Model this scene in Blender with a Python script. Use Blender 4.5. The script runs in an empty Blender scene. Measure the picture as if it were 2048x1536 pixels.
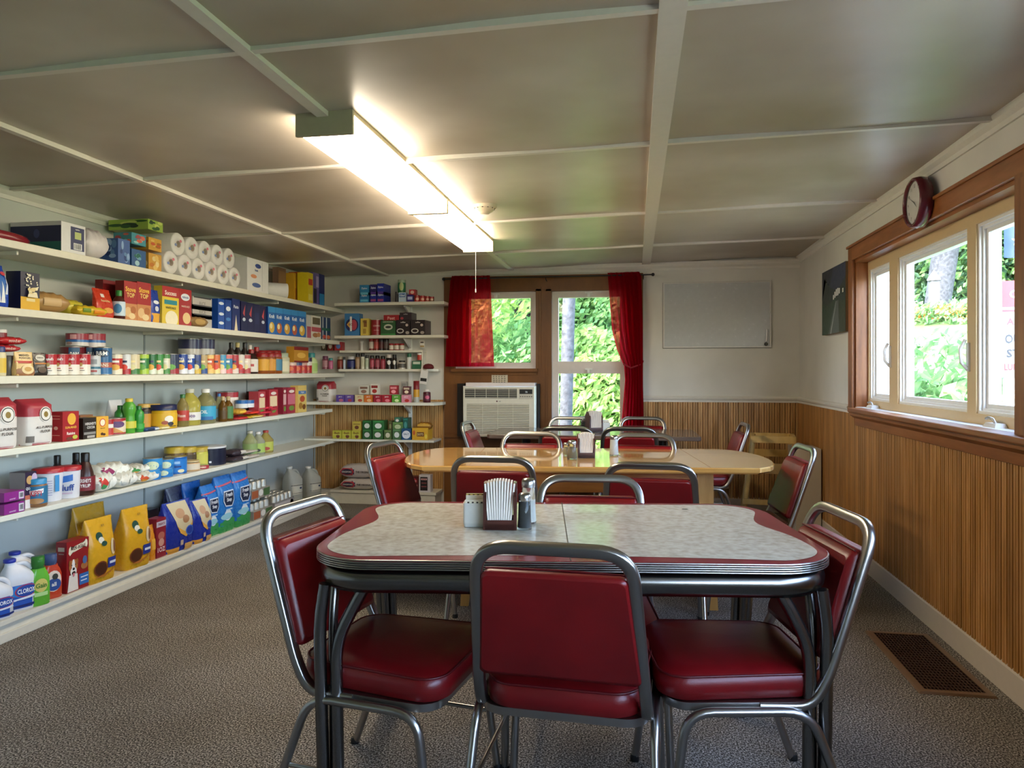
import bpy, math, random
from mathutils import Matrix, Vector
random.seed(7)
PI = math.pi
SC = bpy.context.scene
COL = SC.collection
# ------------------------------------------------------------------ camera
F, CX, HY, H0 = 1450.0, 1024.0, 742.0, 1.25
YAW = math.radians(9.63)
cam_d = bpy.data.cameras.new('camera'); cam_d.sensor_width = 36.0
cam_d.lens = F / 2048 * 36; cam_d.shift_y = -(768 - HY) / 2048; cam_d.clip_start = .05; cam_d.clip_end = 300
cam = bpy.data.objects.new('camera', cam_d); COL.objects.link(cam)
cam.location = (0, 0, H0); cam.rotation_euler = (PI / 2, 0, YAW); SC.camera = cam
# ------------------------------------------------------------------ colour management
SC.view_settings.view_transform = 'Standard'; SC.view_settings.look = 'None'
SC.view_settings.exposure = 0.3; SC.view_settings.gamma = 1.0; SC.view_settings.use_curve_mapping = False
# ------------------------------------------------------------------ sky and sun
W = bpy.data.worlds.new('world'); SC.world = W; W.use_nodes = True
nt = W.node_tree; nt.nodes.clear()
wo = nt.nodes.new('ShaderNodeOutputWorld'); bg = nt.nodes.new('ShaderNodeBackground'); sk = nt.nodes.new('ShaderNodeTexSky')
sk.sky_type = 'NISHITA'; sk.sun_disc = False; sk.sun_elevation = math.radians(48); sk.sun_rotation = math.radians(220); sk.dust_density = 2.0
SKY_STRENGTH, SUN_ENERGY, LAMP_E = 3.9, 2.2, 20.0
bg.inputs[1].default_value = SKY_STRENGTH
nt.links.new(sk.outputs[0], bg.inputs[0]); nt.links.new(bg.outputs[0], wo.inputs[0])
sd = bpy.data.lights.new('sun', 'SUN'); sd.energy = SUN_ENERGY; sd.angle = .01; sd.color = (1, .95, .86)
sun = bpy.data.objects.new('sun', sd); COL.objects.link(sun); sun.rotation_euler = (math.radians(42), 0, math.radians(-38))
# room size
XL, XR, YB, YN = -3.12, 1.43, 6.72, -2.6
def CZ(x): return 2.232 + .02 * x          # the ceiling falls slightly towards the left wall
# daylight portals in the window openings
for loc, rot, sx, sy in (((1.50, 4.05, 1.5), (0, PI/2, 0), 1.1, 2.1), ((-.83, 6.80, 1.2), (-PI/2, 0, 0), 1.9, 1.9), ((1.50, -.15, 1.5), (0, PI/2, 0), 1.1, 4.4)):
    ld = bpy.data.lights.new('portal', 'AREA'); ld.shape = 'RECTANGLE'; ld.size = sx; ld.size_y = sy; ld.cycles.is_portal = True
    lo = bpy.data.objects.new('portal', ld); COL.objects.link(lo); lo.location = loc; lo.rotation_euler = rot
# ------------------------------------------------------------------ helpers
def TA(px): return math.tan(math.atan((px - CX) / F) - YAW)       # X/Y of a sight line
def ZC(x, y): return -x * math.sin(YAW) + y * math.cos(YAW)
def YonX(px, X): return X / TA(px)                                # Y where it meets a wall X = const
def XonY(px, Y): return Y * TA(px)
def ZAT(py, x, y): return H0 + (HY - py) * ZC(x, y) / F
def lin(h):
    h = h.lstrip('#'); c = [int(h[i:i+2], 16) / 255 for i in (0, 2, 4)]
    return tuple(v / 12.92 if v <= .04045 else ((v + .055) / 1.055) ** 2.4 for v in c)
MATS = {}
def N(m, t, **kw):
    n = m.node_tree.nodes.new(t)
    for k, v in kw.items(): setattr(n, k, v)
    return n
def newmat(name):
    m = bpy.data.materials.new(name); m.use_nodes = True
    return m, m.node_tree.nodes['Principled BSDF'], m.node_tree.links
def M(hexc, rough=.45, metal=0, trans=0, alpha=1, coat=0, emit=0, var=.06):
    key = (hexc, rough, metal, trans, alpha, coat, emit)
    if key in MATS: return MATS[key]
    m, b, L = newmat('finish_' + hexc.lstrip('#'))
    c = lin(hexc)
    nz = N(m, 'ShaderNodeTexNoise'); nz.inputs['Scale'].default_value = 35; nz.inputs['Detail'].default_value = 2
    tc = N(m, 'ShaderNodeTexCoord'); L.new(tc.outputs['Object'], nz.inputs['Vector'])
    mr = N(m, 'ShaderNodeMapRange'); mr.inputs['To Min'].default_value = max(.02, rough - .06); mr.inputs['To Max'].default_value = min(1, rough + .06)
    L.new(nz.outputs['Fac'], mr.inputs['Value']); L.new(mr.outputs[0], b.inputs['Roughness'])
    mx = N(m, 'ShaderNodeMix', data_type='RGBA'); mx.inputs[6].default_value = tuple(v * (1 - var) for v in c) + (1,); mx.inputs[7].default_value = tuple(min(1, v * (1 + var)) for v in c) + (1,)
    L.new(nz.outputs['Fac'], mx.inputs[0]); L.new(mx.outputs[2], b.inputs['Base Color'])
    b.inputs['Metallic'].default_value = metal; b.inputs['Transmission Weight'].default_value = trans
    b.inputs['Alpha'].default_value = alpha; b.inputs['Coat Weight'].default_value = coat
    if trans: b.inputs['IOR'].default_value = 1.25
    if emit:
        b.inputs['Emission Color'].default_value = c + (1,); b.inputs['Emission Strength'].default_value = emit
    MATS[key] = m; return m
def ramp(m, pts):
    r = N(m, 'ShaderNodeValToRGB'); e = r.color_ramp.elements
    while len(e) < len(pts): e.new(.5)
    for el, (p, c) in zip(e, pts): el.position = p; el.color = lin(c) + (1,)
    return r
def noise(m, L, scale, detail=4, vec=(1, 1, 1), coord='Object', rough=.5):
    tc = N(m, 'ShaderNodeTexCoord'); mp = N(m, 'ShaderNodeMapping'); mp.inputs['Scale'].default_value = vec
    nz = N(m, 'ShaderNodeTexNoise'); nz.inputs['Scale'].default_value = scale; nz.inputs['Detail'].default_value = detail; nz.inputs['Roughness'].default_value = rough
    L.new(tc.outputs[coord], mp.inputs[0]); L.new(mp.outputs[0], nz.inputs['Vector']); return nz
def bump(m, L, src, b, strength=.3, dist=.01):
    bp = N(m, 'ShaderNodeBump'); bp.inputs['Strength'].default_value = strength; bp.inputs['Distance'].default_value = dist
    L.new(src, bp.inputs['Height']); L.new(bp.outputs[0], b.inputs['Normal'])
def wood(name, c1, c2, c3, vec=(12, 12, 1), rough=.4, scale=2.2, coat=0, strips=0, axis=0):
    m, b, L = newmat(name)
    nz = noise(m, L, scale, 6, vec, rough=.6); r = ramp(m, [(.28, c1), (.5, c2), (.72, c3)]); L.new(nz.outputs['Fac'], r.inputs[0])
    out = r.outputs[0]
    if strips:
        tc = N(m, 'ShaderNodeTexCoord'); sp = N(m, 'ShaderNodeSeparateXYZ'); L.new(tc.outputs['Object'], sp.inputs[0])
        mt = N(m, 'ShaderNodeMath', operation='MULTIPLY'); mt.inputs[1].default_value = strips; L.new(sp.outputs[axis], mt.inputs[0])
        fl = N(m, 'ShaderNodeMath', operation='FLOOR'); L.new(mt.outputs[0], fl.inputs[0])
        wn = N(m, 'ShaderNodeTexWhiteNoise', noise_dimensions='1D'); L.new(fl.outputs[0], wn.inputs['W'])
        mr = N(m, 'ShaderNodeMapRange'); mr.inputs['To Min'].default_value = .78; mr.inputs['To Max'].default_value = 1.12; L.new(wn.outputs['Value'], mr.inputs['Value'])
        hs = N(m, 'ShaderNodeHueSaturation'); L.new(mr.outputs[0], hs.inputs['Value']); L.new(out, hs.inputs['Color']); out = hs.outputs[0]
    L.new(out, b.inputs['Base Color']); b.inputs['Roughness'].default_value = rough; b.inputs['Coat Weight'].default_value = coat
    b.inputs['Coat Roughness'].default_value = .05
    bump(m, L, nz.outputs['Fac'], b, .08, .004); return m
def speck(name, pts, scale, rough=.8, bs=0, bd=.01, big=None, detail=3):
    m, b, L = newmat(name); nz = noise(m, L, scale, detail); r = ramp(m, pts); L.new(nz.outputs['Fac'], r.inputs[0]); out = r.outputs[0]
    if big:
        n2 = noise(m, L, big[0], 4); r2 = ramp(m, [(.35, big[1]), (.65, 'ffffff')]); L.new(n2.outputs['Fac'], r2.inputs[0])
        mx = N(m, 'ShaderNodeMix', data_type='RGBA', blend_type='MULTIPLY'); mx.inputs[0].default_value = 1
        L.new(out, mx.inputs[6]); L.new(r2.outputs[0], mx.inputs[7]); out = mx.outputs[2]
    L.new(out, b.inputs['Base Color']); b.inputs['Roughness'].default_value = rough
    if bs: bump(m, L, nz.outputs['Fac'], b, bs, bd)
    return m
TXT = {}
def text_geo(s):
    if s in TXT: return TXT[s]
    cu = bpy.data.curves.new('t', 'FONT'); cu.body = s; cu.size = 1; cu.resolution_u = 2; cu.offset = .022; cu.align_x = 'CENTER'
    o = bpy.data.objects.new('t', cu); me = o.to_mesh()
    vs = [(v.co.x, v.co.y) for v in me.vertices]; fs = [tuple(p.vertices) for p in me.polygons]
    if vs:
        x0 = min(v[0] for v in vs); x1 = max(v[0] for v in vs); y0 = min(v[1] for v in vs); y1 = max(v[1] for v in vs)
        k = 1 / max(1e-6, y1 - y0); vs = [((x - (x0 + x1) / 2) * k, (y - (y0 + y1) / 2) * k) for x, y in vs]; wd = (x1 - x0) * k
    else: wd = 1
    o.to_mesh_clear(); bpy.data.objects.remove(o); bpy.data.curves.remove(cu)
    TXT[s] = (vs, fs, wd); return TXT[s]
class MB:
    def __init__(s): s.v = []; s.f = []; s.m = []; s.s = []; s.mats = []; s.T = Matrix()
    def mi(s, m):
        if isinstance(m, str): m = M(m)
        if m not in s.mats: s.mats.append(m)
        return s.mats.index(m)
    def add(s, vs, fs, m, smooth=False):
        b = len(s.v); k = s.mi(m)
        s.v += [tuple(s.T @ Vector(p)) for p in vs]
        for f in fs: s.f.append(tuple(b + i for i in f)); s.m.append(k); s.s.append(smooth)
        return s
    def box(s, x0, x1, y0, y1, z0, z1, m):
        return s.add([(x0,y0,z0),(x1,y0,z0),(x1,y1,z0),(x0,y1,z0),(x0,y0,z1),(x1,y0,z1),(x1,y1,z1),(x0,y1,z1)],
                     [(3,2,1,0),(4,5,6,7),(0,1,5,4),(1,2,6,5),(2,3,7,6),(3,0,4,7)], m)
    def loft(s, rings, m, smooth=True, cap=True, closed=True):
        n = len(rings[0]); vs = [p for r in rings for p in r]; fs = []
        for i in range(len(rings) - 1):
            for j in range(n if closed else n - 1):
                k = (j + 1) % n; fs.append((i*n+j, i*n+k, (i+1)*n+k, (i+1)*n+j))
        s.add(vs, fs, m, smooth)
        if cap and closed:
            s.add(rings[0], [tuple(range(n))[::-1]], m, False); s.add(rings[-1], [tuple(range(n))], m, False)
        return s
    def lathe(s, prof, m, n=20, c=(0, 0), smooth=True, cap=True):
        rings = [[(c[0] + r * math.cos(2*PI*j/n), c[1] + r * math.sin(2*PI*j/n), z) for j in range(n)] for r, z in prof]
        return s.loft(rings, m, smooth, cap)
    def tube(s, path, r, m, n=10, closed=False, flat=None, up=(0, 0, 1)):
        Q = [Vector(p) for p in path]; P = [Q[0]]
        for q_ in Q[1:]:
            if (q_-P[-1]).length > 1e-4: P.append(q_)
        rings = []; N_ = len(P); prevU = None
        for i, p in enumerate(P):
            a = P[(i - 1) % N_] if (closed or i > 0) else p; b = P[(i + 1) % N_] if (closed or i < N_ - 1) else p
            t = (b - a).normalized()
            if prevU is None:
                u = Vector(up) - t * t.dot(Vector(up))
                if u.length < 1e-3: u = Vector((1, 0, 0)) - t * t.x
            else: u = prevU - t * t.dot(prevU)
            u.normalize(); prevU = u; w = t.cross(u)
            ru = r if not flat else flat[0]; rw = r if not flat else flat[1]
            ring = []
            for j in range(n):
                a_ = 2*PI*j/n; ca, sa = math.cos(a_), math.sin(a_)
                if flat:
                    e = .45; ca = math.copysign(abs(ca) ** e, ca); sa = math.copysign(abs(sa) ** e, sa)
                ring.append(tuple(p + u * (ru * ca) + w * (rw * sa)))
            rings.append(ring)
        if closed: rings.append(rings[0])
        return s.loft(rings, m, True, not closed)
    def prism(s, poly, z0, z1, m, smooth=False):
        n = len(poly); vs = [(x, y, z0) for x, y in poly] + [(x, y, z1) for x, y in poly]
        s.add(vs, [(i, (i+1) % n, n+(i+1) % n, n+i) for i in range(n)], m, smooth)
        return s.add(vs, [tuple(range(n))[::-1], tuple(range(n, 2*n))], m)
    def build(s, name, parent=None, loc=None, rot=0, bevel=0):
        me = bpy.data.meshes.new(name); me.from_pydata(s.v, [], s.f)
        for m in s.mats: me.materials.append(m)
        me.polygons.foreach_set('material_index', s.m); me.polygons.foreach_set('use_smooth', s.s); me.update()
        o = bpy.data.objects.new(name, me); COL.objects.link(o)
        if parent: o.parent = parent
        if loc is not None: o.location = loc
        if rot: o.rotation_euler = (0, 0, rot)
        if bevel:
            bv = o.modifiers.new('bevel', 'BEVEL'); bv.width = bevel; bv.segments = 2; bv.limit_method = 'ANGLE'; bv.angle_limit = 1.0
        return o
    # flat marks mapped through fn(x, z) -> point on the surface
    def mark(s, fn, mk, w, h):
        k = mk[0]
        if k == 'r':
            _, a, b, c, d, col = mk; n = 5
            g = [[fn((a + (c-a)*i/n - .5) * w, (b + (d-b)*j/n) * h) for i in range(n+1)] for j in range(n+1)]
            s.add([p for r in g for p in r], [(j*(n+1)+i, j*(n+1)+i+1, (j+1)*(n+1)+i+1, (j+1)*(n+1)+i) for j in range(n) for i in range(n)], col, True)
        elif k == 'e':
            _, cx, cz, rx, rz, col = mk; n = 16
            vs = [fn((cx - .5) * w, cz * h)]
            for q in (.5, 1): vs += [fn((cx - .5 + rx*q*math.cos(2*PI*i/n)) * w, (cz + rz*q*math.sin(2*PI*i/n)) * h) for i in range(n)]
            fs = [(0, 1+i, 1+(i+1) % n) for i in range(n)] + [(1+i, 1+n+i, 1+n+(i+1) % n, 1+(i+1) % n) for i in range(n)]
            s.add(vs, fs, col, True)
        elif k == 'p':
            _, pts, col = mk
            cx = sum(p[0] for p in pts)/len(pts); cz = sum(p[1] for p in pts)/len(pts); E = []
            for i in range(len(pts)):
                a, c = pts[i], pts[(i+1) % len(pts)]; E += [(a[0]+(c[0]-a[0])*k/4, a[1]+(c[1]-a[1])*k/4) for k in range(4)]
            n = len(E); vs = [fn((cx - .5) * w, cz * h)]
            for q in (.25, .5, .75, 1): vs += [fn((cx + (x-cx)*q - .5) * w, (cz + (z-cz)*q) * h) for x, z in E]
            fs = [(0, 1+i, 1+(i+1) % n) for i in range(n)]
            for r in range(3): fs += [(1+r*n+i, 1+(r+1)*n+i, 1+(r+1)*n+(i+1) % n, 1+r*n+(i+1) % n) for i in range(n)]
            s.add(vs, fs, col, True)
        elif k == 't':
            tx, cx, cz, hh, col = mk[1:6]; mw = mk[6] if len(mk) > 6 else .9
            vs, fs, wd = text_geo(tx); sc = hh * h
            sx = min(sc, mw * w / max(wd, .01))
            s.add([fn((cx - .5) * w + x * sx, cz * h + y * sc) for x, y in vs], fs, col)
        return s
ORD = ['first', 'second', 'third', 'fourth', 'fifth', 'sixth', 'seventh', 'eighth', 'ninth', 'tenth', 'eleventh', 'twelfth']
SEEN = {}
def tag(o, label=None, cat=None, group=None, kind=None):
    if label:
        SEEN[label] = SEEN.get(label, 0) + 1
        if SEEN[label] > 1: print('DUPLICATE LABEL', label)
        o['label'] = label
    if cat: o['category'] = cat
    if group: o['group'] = group
    if kind: o['kind'] = kind
    return o
def empty(name, loc, rot=0, **kw):
    o = bpy.data.objects.new(name, None); COL.objects.link(o); o.location = loc; o.rotation_euler = (0, 0, rot)
    o.empty_display_size = .05; tag(o, **kw); return o
def copy_tree(o, parent=None):
    c = o.copy(); COL.objects.link(c); c.parent = parent
    for ch in [x for x in o.children]: copy_tree(ch, c)
    return c
def arc(c, r, a0, a1, n, plane='xy', k=0):
    out = []
    for i in range(n + 1):
        a = a0 + (a1 - a0) * i / n; u, v = c[0] + r * math.cos(a), c[1] + r * math.sin(a)
        out.append((u, v, k) if plane == 'xy' else ((u, k, v) if plane == 'xz' else (k, u, v)))
    return out
def rrect(hx, hy, r, n=8):
    out = []
    for cx, cy, a in ((hx-r, hy-r, 0), (-hx+r, hy-r, PI/2), (-hx+r, -hy+r, PI), (hx-r, -hy+r, 1.5*PI)):
        out += [(cx + r*math.cos(a + PI/2*i/n), cy + r*math.sin(a + PI/2*i/n)) for i in range(n + 1)]
    return out
# ------------------------------------------------------------------ shared materials
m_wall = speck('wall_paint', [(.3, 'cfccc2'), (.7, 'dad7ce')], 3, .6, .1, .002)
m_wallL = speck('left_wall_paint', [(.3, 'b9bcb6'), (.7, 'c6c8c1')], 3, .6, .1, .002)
m_ceil = speck('ceiling_paint', [(.3, 'c2b9ab'), (.7, 'd0c7b9')], 1.5, .36, .12, .01, big=(.9, 'cfc8bc'))
m_batten = M('d8d1c5', .4)
m_trim = M('d9d5ca', .4); m_shelf = M('dedaca', .35)
m_carpet = speck('carpet', [(.38, '2a241e'), (.5, '777066'), (.62, 'd2cac0')], 170, .95, .8, .012, big=(1.2, 'cfc9c0'), detail=6)
m_brown = wood('brown_painted_wood', '633a10', '704312', '7c4c18', (3, 3, 1), .45)
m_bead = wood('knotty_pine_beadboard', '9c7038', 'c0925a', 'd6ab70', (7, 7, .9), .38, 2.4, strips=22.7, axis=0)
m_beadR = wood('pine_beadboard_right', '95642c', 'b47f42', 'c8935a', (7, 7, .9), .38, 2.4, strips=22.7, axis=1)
m_cedar = wood('stained_casing_wood', '6f3f1c', '8d5427', 'a2663a', (9, 1.2, 9), .4, 2)
m_cedarv = wood('stained_casing_wood_vertical', '6f3f1c', '8d5427', 'a2663a', (9, 9, 1.2), .4, 2)
m_blond = M('d3b98d', .4)
m_white = M('e8e8e4', .35); m_sash = M('d9cfc8', .4)
def _metal(name, c, rough):
    m, b, L = newmat(name); nz = noise(m, L, 6, 2); r = ramp(m, [(.3, shade_(c, .96)), (.7, c)]); L.new(nz.outputs['Fac'], r.inputs[0]); L.new(r.outputs[0], b.inputs['Base Color'])
    b.inputs['Metallic'].default_value = 1; b.inputs['Roughness'].default_value = rough; return m
def shade_(c, k): return ''.join('%02x' % int(int(c[i:i+2], 16)*k) for i in (0, 2, 4))
m_chrome = _metal('brushed_chrome', 'aaa7a2', .28); m_dkchrome = _metal('aged_chrome', '7d7a76', .24)
def _vinyl():
    m, b, L = newmat('red_vinyl'); nz = noise(m, L, 5, 3); r = ramp(m, [(.3, '640a0d'), (.7, '7e0e12')]); L.new(nz.outputs['Fac'], r.inputs[0]); L.new(r.outputs[0], b.inputs['Base Color'])
    b.inputs['Roughness'].default_value = .34; n2 = noise(m, L, 260, 2); bump(m, L, n2.outputs['Fac'], b, .12, .002); return m
m_vinyl = _vinyl(); m_pipe = M('5a0d12', .35); m_black = M('141414', .4)
def _glass():
    m, b, L = newmat('window_glass'); b.inputs['Base Color'].default_value = (1, 1, 1, 1); b.inputs['Roughness'].default_value = 0
    tr = N(m, 'ShaderNodeBsdfTransparent'); gl = N(m, 'ShaderNodeBsdfGlossy'); gl.inputs['Roughness'].default_value = .02
    fr = N(m, 'ShaderNodeFresnel'); fr.inputs[0].default_value = 1.35; mx = N(m, 'ShaderNodeMixShader')
    ge = N(m, 'ShaderNodeNewGeometry'); mu = N(m, 'ShaderNodeMath', operation='SUBTRACT', use_clamp=True); L.new(fr.outputs[0], mu.inputs[0]); L.new(ge.outputs['Backfacing'], mu.inputs[1])
    L.new(mu.outputs[0], mx.inputs[0]); L.new(tr.outputs[0], mx.inputs[1]); L.new(gl.outputs[0], mx.inputs[2]); L.new(mx.outputs[0], m.node_tree.nodes['Material Output'].inputs[0]); return m
m_glass = _glass()
# ================================================================== ROOM SHELL
def struct(mb, name, parent=None, **kw):
    o = mb.build(name, parent, **kw)
    if not parent: o['kind'] = 'structure'
    return o
b = MB(); b.box(XL-.1, XR+.1, YN-.1, YB+.1, -.1, 0, m_carpet); struct(b, 'floor')
b = MB(); n = 24; vs = []; fs = []
for j in range(n+1):
    for i in range(n+1):
        x = XL-.15 + (XR-XL+.3)*i/n; y = YN-.15 + (YB-YN+.3)*j/n
        vs.append((x, y, CZ(x) + .006*math.sin(x*5.2)*math.sin(y*2.6)))
vs += [(x, y, z+.15) for x, y, z in vs]; N1 = (n+1)**2
for j in range(n):
    for i in range(n):
        a = j*(n+1)+i; fs += [(a, a+n+1, a+n+2, a+1), (N1+a, N1+a+1, N1+a+n+2, N1+a+n+1)]
b.add(vs, fs, m_ceil, True); struct(b, 'ceiling')
def batten(name, x0, y0, x1, y1, w, t=.014):
    b = MB(); L_ = 24
    for k in range(L_):
        u, v = k/L_, (k+1)/L_
        xa, ya, xb, yb_ = x0+(x1-x0)*u, y0+(y1-y0)*u, x0+(x1-x0)*v, y0+(y1-y0)*v
        if x0 == x1: c = [(xa-w/2, ya), (xa+w/2, ya), (xa+w/2, yb_), (xa-w/2, yb_)]
        else: c = [(xa, ya-w/2), (xb, ya-w/2), (xb, ya+w/2), (xa, ya+w/2)]
        za = [CZ(p[0])-t-.004 for p in c]
        b.add([(p[0], p[1], z) for p, z in zip(c, za)] + [(p[0], p[1], z+.035) for p, z in zip(c, za)], [(3,2,1,0),(0,1,5,4),(1,2,6,5),(2,3,7,6),(3,0,4,7)], m_batten)
    struct(b, name)
k = 1
for x, w in ((-2.36, .03), (-1.14, .045), (.10, .075)): batten('trim_%d' % k, x, YN, x, YB, w); k += 1
for y in (-.45, .77, 1.99, 3.17, 4.56, 5.75): batten('trim_%d' % k, XL, y, XR, y, .026, .011); k += 1
# openings: left window, right window (upper and lower), air conditioner
wl = (XonY(912, YB), XonY(1072, YB)); wr = (XonY(1104, YB), XonY(1252, YB))
zt = ZAT(583, wl[1], YB); zl = ZAT(737, wl[1], YB); zt2 = ZAT(583, wr[0], YB); zm2 = ZAT(735, wr[0], YB); zb2 = .45
b = MB(); TH = .14
def wallbox(b, x0, x1, z0, z1, m): b.box(x0, x1, YB, YB+TH, z0, z1, m)
wallbox(b, XL-.1, wl[0], 0, 2.4, m_wall); wallbox(b, wl[1], wr[0], 0, 2.4, m_wall); wallbox(b, wr[1], XR+.1, 0, 2.4, m_wall)
wallbox(b, wl[0], wl[1], zt, 2.4, m_wall); wallbox(b, wl[0], wl[1], 0, zl, m_wall)
wallbox(b, wr[0], wr[1], zt2, 2.4, m_wall); wallbox(b, wr[0], wr[1], 0, zb2, m_wall); struct(b, 'wall_back')
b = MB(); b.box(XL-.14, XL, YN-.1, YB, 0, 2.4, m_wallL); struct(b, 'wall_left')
# right wall with two openings (the second one lies behind the casing at the frame edge)
Y1, Y0 = YonX(1738, XR+.085), 2.98; RZ0, RZ1 = 1.015, ZAT(359, XR, YonX(2030, XR))
b = MB(); TW = .16
for y0, y1, z0, z1 in ((YN-.1, -2.35, 0, 2.4), (2.05, Y0, 0, 2.4), (Y1, YB+.14, 0, 2.4), (-2.35, 2.05, 0, RZ0), (-2.35, 2.05, RZ1, 2.4), (Y0, Y1, 0, RZ0), (Y0, Y1, RZ1, 2.4)):
    b.box(XR, XR+TW, y0, y1, z0, z1, m_wall)
struct(b, 'wall_right')
b = MB(); b.box(XL-.1, XR+.1, YN-.12, YN, 0, 2.4, M('8d877b', .7)); struct(b, 'wall_near')
# beadboard wainscot with milled grooves
RAIL = .975
def bead_panel(name, x0, x1, ycoord, axis, m, z0=.1, z1=RAIL):
    b = MB(); P = .044; n = int((x1-x0)/P)+1; prof = []
    for i in range(n):
        a = x0 + i*P
        for dx, dp in ((0, .0005), (.0015, .0005), (.0055, .014), (.0205, .014), (.0225, .006), (.0245, .014), (P-.004, .014), (P-.0005, .0005)):
            if a + dx <= x1: prof.append((a+dx, dp))
    r = []
    for z in (z0, z1): r.append([(p, ycoord-d, z) if axis == 'y' else (ycoord-d, p, z) for p, d in prof])
    b.loft(r, m, False, False, False); return struct(b, name)
xsurL, xsurR = XonY(889, YB), XonY(1286, YB)
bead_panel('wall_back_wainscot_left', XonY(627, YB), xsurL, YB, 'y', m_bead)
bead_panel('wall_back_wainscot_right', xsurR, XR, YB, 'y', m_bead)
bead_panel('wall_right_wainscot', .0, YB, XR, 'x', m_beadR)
# chair rails, baseboards, crown
def prof_y(name, x0, x1, prof, m):    # along X on the back wall; prof = (out, z)
    b = MB(); b.loft([[(x, YB-o, z) for o, z in prof] for x in (x0, x1)], m, False); return struct(b, name)
def prof_x(name, y0, y1, prof, m, side=1):
    X = XR if side > 0 else XL
    b = MB(); b.loft([[(X-side*o, y, z) for o, z in prof] for y in (y0, y1)], m, False); return struct(b, name)
rail = [(0, RAIL-.005), (.018, RAIL-.005), (.018, RAIL+.012), (.026, RAIL+.02), (.03, RAIL+.034), (.02, RAIL+.044), (.01, RAIL+.05), (0, RAIL+.05)]
base = [(0, 0), (.018, 0), (.018, .105), (.008, .125), (0, .13)]
prof_y('trim_20', xsurR, XR, rail, m_trim); prof_x('trim_21', Y1+.087, YB, rail, m_trim)
prof_y('baseboard_back', xsurR, XR, base, M('cdbfae', .4)); prof_x('baseboard_right', YN, YB, base, M('cdbfae', .4))
def crown(z): return [(0, z-.055), (.01, z-.055), (.014, z-.035), (.03, z-.018), (.036, z-.002), (.036, z+.02), (0, z+.02)]
prof_y('trim_22', XL, XR, crown(CZ(-.8)), m_trim); prof_x('trim_23', YN, YB, crown(CZ(XR)), m_trim)
prof_x('trim_24', YN, YB, crown(CZ(XL)), m_trim, -1)
# left wall panel seams with narrow standards
for i, y in enumerate((YonX(288, XL), YonX(493, XL))):
    b = MB(); b.box(XL, XL+.006, y-.006, y+.006, .1, CZ(XL)-.06, M('8f938f', .5)); struct(b, 'trim_%d' % (30+i))
# end post where the white left shelving wall meets the pine
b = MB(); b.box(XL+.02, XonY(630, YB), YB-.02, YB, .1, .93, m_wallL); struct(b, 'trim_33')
# brown painted surround of the back windows
SD = .02
b = MB()
zs0, zs1 = 0, CZ(-1)-.07
b.box(xsurL, wl[0], YB-SD, YB, zs0, zs1, m_brown); b.box(wl[1], wr[0], YB-SD, YB, zs0, zs1, m_brown); b.box(wr[1], xsurR, YB-SD, YB, zs0, zs1, m_brown)
b.box(wl[0], wl[1], YB-SD, YB, zt, zs1, m_brown); b.box(wr[0], wr[1], YB-SD, YB, zt2, zs1, m_brown)
b.box(wl[0], wl[1], YB-SD, YB, 0, zl, m_brown); b.box(wr[0], wr[1], YB-SD, YB, 0, zb2, m_brown)
for (x0, x1, z0, z1) in ((wl[0], wl[1], zl, zt), (wr[0], wr[1], zb2, zt2)):        # raised casing strips
    for q, (o, t) in enumerate(((.0, .016), (.02, .01))):
        b.box(x0-.035-o, x0-.002, YB-SD-t, YB-SD, z0, z1+.02, m_brown); b.box(x1+.002, x1+.03+o, YB-SD-t, YB-SD, z0, z1+.02, m_brown)
        b.box(x0-.035-o, x1+.03+o, YB-SD-t, YB-SD, z1+.001, z1+.02+o, m_brown)
struct(b, 'trim_40')
b = MB(); b.box(wl[0]-.03, wl[1]+.02, YB-.075, YB-SD, zl-.03, zl-.003, m_brown); b.box(wl[0]-.01, wl[1]+.01, YB-.035, YB-SD, zl-.06, zl-.03, m_brown); struct(b, 'trim_41')
b = MB(); b.box(wl[0]-.1, wl[1]+.06, YB-.045, YB-SD, .62, .65, m_brown); b.box(wl[0]-.08, wl[1]+.05, YB-.03, YB-SD, .56, .62, m_brown); struct(b, 'trim_42')
def sash_window(name, x0, x1, z0, z1, splits=(), glass_y=.05):
    w = empty(name, ((x0+x1)/2, YB, z0), kind='structure'); c = Vector((-(x0+x1)/2, -YB, -z0))
    def put(mb, nm): o = mb.build(nm, w); o.data.transform(Matrix.Translation(c)); return o
    zz = [z0] + list(splits) + [z1]
    for i in range(len(zz)-1):
        a, d = zz[i], zz[i+1]; b = MB()
        for o, y in ((0, .03), (.018, .042), (.034, .052)):
            wd = .034 + (0 if o else 0); e = o + (.02 if o < .03 else .022)
            for bx in ((x0+o, x0+e, a+o, d-o), (x1-e, x1-o, a+o, d-o), (x0+e, x1-e, a+o, a+e), (x0+e, x1-e, d-e, d-o)):
                b.box(bx[0], bx[1], YB+y-.012-o*.2, YB+.09, bx[2], bx[3], m_sash)
        put(b, 'sash_frame')
        b = MB(); b.box(x0+.056, x1-.056, YB+.07, YB+.074, a+.056, d-.056, m_glass); put(b, 'pane')
        b = MB(); mx = (x0+x1)/2; b.box(mx-.035, mx+.035, YB-.0, YB+.022, d-.022, d-.008, m_white); b.box(mx-.012, mx+.012, YB-.012, YB+.02, d-.05, d-.02, m_white); put(b, 'latch')
sash_window('window_1', wl[0], wl[1], zl, zt); sash_window('window_2', wr[0], wr[1], zb2, zt2, (zm2,))
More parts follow.
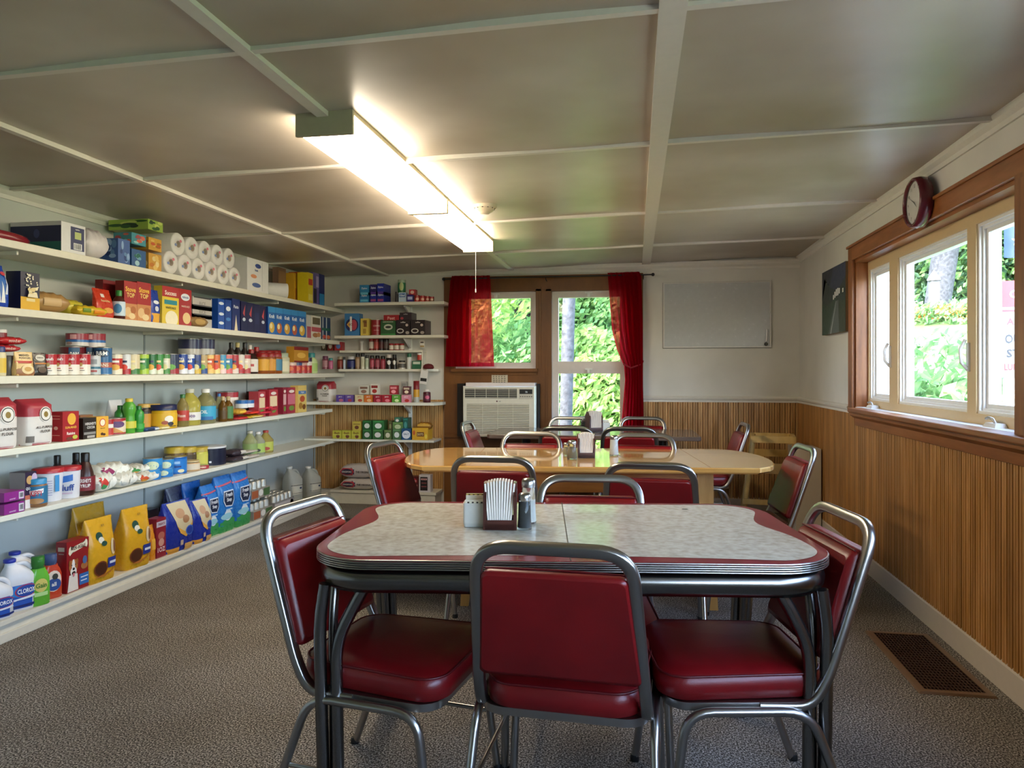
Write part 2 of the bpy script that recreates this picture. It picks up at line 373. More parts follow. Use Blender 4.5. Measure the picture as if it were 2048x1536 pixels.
# ------------------------------------------------------------------ big window on the right wall
wn = empty('window_3', (XR, (Y0+Y1)/2, RZ0), kind='structure')
def wput(mb, nm, bevel=0):
    o = mb.build(nm, wn, bevel=bevel); o.data.transform(Matrix.Translation((-XR, -(Y0+Y1)/2, -RZ0))); return o
XS = XR + .085                                          # plane of the sashes
def yy(px, X=XS): return YonX(px, X)
b = MB()
yc = Y1+.085
b.box(XR-.022, XR, Y1-.001, yc, RZ0-.02, RZ1+.095, m_cedarv); wput(b, 'side_casing', .003)
b = MB(); b.box(XR-.024, XR, 2.0, Y1, RZ1, RZ1+.095, m_cedar); b.box(XR-.034, XR-.02, 2.0, yc+.005, RZ1+.083, RZ1+.1, m_cedar); wput(b, 'head_casing', .003)
b = MB(); b.box(XR, XS+.02, Y1-.02, Y1, RZ0, RZ1, m_cedarv); b.box(XR-.002, XS+.02, Y0, Y1, RZ1-.02, RZ1, m_cedar); b.box(XR, XS+.02, Y0, Y0+.018, RZ0, RZ1, m_cedarv); wput(b, 'jamb')
b = MB(); b.box(XR-.03, XR, 2.03, Y0+.012, RZ0-.05, RZ1, m_cedarv); b.box(XR-.034, XR-.03, 2.2, Y0-.02, RZ0-.03, RZ1-.02, m_cedarv); wput(b, 'centre_casing', .003)
b = MB(); b.box(XR-.085, XS+.02, 2.0, YonX(1696, XR-.08), RZ0-.028, RZ0-.001, m_cedar); wput(b, 'sill', .006)
b = MB(); b.loft([[(XR, y, RZ0-.028), (XR-.06, y, RZ0-.028), (XR-.058, y, RZ0-.05), (XR-.03, y, RZ0-.07), (XR-.026, y, RZ0-.115), (XR-.012, y, RZ0-.12), (XR, y, RZ0-.12)][::-1] for y in (2.0, YonX(1702, XR-.05))], m_cedar, False); wput(b, 'apron')
# blond frame with three openings, white sashes
T0, T1 = RZ0, RZ1-.02
ops = [(yy(1783), yy(1742)), (yy(1940, XS), yy(1800)), (Y0+.03, yy(1958))]
b = MB()
edges = sorted([Y0+.018] + [v for o_ in ops for v in o_] + [Y1-.02])
FB, FT = .045, .055
for i in range(0, len(edges), 2): b.box(XS-.012, XS+.06, edges[i], edges[i+1], T0, T1, m_blond)
for a, c in ops: b.box(XS-.012, XS+.06, a, c, T0, T0+FB, m_blond); b.box(XS-.012, XS+.06, a, c, T1-FT, T1, m_blond)
wput(b, 'frame')
for i, (a, c) in enumerate(ops):
    b = MB(); z0, z1 = T0+FB, T1-FT
    for o_, e, xo in ((0, .014, .0), (.014, .026, .012), (.026, .045, .024)):
        for bx in ((a+o_, a+e, z0+o_, z1-o_), (c-e, c-o_, z0+o_, z1-o_), (a+e, c-e, z0+o_, z0+e), (a+e, c-e, z1-e, z1-o_)):
            b.box(XS-.004+xo, XS+.06, bx[0], bx[1], bx[2], bx[3], m_white)
    s_ = wput(b, 'sash')
    b = MB(); b.box(XS+.036, XS+.04, a+.045, c-.045, z0+.045, z1-.045, m_glass); wput(b, 'pane')
for py, yv in ((712, yy(1786)), (712, yy(1944))):        # long white locking levers
    zc_ = ZAT(py, XS, yv); b = MB(); b.box(XS-.02, XS-.012, yv-.012, yv+.012, zc_-.07, zc_+.06, m_white)
    b.tube([(XS-.02, yv, zc_-.06), (XS-.045, yv, zc_-.03), (XS-.05, yv, zc_+.03), (XS-.028, yv, zc_+.075)], .008, m_white, 8); wput(b, 'lock_lever')
for yv in (yy(1758), yy(2010)):                          # crank operators on the sill
    b = MB(); b.T = Matrix.Translation((XS-.035, yv, RZ0)); b.loft([[(-.028, -.055, 0), (.02, -.055, 0), (.02, .055, 0), (-.028, .055, 0)], [(-.02, -.045, .018), (.018, -.045, .018), (.018, .045, .018), (-.02, .045, .018)]], m_white, False)
    cr = wput(b, 'crank_operator'); b = MB(); b.T = Matrix.Translation((XS-.035, yv, RZ0)); b.tube([(-.005, -.01, .016), (-.01, 0, .034), (-.015, .03, .04), (-.015, .05, .034)], .006, m_chrome, 8); wput(b, 'crank_handle')
# unseen second window on the right wall, lengthened behind the camera for more daylight
w4 = empty('unseen_window_4', (XR, 1.1, RZ0), kind='structure')
b = MB()
for bx in ((-2.35, -2.28, RZ0, RZ1), (1.98, 2.05, RZ0, RZ1), (-2.28, 1.98, RZ0, RZ0+.07), (-2.28, 1.98, RZ1-.07, RZ1), (-.85, -.77, RZ0, RZ1), (.6, .68, RZ0, RZ1)): b.box(XS, XS+.05, bx[0], bx[1], bx[2], bx[3], m_blond)
o = b.build('frame', w4); o.data.transform(Matrix.Translation((-XR, -1.1, -RZ0)))
b = MB(); b.box(XS+.02, XS+.024, -2.28, 1.98, RZ0+.07, RZ1-.07, m_glass); o = b.build('pane', w4); o.data.transform(Matrix.Translation((-XR, -1.1, -RZ0)))
# ================================================================== OUTSIDE
def _leaf(name, a, b_, c_):
    m, b, L = newmat(name); nz = noise(m, L, 5, 3); r = ramp(m, [(.3, a), (.5, b_), (.7, c_)]); L.new(nz.outputs['Fac'], r.inputs[0]); L.new(r.outputs[0], b.inputs['Base Color'])
    b.inputs['Roughness'].default_value = .6
    tl = N(m, 'ShaderNodeBsdfTranslucent'); L.new(r.outputs[0], tl.inputs[0]); mx = N(m, 'ShaderNodeMixShader'); mx.inputs[0].default_value = .45
    L.new(b.outputs[0], mx.inputs[1]); L.new(tl.outputs[0], mx.inputs[2]); L.new(mx.outputs[0], m.node_tree.nodes['Material Output'].inputs[0]); return m
leafA = _leaf('leaf_green', '4f7a48', '76a062', 'a8c47c'); leafB = _leaf('leaf_yellow_green', '668c48', '90b060', 'c4cf7e'); leafC = _leaf('leaf_deep_green', '34584e', '547c60', '84a878')
m_bark = speck('bark', [(.3, '2a2b2e'), (.7, '48494d')], 14, .9, .6, .03); m_grass = speck('lawn_grass', [(.3, '44602f'), (.7, '6c8648')], 12, .9, .5, .02, big=(.7, 'd4dcc0'))
m_road = speck('road_asphalt', [(.3, '7f8080'), (.7, '969592')], 30, .9)
def foliage(mb, c, r, n, m, size=.11):
    n = int(n*2.2); size *= .62
    vs = []; fs = []
    for i in range(n):
        while True:
            p = Vector((random.uniform(-1, 1), random.uniform(-1, 1), random.uniform(-1, 1)))
            if .15 < p.length < 1: break
        q = Vector((c[0]+p.x*r[0], c[1]+p.y*r[1], c[2]+p.z*r[2]))
        a = Vector((random.gauss(0, 1), random.gauss(0, 1), random.gauss(0, 1))).normalized(); d = a.orthogonal().normalized(); e = a.cross(d)
        s = size * random.uniform(.6, 1.4); k = len(vs)
        vs += [tuple(q - d*s), tuple(q + e*s*.45 + a*s*.12), tuple(q + d*s), tuple(q - e*s*.45 + a*s*.12)]; fs.append((k, k+1, k+2, k+3))
    mb.add(vs, fs, m)
GZ = -.45
def tree(name, x, y, h, tr, blobs, m, label, cat='tree', n=1500, size=.11, lean=0, group=None, z=None):
    t = empty(name, (x, y, GZ if z is None else z), label=label, cat=cat, group=group)
    if tr:
        b = MB(); b.tube([(0, 0, 0), (lean*.3, 0, h*.35), (lean*.7, .05, h*.7), (lean, 0, h)], tr, m_bark, 12); 
        b.tube([(lean*.5, 0, h*.5), (lean*.5+.5, .2, h*.7), (lean*.5+1.1, .3, h*.95)], tr*.4, m_bark, 8); b.tube([(lean*.4, 0, h*.4), (lean*.4-.6, .2, h*.62), (lean*.4-1.2, .1, h*.8)], tr*.35, m_bark, 8)
        b.build('trunk', t)
    b = MB()
    for (c, r) in blobs: foliage(b, c, r, int(n), m, size)
    b.build('foliage', t); return t
def ground_strip(name, pts, m, z, lab, cat):
    b = MB(); b.prism(pts, z-.1, z, m); return b.build(name)
b = MB(); b.box(-40, 60, -30, 90, GZ-.2, GZ, m_grass); o = b.build('ground'); o['kind'] = 'structure'
xa, xb = XonY(950, 10), XonY(1240, 10)
tree('oak_tree', XonY(1128, 9.6), 9.6, 7, .085, [((.5, .4, 4.2), (2.2, 1.2, 1.3)), ((-1.5, .6, 3.6), (1.5, 1, 1.4))], leafB, 'tall tree with a straight grey trunk at the left of the right rear window', n=2300, lean=.2)
tree('maple_tree', XonY(1050, 12.5), 12.5, 6, .12, [((-1.2, 0, 3.4), (1.8, 1.4, 2)), ((.9, .3, 2.4), (1.6, 1.2, 1.8))], leafA, 'green tree with a dark forked trunk seen through the left rear window', n=2600)
tree('leafy_shrub', XonY(1200, 10.8), 10.8, 2, 0, [((0, 0, .9), (1.7, .9, 1.1)), ((-.3, .4, 1.5), (1.2, .7, .9))], leafB, 'yellow-green shrub filling the lower pane of the right rear window', 'shrub', n=3300)
tree('leafy_shrub', XonY(985, 11), 11, 2, 0, [((0, 0, 1.2), (1.9, .9, 1.4))], leafA, 'dense green shrub behind the left rear window pane', 'shrub', n=4200)
tree('leafy_shrub', XonY(1215, 15), 15, 2, 0, [((0, 0, 1.6), (3.2, .9, 1.8))], leafC, 'darker green thicket standing behind the yellow-green shrub', 'shrub', n=5000, size=.14)
tree('leafy_shrub', XonY(980, 17), 17, 2, 0, [((0, 0, 2.2), (5, 1, 2.6))], leafC, 'wide dark thicket behind the forked tree', 'shrub', n=7500, size=.16)
tree('leaning_tree', XonY(1235, 13), 13, 6, .09, [((-.6, 0, 4.4), (2, 1.2, 1.2)), ((-.8, 0, 3), (1.3, .8, .8))], leafA, 'thin leaning tree in the upper pane of the right rear window', n=2000, lean=-1.6)
tree('tree_line', XonY(1080, 21), 21, 2, 0, [((0, 0, 3.6), (7, 1.2, 4.2))], leafB, 'wide pale tree line far behind the rear windows', n=9000, size=.26)
b = MB(); b.box(XR+TW+.02, 6.2, -6, 5.9, GZ, GZ+.03, speck('gravel', [(.3, '807c76'), (.7, '9c9890')], 60, .9)); o = b.build('bounce_gravel'); o['kind'] = 'structure'  # unseen gravel strip added to keep the ground bounce into the room neutral
# far house beyond the trees
h_ = empty('neighbour_house', (XonY(1205, 24), 24, GZ), label='low white house with a brown roof beyond the right rear window', cat='house')
b = MB(); b.box(-3.2, 3.2, 0, 4, 0, 2.6, M('cfcdd4', .7)); b.box(.8, 1.6, -.03, 0, 1, 2, M('6a7280', .3)); b.build('walls', h_)
b = MB(); b.loft([[(-3.6, -.4, 2.6), (-3.6, 2, 3.9), (-3.6, 4.4, 2.6)], [(3.6, -.4, 2.6), (3.6, 2, 3.9), (3.6, 4.4, 2.6)]], M('9a6f58', .8), False); b.build('roof', h_)
# street side through the right window: shrub, lawn, road, bank of flowers, big trees
b = MB(); b.box(XR+TW, 1.97, 6.0, 6.9, GZ, 2.6, M('a9afbc', .6))
for i in range(20): b.box(XR+TW, 1.985, 5.985, 6.0, GZ+.15*i, GZ+.15*i+.135, M('b2b8c6', .6))
o = b.build('wall_porch'); o['kind'] = 'structure'
def PX(px, Y): return XonY(px, Y)
TP = [(3.2, GZ+.04), (4.5, -.3), (7.5, .45), (10.5, 1.2), (11.6, 1.36), (14.6, 1.78), (14.9, 1.84), (17, 2.35), (21, 2.85), (30, 3.3), (44, 3.6)]
def TZ(y):
    for (a, za), (c, zc) in zip(TP[:-1], TP[1:]):
        if a <= y <= c: return za+(zc-za)*(y-a)/(c-a)
    return TP[-1][1]
def strip(ys, m, name, dz=0):
    b = MB(); b.loft([[(2.3+x+(.0 if x else 0), y-.10*x*(y > 9), TZ(y)+dz+.03*math.sin(x*.9+y)*(x > 0)) for x in range(0, 32, 2)] for y in ys], m, True, False, False); o = b.build(name); o['kind'] = 'structure'
strip([3.2, 4.5, 6, 7.5, 9, 10.5, 11.6], m_grass, 'lawn'); strip([11.6, 12.6, 13.6, 14.6], m_road, 'road'); strip([14.6, 14.9, 16, 17, 19, 21, 25, 30, 44], m_grass, 'bank')
tree('garden_shrub', PX(1860, 7.4), 7.4, 1, 0, [((0, 0, .75), (.75, .6, .65)), ((-.3, .1, .5), (.6, .5, .5))], leafA, 'bright green garden shrub just outside the large right window', 'shrub', n=500, size=.12, z=.25)
for i, (px, Y, c_, nm) in enumerate(((1905, 16.2, 'a8641c', 'orange daylilies in the sunny bank across the road'), (1950, 16.5, 'b0902a', 'yellow flowers right of the orange ones on the bank'))):
    b = MB(); foliage(b, (0, 0, .25), (1.5, .5, .3), 500, leafA, .12); foliage(b, (0, -.1, .32), (1.4, .5, .16), 170, M(c_, .6), .07)
    o = b.build('flower_bed', None, (PX(px, Y), Y, TZ(Y)-.02)); tag(o, nm, 'flowers')
tree('street_tree', PX(1872, 20), 20, 5, .3, [((0, 0, 4.4), (4, 2, 2)), ((2, .5, 3.4), (3, 1.6, 1.3))], leafC, 'big dark tree across the road in the large right window', n=3200, size=.22, lean=.8, z=2.7)
tree('street_tree', PX(1930, 28), 28, 8, .3, [((0, 0, 3.5), (5, 2, 3.4)), ((3.5, 0, 2.2), (3.5, 2, 3))], leafA, 'lighter tree right of the big dark one across the road', n=3200, size=.25, z=3.2)
tree('street_tree', PX(1815, 27), 27, 4, 0, [((0, 0, 3.0), (5, 2, 3.6))], leafC, 'dark blue-green thicket left of the big tree across the road', n=4500, size=.25, z=2.6)
tree('street_tree', PX(2060, 26), 26, 8, .3, [((0, 0, 3.5), (5, 2, 5))], leafA, 'tree behind the roadside sign', n=3600, size=.25, z=2.9)
b = MB(); b.box(-.12, .12, -.12, .12, 0, 1.9, M('5c5a60', .7)); b.lathe([(.2, 1.9), (.2, 2.0), (.001, 2.35)], M('55535a', .7), 8); o = b.build('stone_post', None, (PX(1868, 17.6), 17.6, TZ(17.6)-.2)); o.scale = (.7, .7, .55); tag(o, 'pale stone post with pointed cap on the bank across the road', 'post')
for i, z in enumerate((5.05, 4.75, 4.3)):
    b = MB(); b.tube([(2+k*2.6, 15.5-k*.35, z-.15*math.sin(PI*k/10)) for k in range(11)], .02, M('4a4f55', .6), 6); o = b.build('utility_line')
    tag(o, ['uppermost', 'middle', 'lowest'][i] + ' power line above the road outside the right window', 'cable', 'overhead power lines')
# roadside sign of the store (its left part shows) and the flag above it
sx, sy = PX(2004, 6.6), 6.6
sg = empty('store_sign', (sx, sy, GZ), label='white roadside sign with a red band on top, right pane of window', cat='sign'); sg.rotation_euler = (0, 0, math.radians(-12))
b = MB(); zt_ = ZAT(562, sx, sy)-GZ; zb_ = ZAT(755, sx, sy)-GZ; hh = zt_-zb_; wd = 1.5
b.box(0, wd, 0, .08, zb_, zt_, M('7b7f87', .5)); fn = lambda x, z: (x+wd/2, -.004, zb_+z)
b.mark(fn, ('r', 0, .73, 1, 1, '8e2028'), wd, hh)
def tx(s, x, z, h, c, w=.9): b.mark(lambda u, v: (u+wd/2, -.008, zb_+v), ('t', s, x, z, h, c, w), wd, hh)
tx('Coca-Cola', .165, .86, .085, 'b8b4b4', .3); tx('AL', .05, .58, .07, '7a2028', .06); tx('OU', .048, .40, .095, '141c26', .07); tx('ST', .052, .25, .085, '141c26', .065); tx('LUNC', .055, .11, .07, '7a1820', .09)
b.mark(fn, ('r', 0, .68, 1, .7, '8e2028'), wd, hh); b.build('panel', sg)
for q in (.02, wd-.1):
    b = MB(); b.box(q, q+.08, .01, .07, 0, zb_, m_white); b.build('leg', sg)
fx = PX(2008, 6.5)
fl = empty('flag', (fx, 6.5, ZAT(515, fx, 6.5)), label='blue flag with white stars hanging above the roadside sign', cat='flag')
b = MB(); b.loft([[(i*.05, .03*math.sin(i*1.3), z) for i in range(9)] for z in (0, .2, .42)], M('1f3570', .7), True, False, False)
for (sx_, sz_) in ((.07, .33), (.17, .22), (.08, .13), (.22, .36), (.26, .1)):
    pts = []
    for k in range(10):
        r_ = .045 if k % 2 == 0 else .018; a = PI/2 + k*PI/5; pts.append((sx_+r_*math.cos(a), -.04, sz_+r_*math.sin(a)))
    b.add(pts, [tuple(range(10))], 'b4b6ba')
b.build('cloth', fl)
b = MB(); b.tube([(-.03, 0, -1.9), (-.03, 0, .5)], .012, m_white, 8); b.build('pole', fl)
# ================================================================== CHAIRS
def fillet(pts, r, n=5):
    P = [Vector(p) for p in pts]; out = [P[0]]
    for i in range(1, len(P)-1):
        a, b_, c = P[i-1], P[i], P[i+1]; d1 = (a-b_); d2 = (c-b_); rr = min(r, d1.length*.48, d2.length*.48)
        p1 = b_ + d1.normalized()*rr; p2 = b_ + d2.normalized()*rr
        for k in range(n+1):
            t = k/n; out.append(p1*(1-t)**2 + b_*(2*t*(1-t)) + p2*t*t)
    out.append(P[-1]); return out
def cushion(mb, hw0, hw1, y0, y1, z0, z1, m, bulge=.012, r=.07):
    # seat pad: front (y0) half width hw0, rear (y1) half width hw1
    def ring(ins, z):
        out = []; hy = (y1-y0)/2-ins; cy = (y0+y1)/2
        for x, y in rrect(1, 1, .34, 7):
            t = (y+1)/2; hw = hw0*(1-t)+hw1*t-ins; out.append((x*hw, cy+y*hy, z + (-.010*(1-x*x)*0)))
        return out
    rings = [ring(.012, z0), ring(.0, z0+.008), ring(-.003, (z0+z1)/2), ring(.0, z1-.012), ring(.010, z1-.002)]
    for k in (.05, .1, .15): rings.append([(p[0], p[1], z1-.002+bulge*(1-(1-k/.15)**2)) for p in ring(.010+k, 0)])
    mb.loft(rings, m, True)
    return ring(.001, z1-.006)
def make_chair():
    t = empty('dining_chair', (0, 0, 0))   # front of the seat towards -Y
    b = MB(); rg = cushion(b, .222, .195, -.235, .205, .405, .478, m_vinyl); s = b.build('seat', t)
    b = MB(); b.tube(rg, .0035, m_pipe, 6, True); b.build('seat_piping', s)
    # backrest pad between the uprights
    def yb(z): return .200 + (z-.47)*.345
    b = MB(); rings = []
    for dy in (-.03, -.036, -.016, .014, .018, .012):
        ins = {-.03: .006, -.036: .02, -.016: 0, .014: 0, .018: .01, .012: .014}[dy]; rng = []
        for x, z in rrect(1, 1, .10, 5):
            zz = .505+.146+z*(.146-ins); tt = (zz-.47)/.326; hw = .205*(1-tt)+.172*tt-ins*.6; rng.append((x*hw, yb(zz)+dy, zz))
        rings.append(rng)
    rings = [rings[1], rings[0], rings[2], rings[3], rings[4]]
    b.loft(rings, m_vinyl, True); bk = b.build('backrest', t)
    b = MB(); b.tube([(-.170, yb(.795)-.024, .796), (0, yb(.8)-.026, .799), (.170, yb(.795)-.024, .796)], .003, m_pipe, 6); b.build('backrest_piping', bk)
    # bent steel back frame: one arch down to the seat rails
    path = []
    P = [(-.206, .02, .392), (-.212, .155, .392), (-.209, yb(.47), .47), (-.183, yb(.862), .862), (.183, yb(.862), .862), (.209, yb(.47), .47), (.212, .155, .392), (.206, .02, .392)]
    p2 = fillet(P[:4], .05, 5)[:-1]; mid = fillet([P[2], P[3], P[4], P[5]], .085, 9)[1:-1]; p3 = fillet(P[4:], .05, 5)[1:]
    b = MB(); b.tube(p2 + mid + p3, .012, m_chrome, 12, False, (.012, .0155), up=(0, 0, 1)); b.build('back_frame', t)
    b = MB()
    rr = [(x*.216, -.015+y*.205) for x, y in rrect(1, 1, .3, 6)]
    b.prism([(x, y) for x, y in rr], .383, .404, m_chrome, True); b.build('seat_pan', t)
    for sx in (-1, 1):
        x = sx*.229
        rail_ = fillet([(x, -.02, .385), (x, -.175, .385), (x+sx*.012, -.225, 0)], .07, 6)
        b = MB(); b.tube(rail_, .0125, m_chrome, 10); b.lathe([(.015, 0), (.015, .012), (.0128, .02)], m_black, 10, (x+sx*.012, -.225)); b.build('leg', t)
        rail_ = fillet([(x, -.02, .385), (x, .145, .385), (x+sx*.012, .285, 0)], .07, 6)
        b = MB(); b.tube(rail_, .0125, m_chrome, 10); b.lathe([(.015, 0), (.015, .012), (.0128, .02)], m_black, 10, (x+sx*.012, .285)); b.build('leg', t)
        b = MB(); b.tube([(x+sx*.004, -.196, .19), (x+sx*.004, .205, .19)], .007, m_chrome, 8); b.build('stretcher', t)
    return t
proto = make_chair()
chairs = [  # x, y, rotation, label, group
 (-.175, 1.96, 177, 'red vinyl chair nearest the camera, its back hiding the front table edge'),
 (-.685, 2.035, 81, 'red vinyl chair at the left end of the front table'),
 (.262, 2.165, -80, 'red vinyl chair at the right end of the front table'),
 (-.15, 2.50, 4, 'red vinyl chair on the far side of the red-rimmed front table'),
 (-.66, 3.62, 180, 'left chair with its back turned at the pale wooden table'),
 (.075, 3.50, 178, 'right chair with its back turned at the pale wooden table'),
 (-.66, 4.43, 2, 'left chair on the far side of the pale wooden table, facing the camera'),
 (.045, 4.43, -2, 'right chair on the far side of the pale wooden table, facing the camera'),
 (-1.12, 3.86, 80, 'red chair at the left end of the pale wooden table'),
 (.61, 4.09, -86, 'red chair at the right end of the pale wooden table, before the high chair'),
 (-.486, 5.47, 180, 'left chair with its back turned at the dark table by the window'),
 (-.04, 5.52, 180, 'right chair with its back turned at the dark table by the window'),
 (-.55, 6.05, 0, 'left window-side chair of the dark table, facing the camera'),
 (.065, 6.13, 0, 'right window-side chair of the dark table, facing the camera'),
 (-1.03, 5.62, 90, 'red chair at the left end of the dark table, by the air conditioner'),
 (.54, 5.78, -88, 'red chair at the right end of the dark table'),
]
for i, (x, y, r, lab) in enumerate(chairs):
    c = proto if i == 0 else copy_tree(proto)
    a_ = math.radians(r-90); k_ = .0 if i in (1, 2) else .042
    c.scale = (1, 1, .972); c.location = (x+k_*math.cos(a_), y+k_*math.sin(a_), 0); c.rotation_euler = (0, 0, math.radians(r))
    tag(c, lab, 'chair', 'red vinyl chairs around the tables')
# ================================================================== TABLES
m_ice = speck('cracked_ice_laminate', [(.3, 'b3a995'), (.5, 'c6bdaa'), (.7, 'd2cab9')], 45, .16, 0, 0, detail=6)
m_redlam = speck('red_laminate', [(.3, '74222a'), (.7, '8e3138')], 20, .18)
tb = empty('dinette_table', (-.215, 2.27, 0), math.radians(7.3), label='chrome dinette table with grey laminate top and red scalloped border', cat='table')
HXT, HYT, ZT = .702, .415, .762
out = rrect(HXT, HYT, .17, 10)
b = MB(); b.prism(out, ZT-.008, ZT, m_redlam, True)
# scalloped pale field
N_ = 160; inn = []
big = rrect(HXT, HYT, .17, 10)
def resample(P, n):
    P = [Vector((p[0], p[1])) for p in P]; P.append(P[0]); L = [0]
    for i in range(len(P)-1): L.append(L[-1] + (P[i+1]-P[i]).length)
    o = []; j = 0
    for k in range(n):
        s_ = L[-1]*k/n
        while L[j+1] < s_: j += 1
        o.append(P[j].lerp(P[j+1], (s_-L[j])/max(1e-9, L[j+1]-L[j])))
    return o
R = resample(big, N_)
for i, p in enumerate(R):
    t_ = (R[(i+1) % N_]-R[i-1]).normalized(); nrm = Vector((-t_.y, t_.x))
    if nrm.dot(p) > 0: nrm = -nrm
    ins = .026; sx_ = min(1, max(0, (abs(p.x)-HXT+.16)/.14)); sy_2 = min(1, max(0, (abs(p.y)-HYT+.10)/.08))
    ins += .062*math.exp(-((p.y-.08)/.15)**2) * sx_ + (.028 if p.y < 0 else .01)*(1-min(1, abs(p.x)/.56)**2)*sy_2
    inn.append(tuple(p + nrm*ins))
b.add([(x, y, ZT+.0006) for x, y in inn], [tuple(range(N_))], m_ice)
b.box(-.0015, .0015, -HYT+.002, HYT-.002, ZT-.004, ZT+.0012, M('3b342c', .5))
b.add([(.43+.012*math.cos(a*PI/5), .3+.006*math.sin(a*PI/5), ZT+.0012) for a in range(10)], [tuple(range(10))], '2a2622')
b.build('tabletop', tb)
b = MB(); prof = [(0, ZT-.001)]
z = ZT-.001
for k in range(5): prof += [(.0028, z-.0008), (.0034, z-.0026), (.0028, z-.0042), (-.002, z-.005)]; z -= .0056
def sweep(prof, base_ins): return [[(x + nx*(o-base_ins), y + ny*(o-base_ins), zz) for (x, y), (nx, ny) in zip(out, nrms)] for o, zz in prof]
nrms = []
for i in range(len(out)):
    a, c = Vector(out[i-1]), Vector(out[(i+1) % len(out)]); t_ = (c-a).normalized(); nrms.append((t_.y, -t_.x))
b.loft(sweep(prof, 0), m_chrome, False, False); b.build('ribbed_edge', tb)
b = MB(); zA = ZT-.029
b.loft(sweep([(-.03, zA), (-.002, zA-.004), (.010, zA-.016), (.014, zA-.032), (.010, zA-.05), (-.004, zA-.066), (-.03, zA-.070)], .02), m_dkchrome, True, True); b.build('apron', tb)
for sx in (-1, 1):
    for sy in (-1, 1):
        b = MB(); x, y = sx*(HXT-.075), sy*(HYT-.065); fx_, fy_ = sx*(HXT-.055), sy*(HYT-.03)
        b.tube(fillet([(x+sx*.03, y, zA-.055), (x+sx*.045, y, zA-.16), (fx_, fy_, .012)], .12, 6), .017, m_dkchrome, 12)
        b.tube(fillet([(x-sx*.085, y, zA-.05), (x-sx*.055, y, zA-.10), (x+sx*.0, y, zA-.21), (fx_-sx*.038, fy_, .012)], .1, 7), .017, m_dkchrome, 12)
        b.tube(fillet([(x+sx*.02, y-sy*.07, zA-.05), (x+sx*.02, y-sy*.04, zA-.14), (fx_-sx*.019, fy_-sy*.02, .012)], .1, 6), .013, m_dkchrome, 10)
        b.lathe([(.02, 0), (.02, .02), (.017, .03)], m_black, 12, (fx_, fy_)); b.lathe([(.02, 0), (.02, .02), (.017, .03)], m_black, 12, (fx_-sx*.038, fy_))
        b.build('leg', tb)
# pale wooden table
m_maple = wood('varnished_maple', 'c98f45', 'dba65a', 'e8bb74', (.8, 7, 7), .12, 2.4, 1.0)
m_oak = wood('orange_oak', '8a4f14', 'a5641c', 'b87428', (1, 6, 6), .35)
m_legw = wood('pale_leg_wood', 'a97a3c', 'bd8d4b', 'cb9c5a', (6, 6, 1), .35)
tw = empty('wooden_table', (-.285, 4.19, 0), math.radians(6.5), label='glossy pale wooden table with curved ends in the middle of the room', cat='table')
HX2, HY2, Z2 = 1.03, .455, .757
def bow(hx, hy, n=14):
    o = []
    for k in range(n+1): a = -1+2*k/n; o.append((hx*(.80+.20*math.sqrt(max(0, 1-a*a*.96))), a*hy))
    for k in range(n+1): a = 1-2*k/n; o.append((-hx*(.80+.20*math.sqrt(max(0, 1-a*a*.96))), a*hy))
    return o
P2 = bow(HX2, HY2)
b = MB(); b.loft([[(x*.985, y*.985, Z2-.032) for x, y in P2], [(x, y, Z2-.024) for x, y in P2], [(x, y, Z2-.006) for x, y in P2], [(x*.994, y*.994, Z2) for x, y in P2]], m_maple, False)
for sx in (-1, 1): b.box(sx*.62-.001, sx*.62+.001, -HY2*.98, HY2*.98, Z2-.002, Z2+.0004, '8a5a24')
b.build('tabletop', tw)
b = MB(); b.box(-.62, .62, -.34, -.315, Z2-.15, Z2-.032, m_oak); b.box(-.62, .62, .315, .34, Z2-.15, Z2-.032, m_oak); b.box(-.62, -.595, -.34, .34, Z2-.15, Z2-.032, m_oak); b.box(.595, .62, -.34, .34, Z2-.15, Z2-.032, m_oak); b.build('apron', tw)
for sx in (-1, 1):
    for sy in (-1, 1):
        b = MB(); x, y = sx*.61, sy*.32
        b.loft([[(x+dx*w_+sx*o, y+dy*w_+sy*o*.4, z) for dx, dy in ((-1,-1),(1,-1),(1,1),(-1,1))] for z, w_, o in ((Z2-.034, .042, 0), (Z2-.2, .04, .003), (.3, .03, .02), (0, .022, .045))], m_legw, False); b.build('leg', tw)
# dark table by the window
m_dkt = wood('dark_walnut_laminate', '54443a', '675548', '786556', (1, 5, 5), .14, 2)
td = empty('dark_table', (-.335, 5.93, 0), math.radians(1.5), label='dark brown rectangular table under the rear windows', cat='table')
b = MB(); P3 = rrect(.82, .36, .04, 4); b.loft([[(x*.995, y*.99, .722) for x, y in P3], [(x, y, .727) for x, y in P3], [(x, y, .75) for x, y in P3], [(x*.997, y*.994, .754) for x, y in P3]], m_dkt, False); b.build('tabletop', td)
for sx in (-1, 1):
    b = MB(); b.box(sx*.55-.2, sx*.55+.2, -.035, .035, .70, .722, m_black); b.lathe([(.035, .03), (.035, .7)], m_black, 14, (sx*.55, 0)); b.box(sx*.55-.03, sx*.55+.03, -.28, .28, 0, .03, m_black); b.box(sx*.55-.24, sx*.55+.24, -.03, .03, 0, .03, m_black); b.build('pedestal', td)
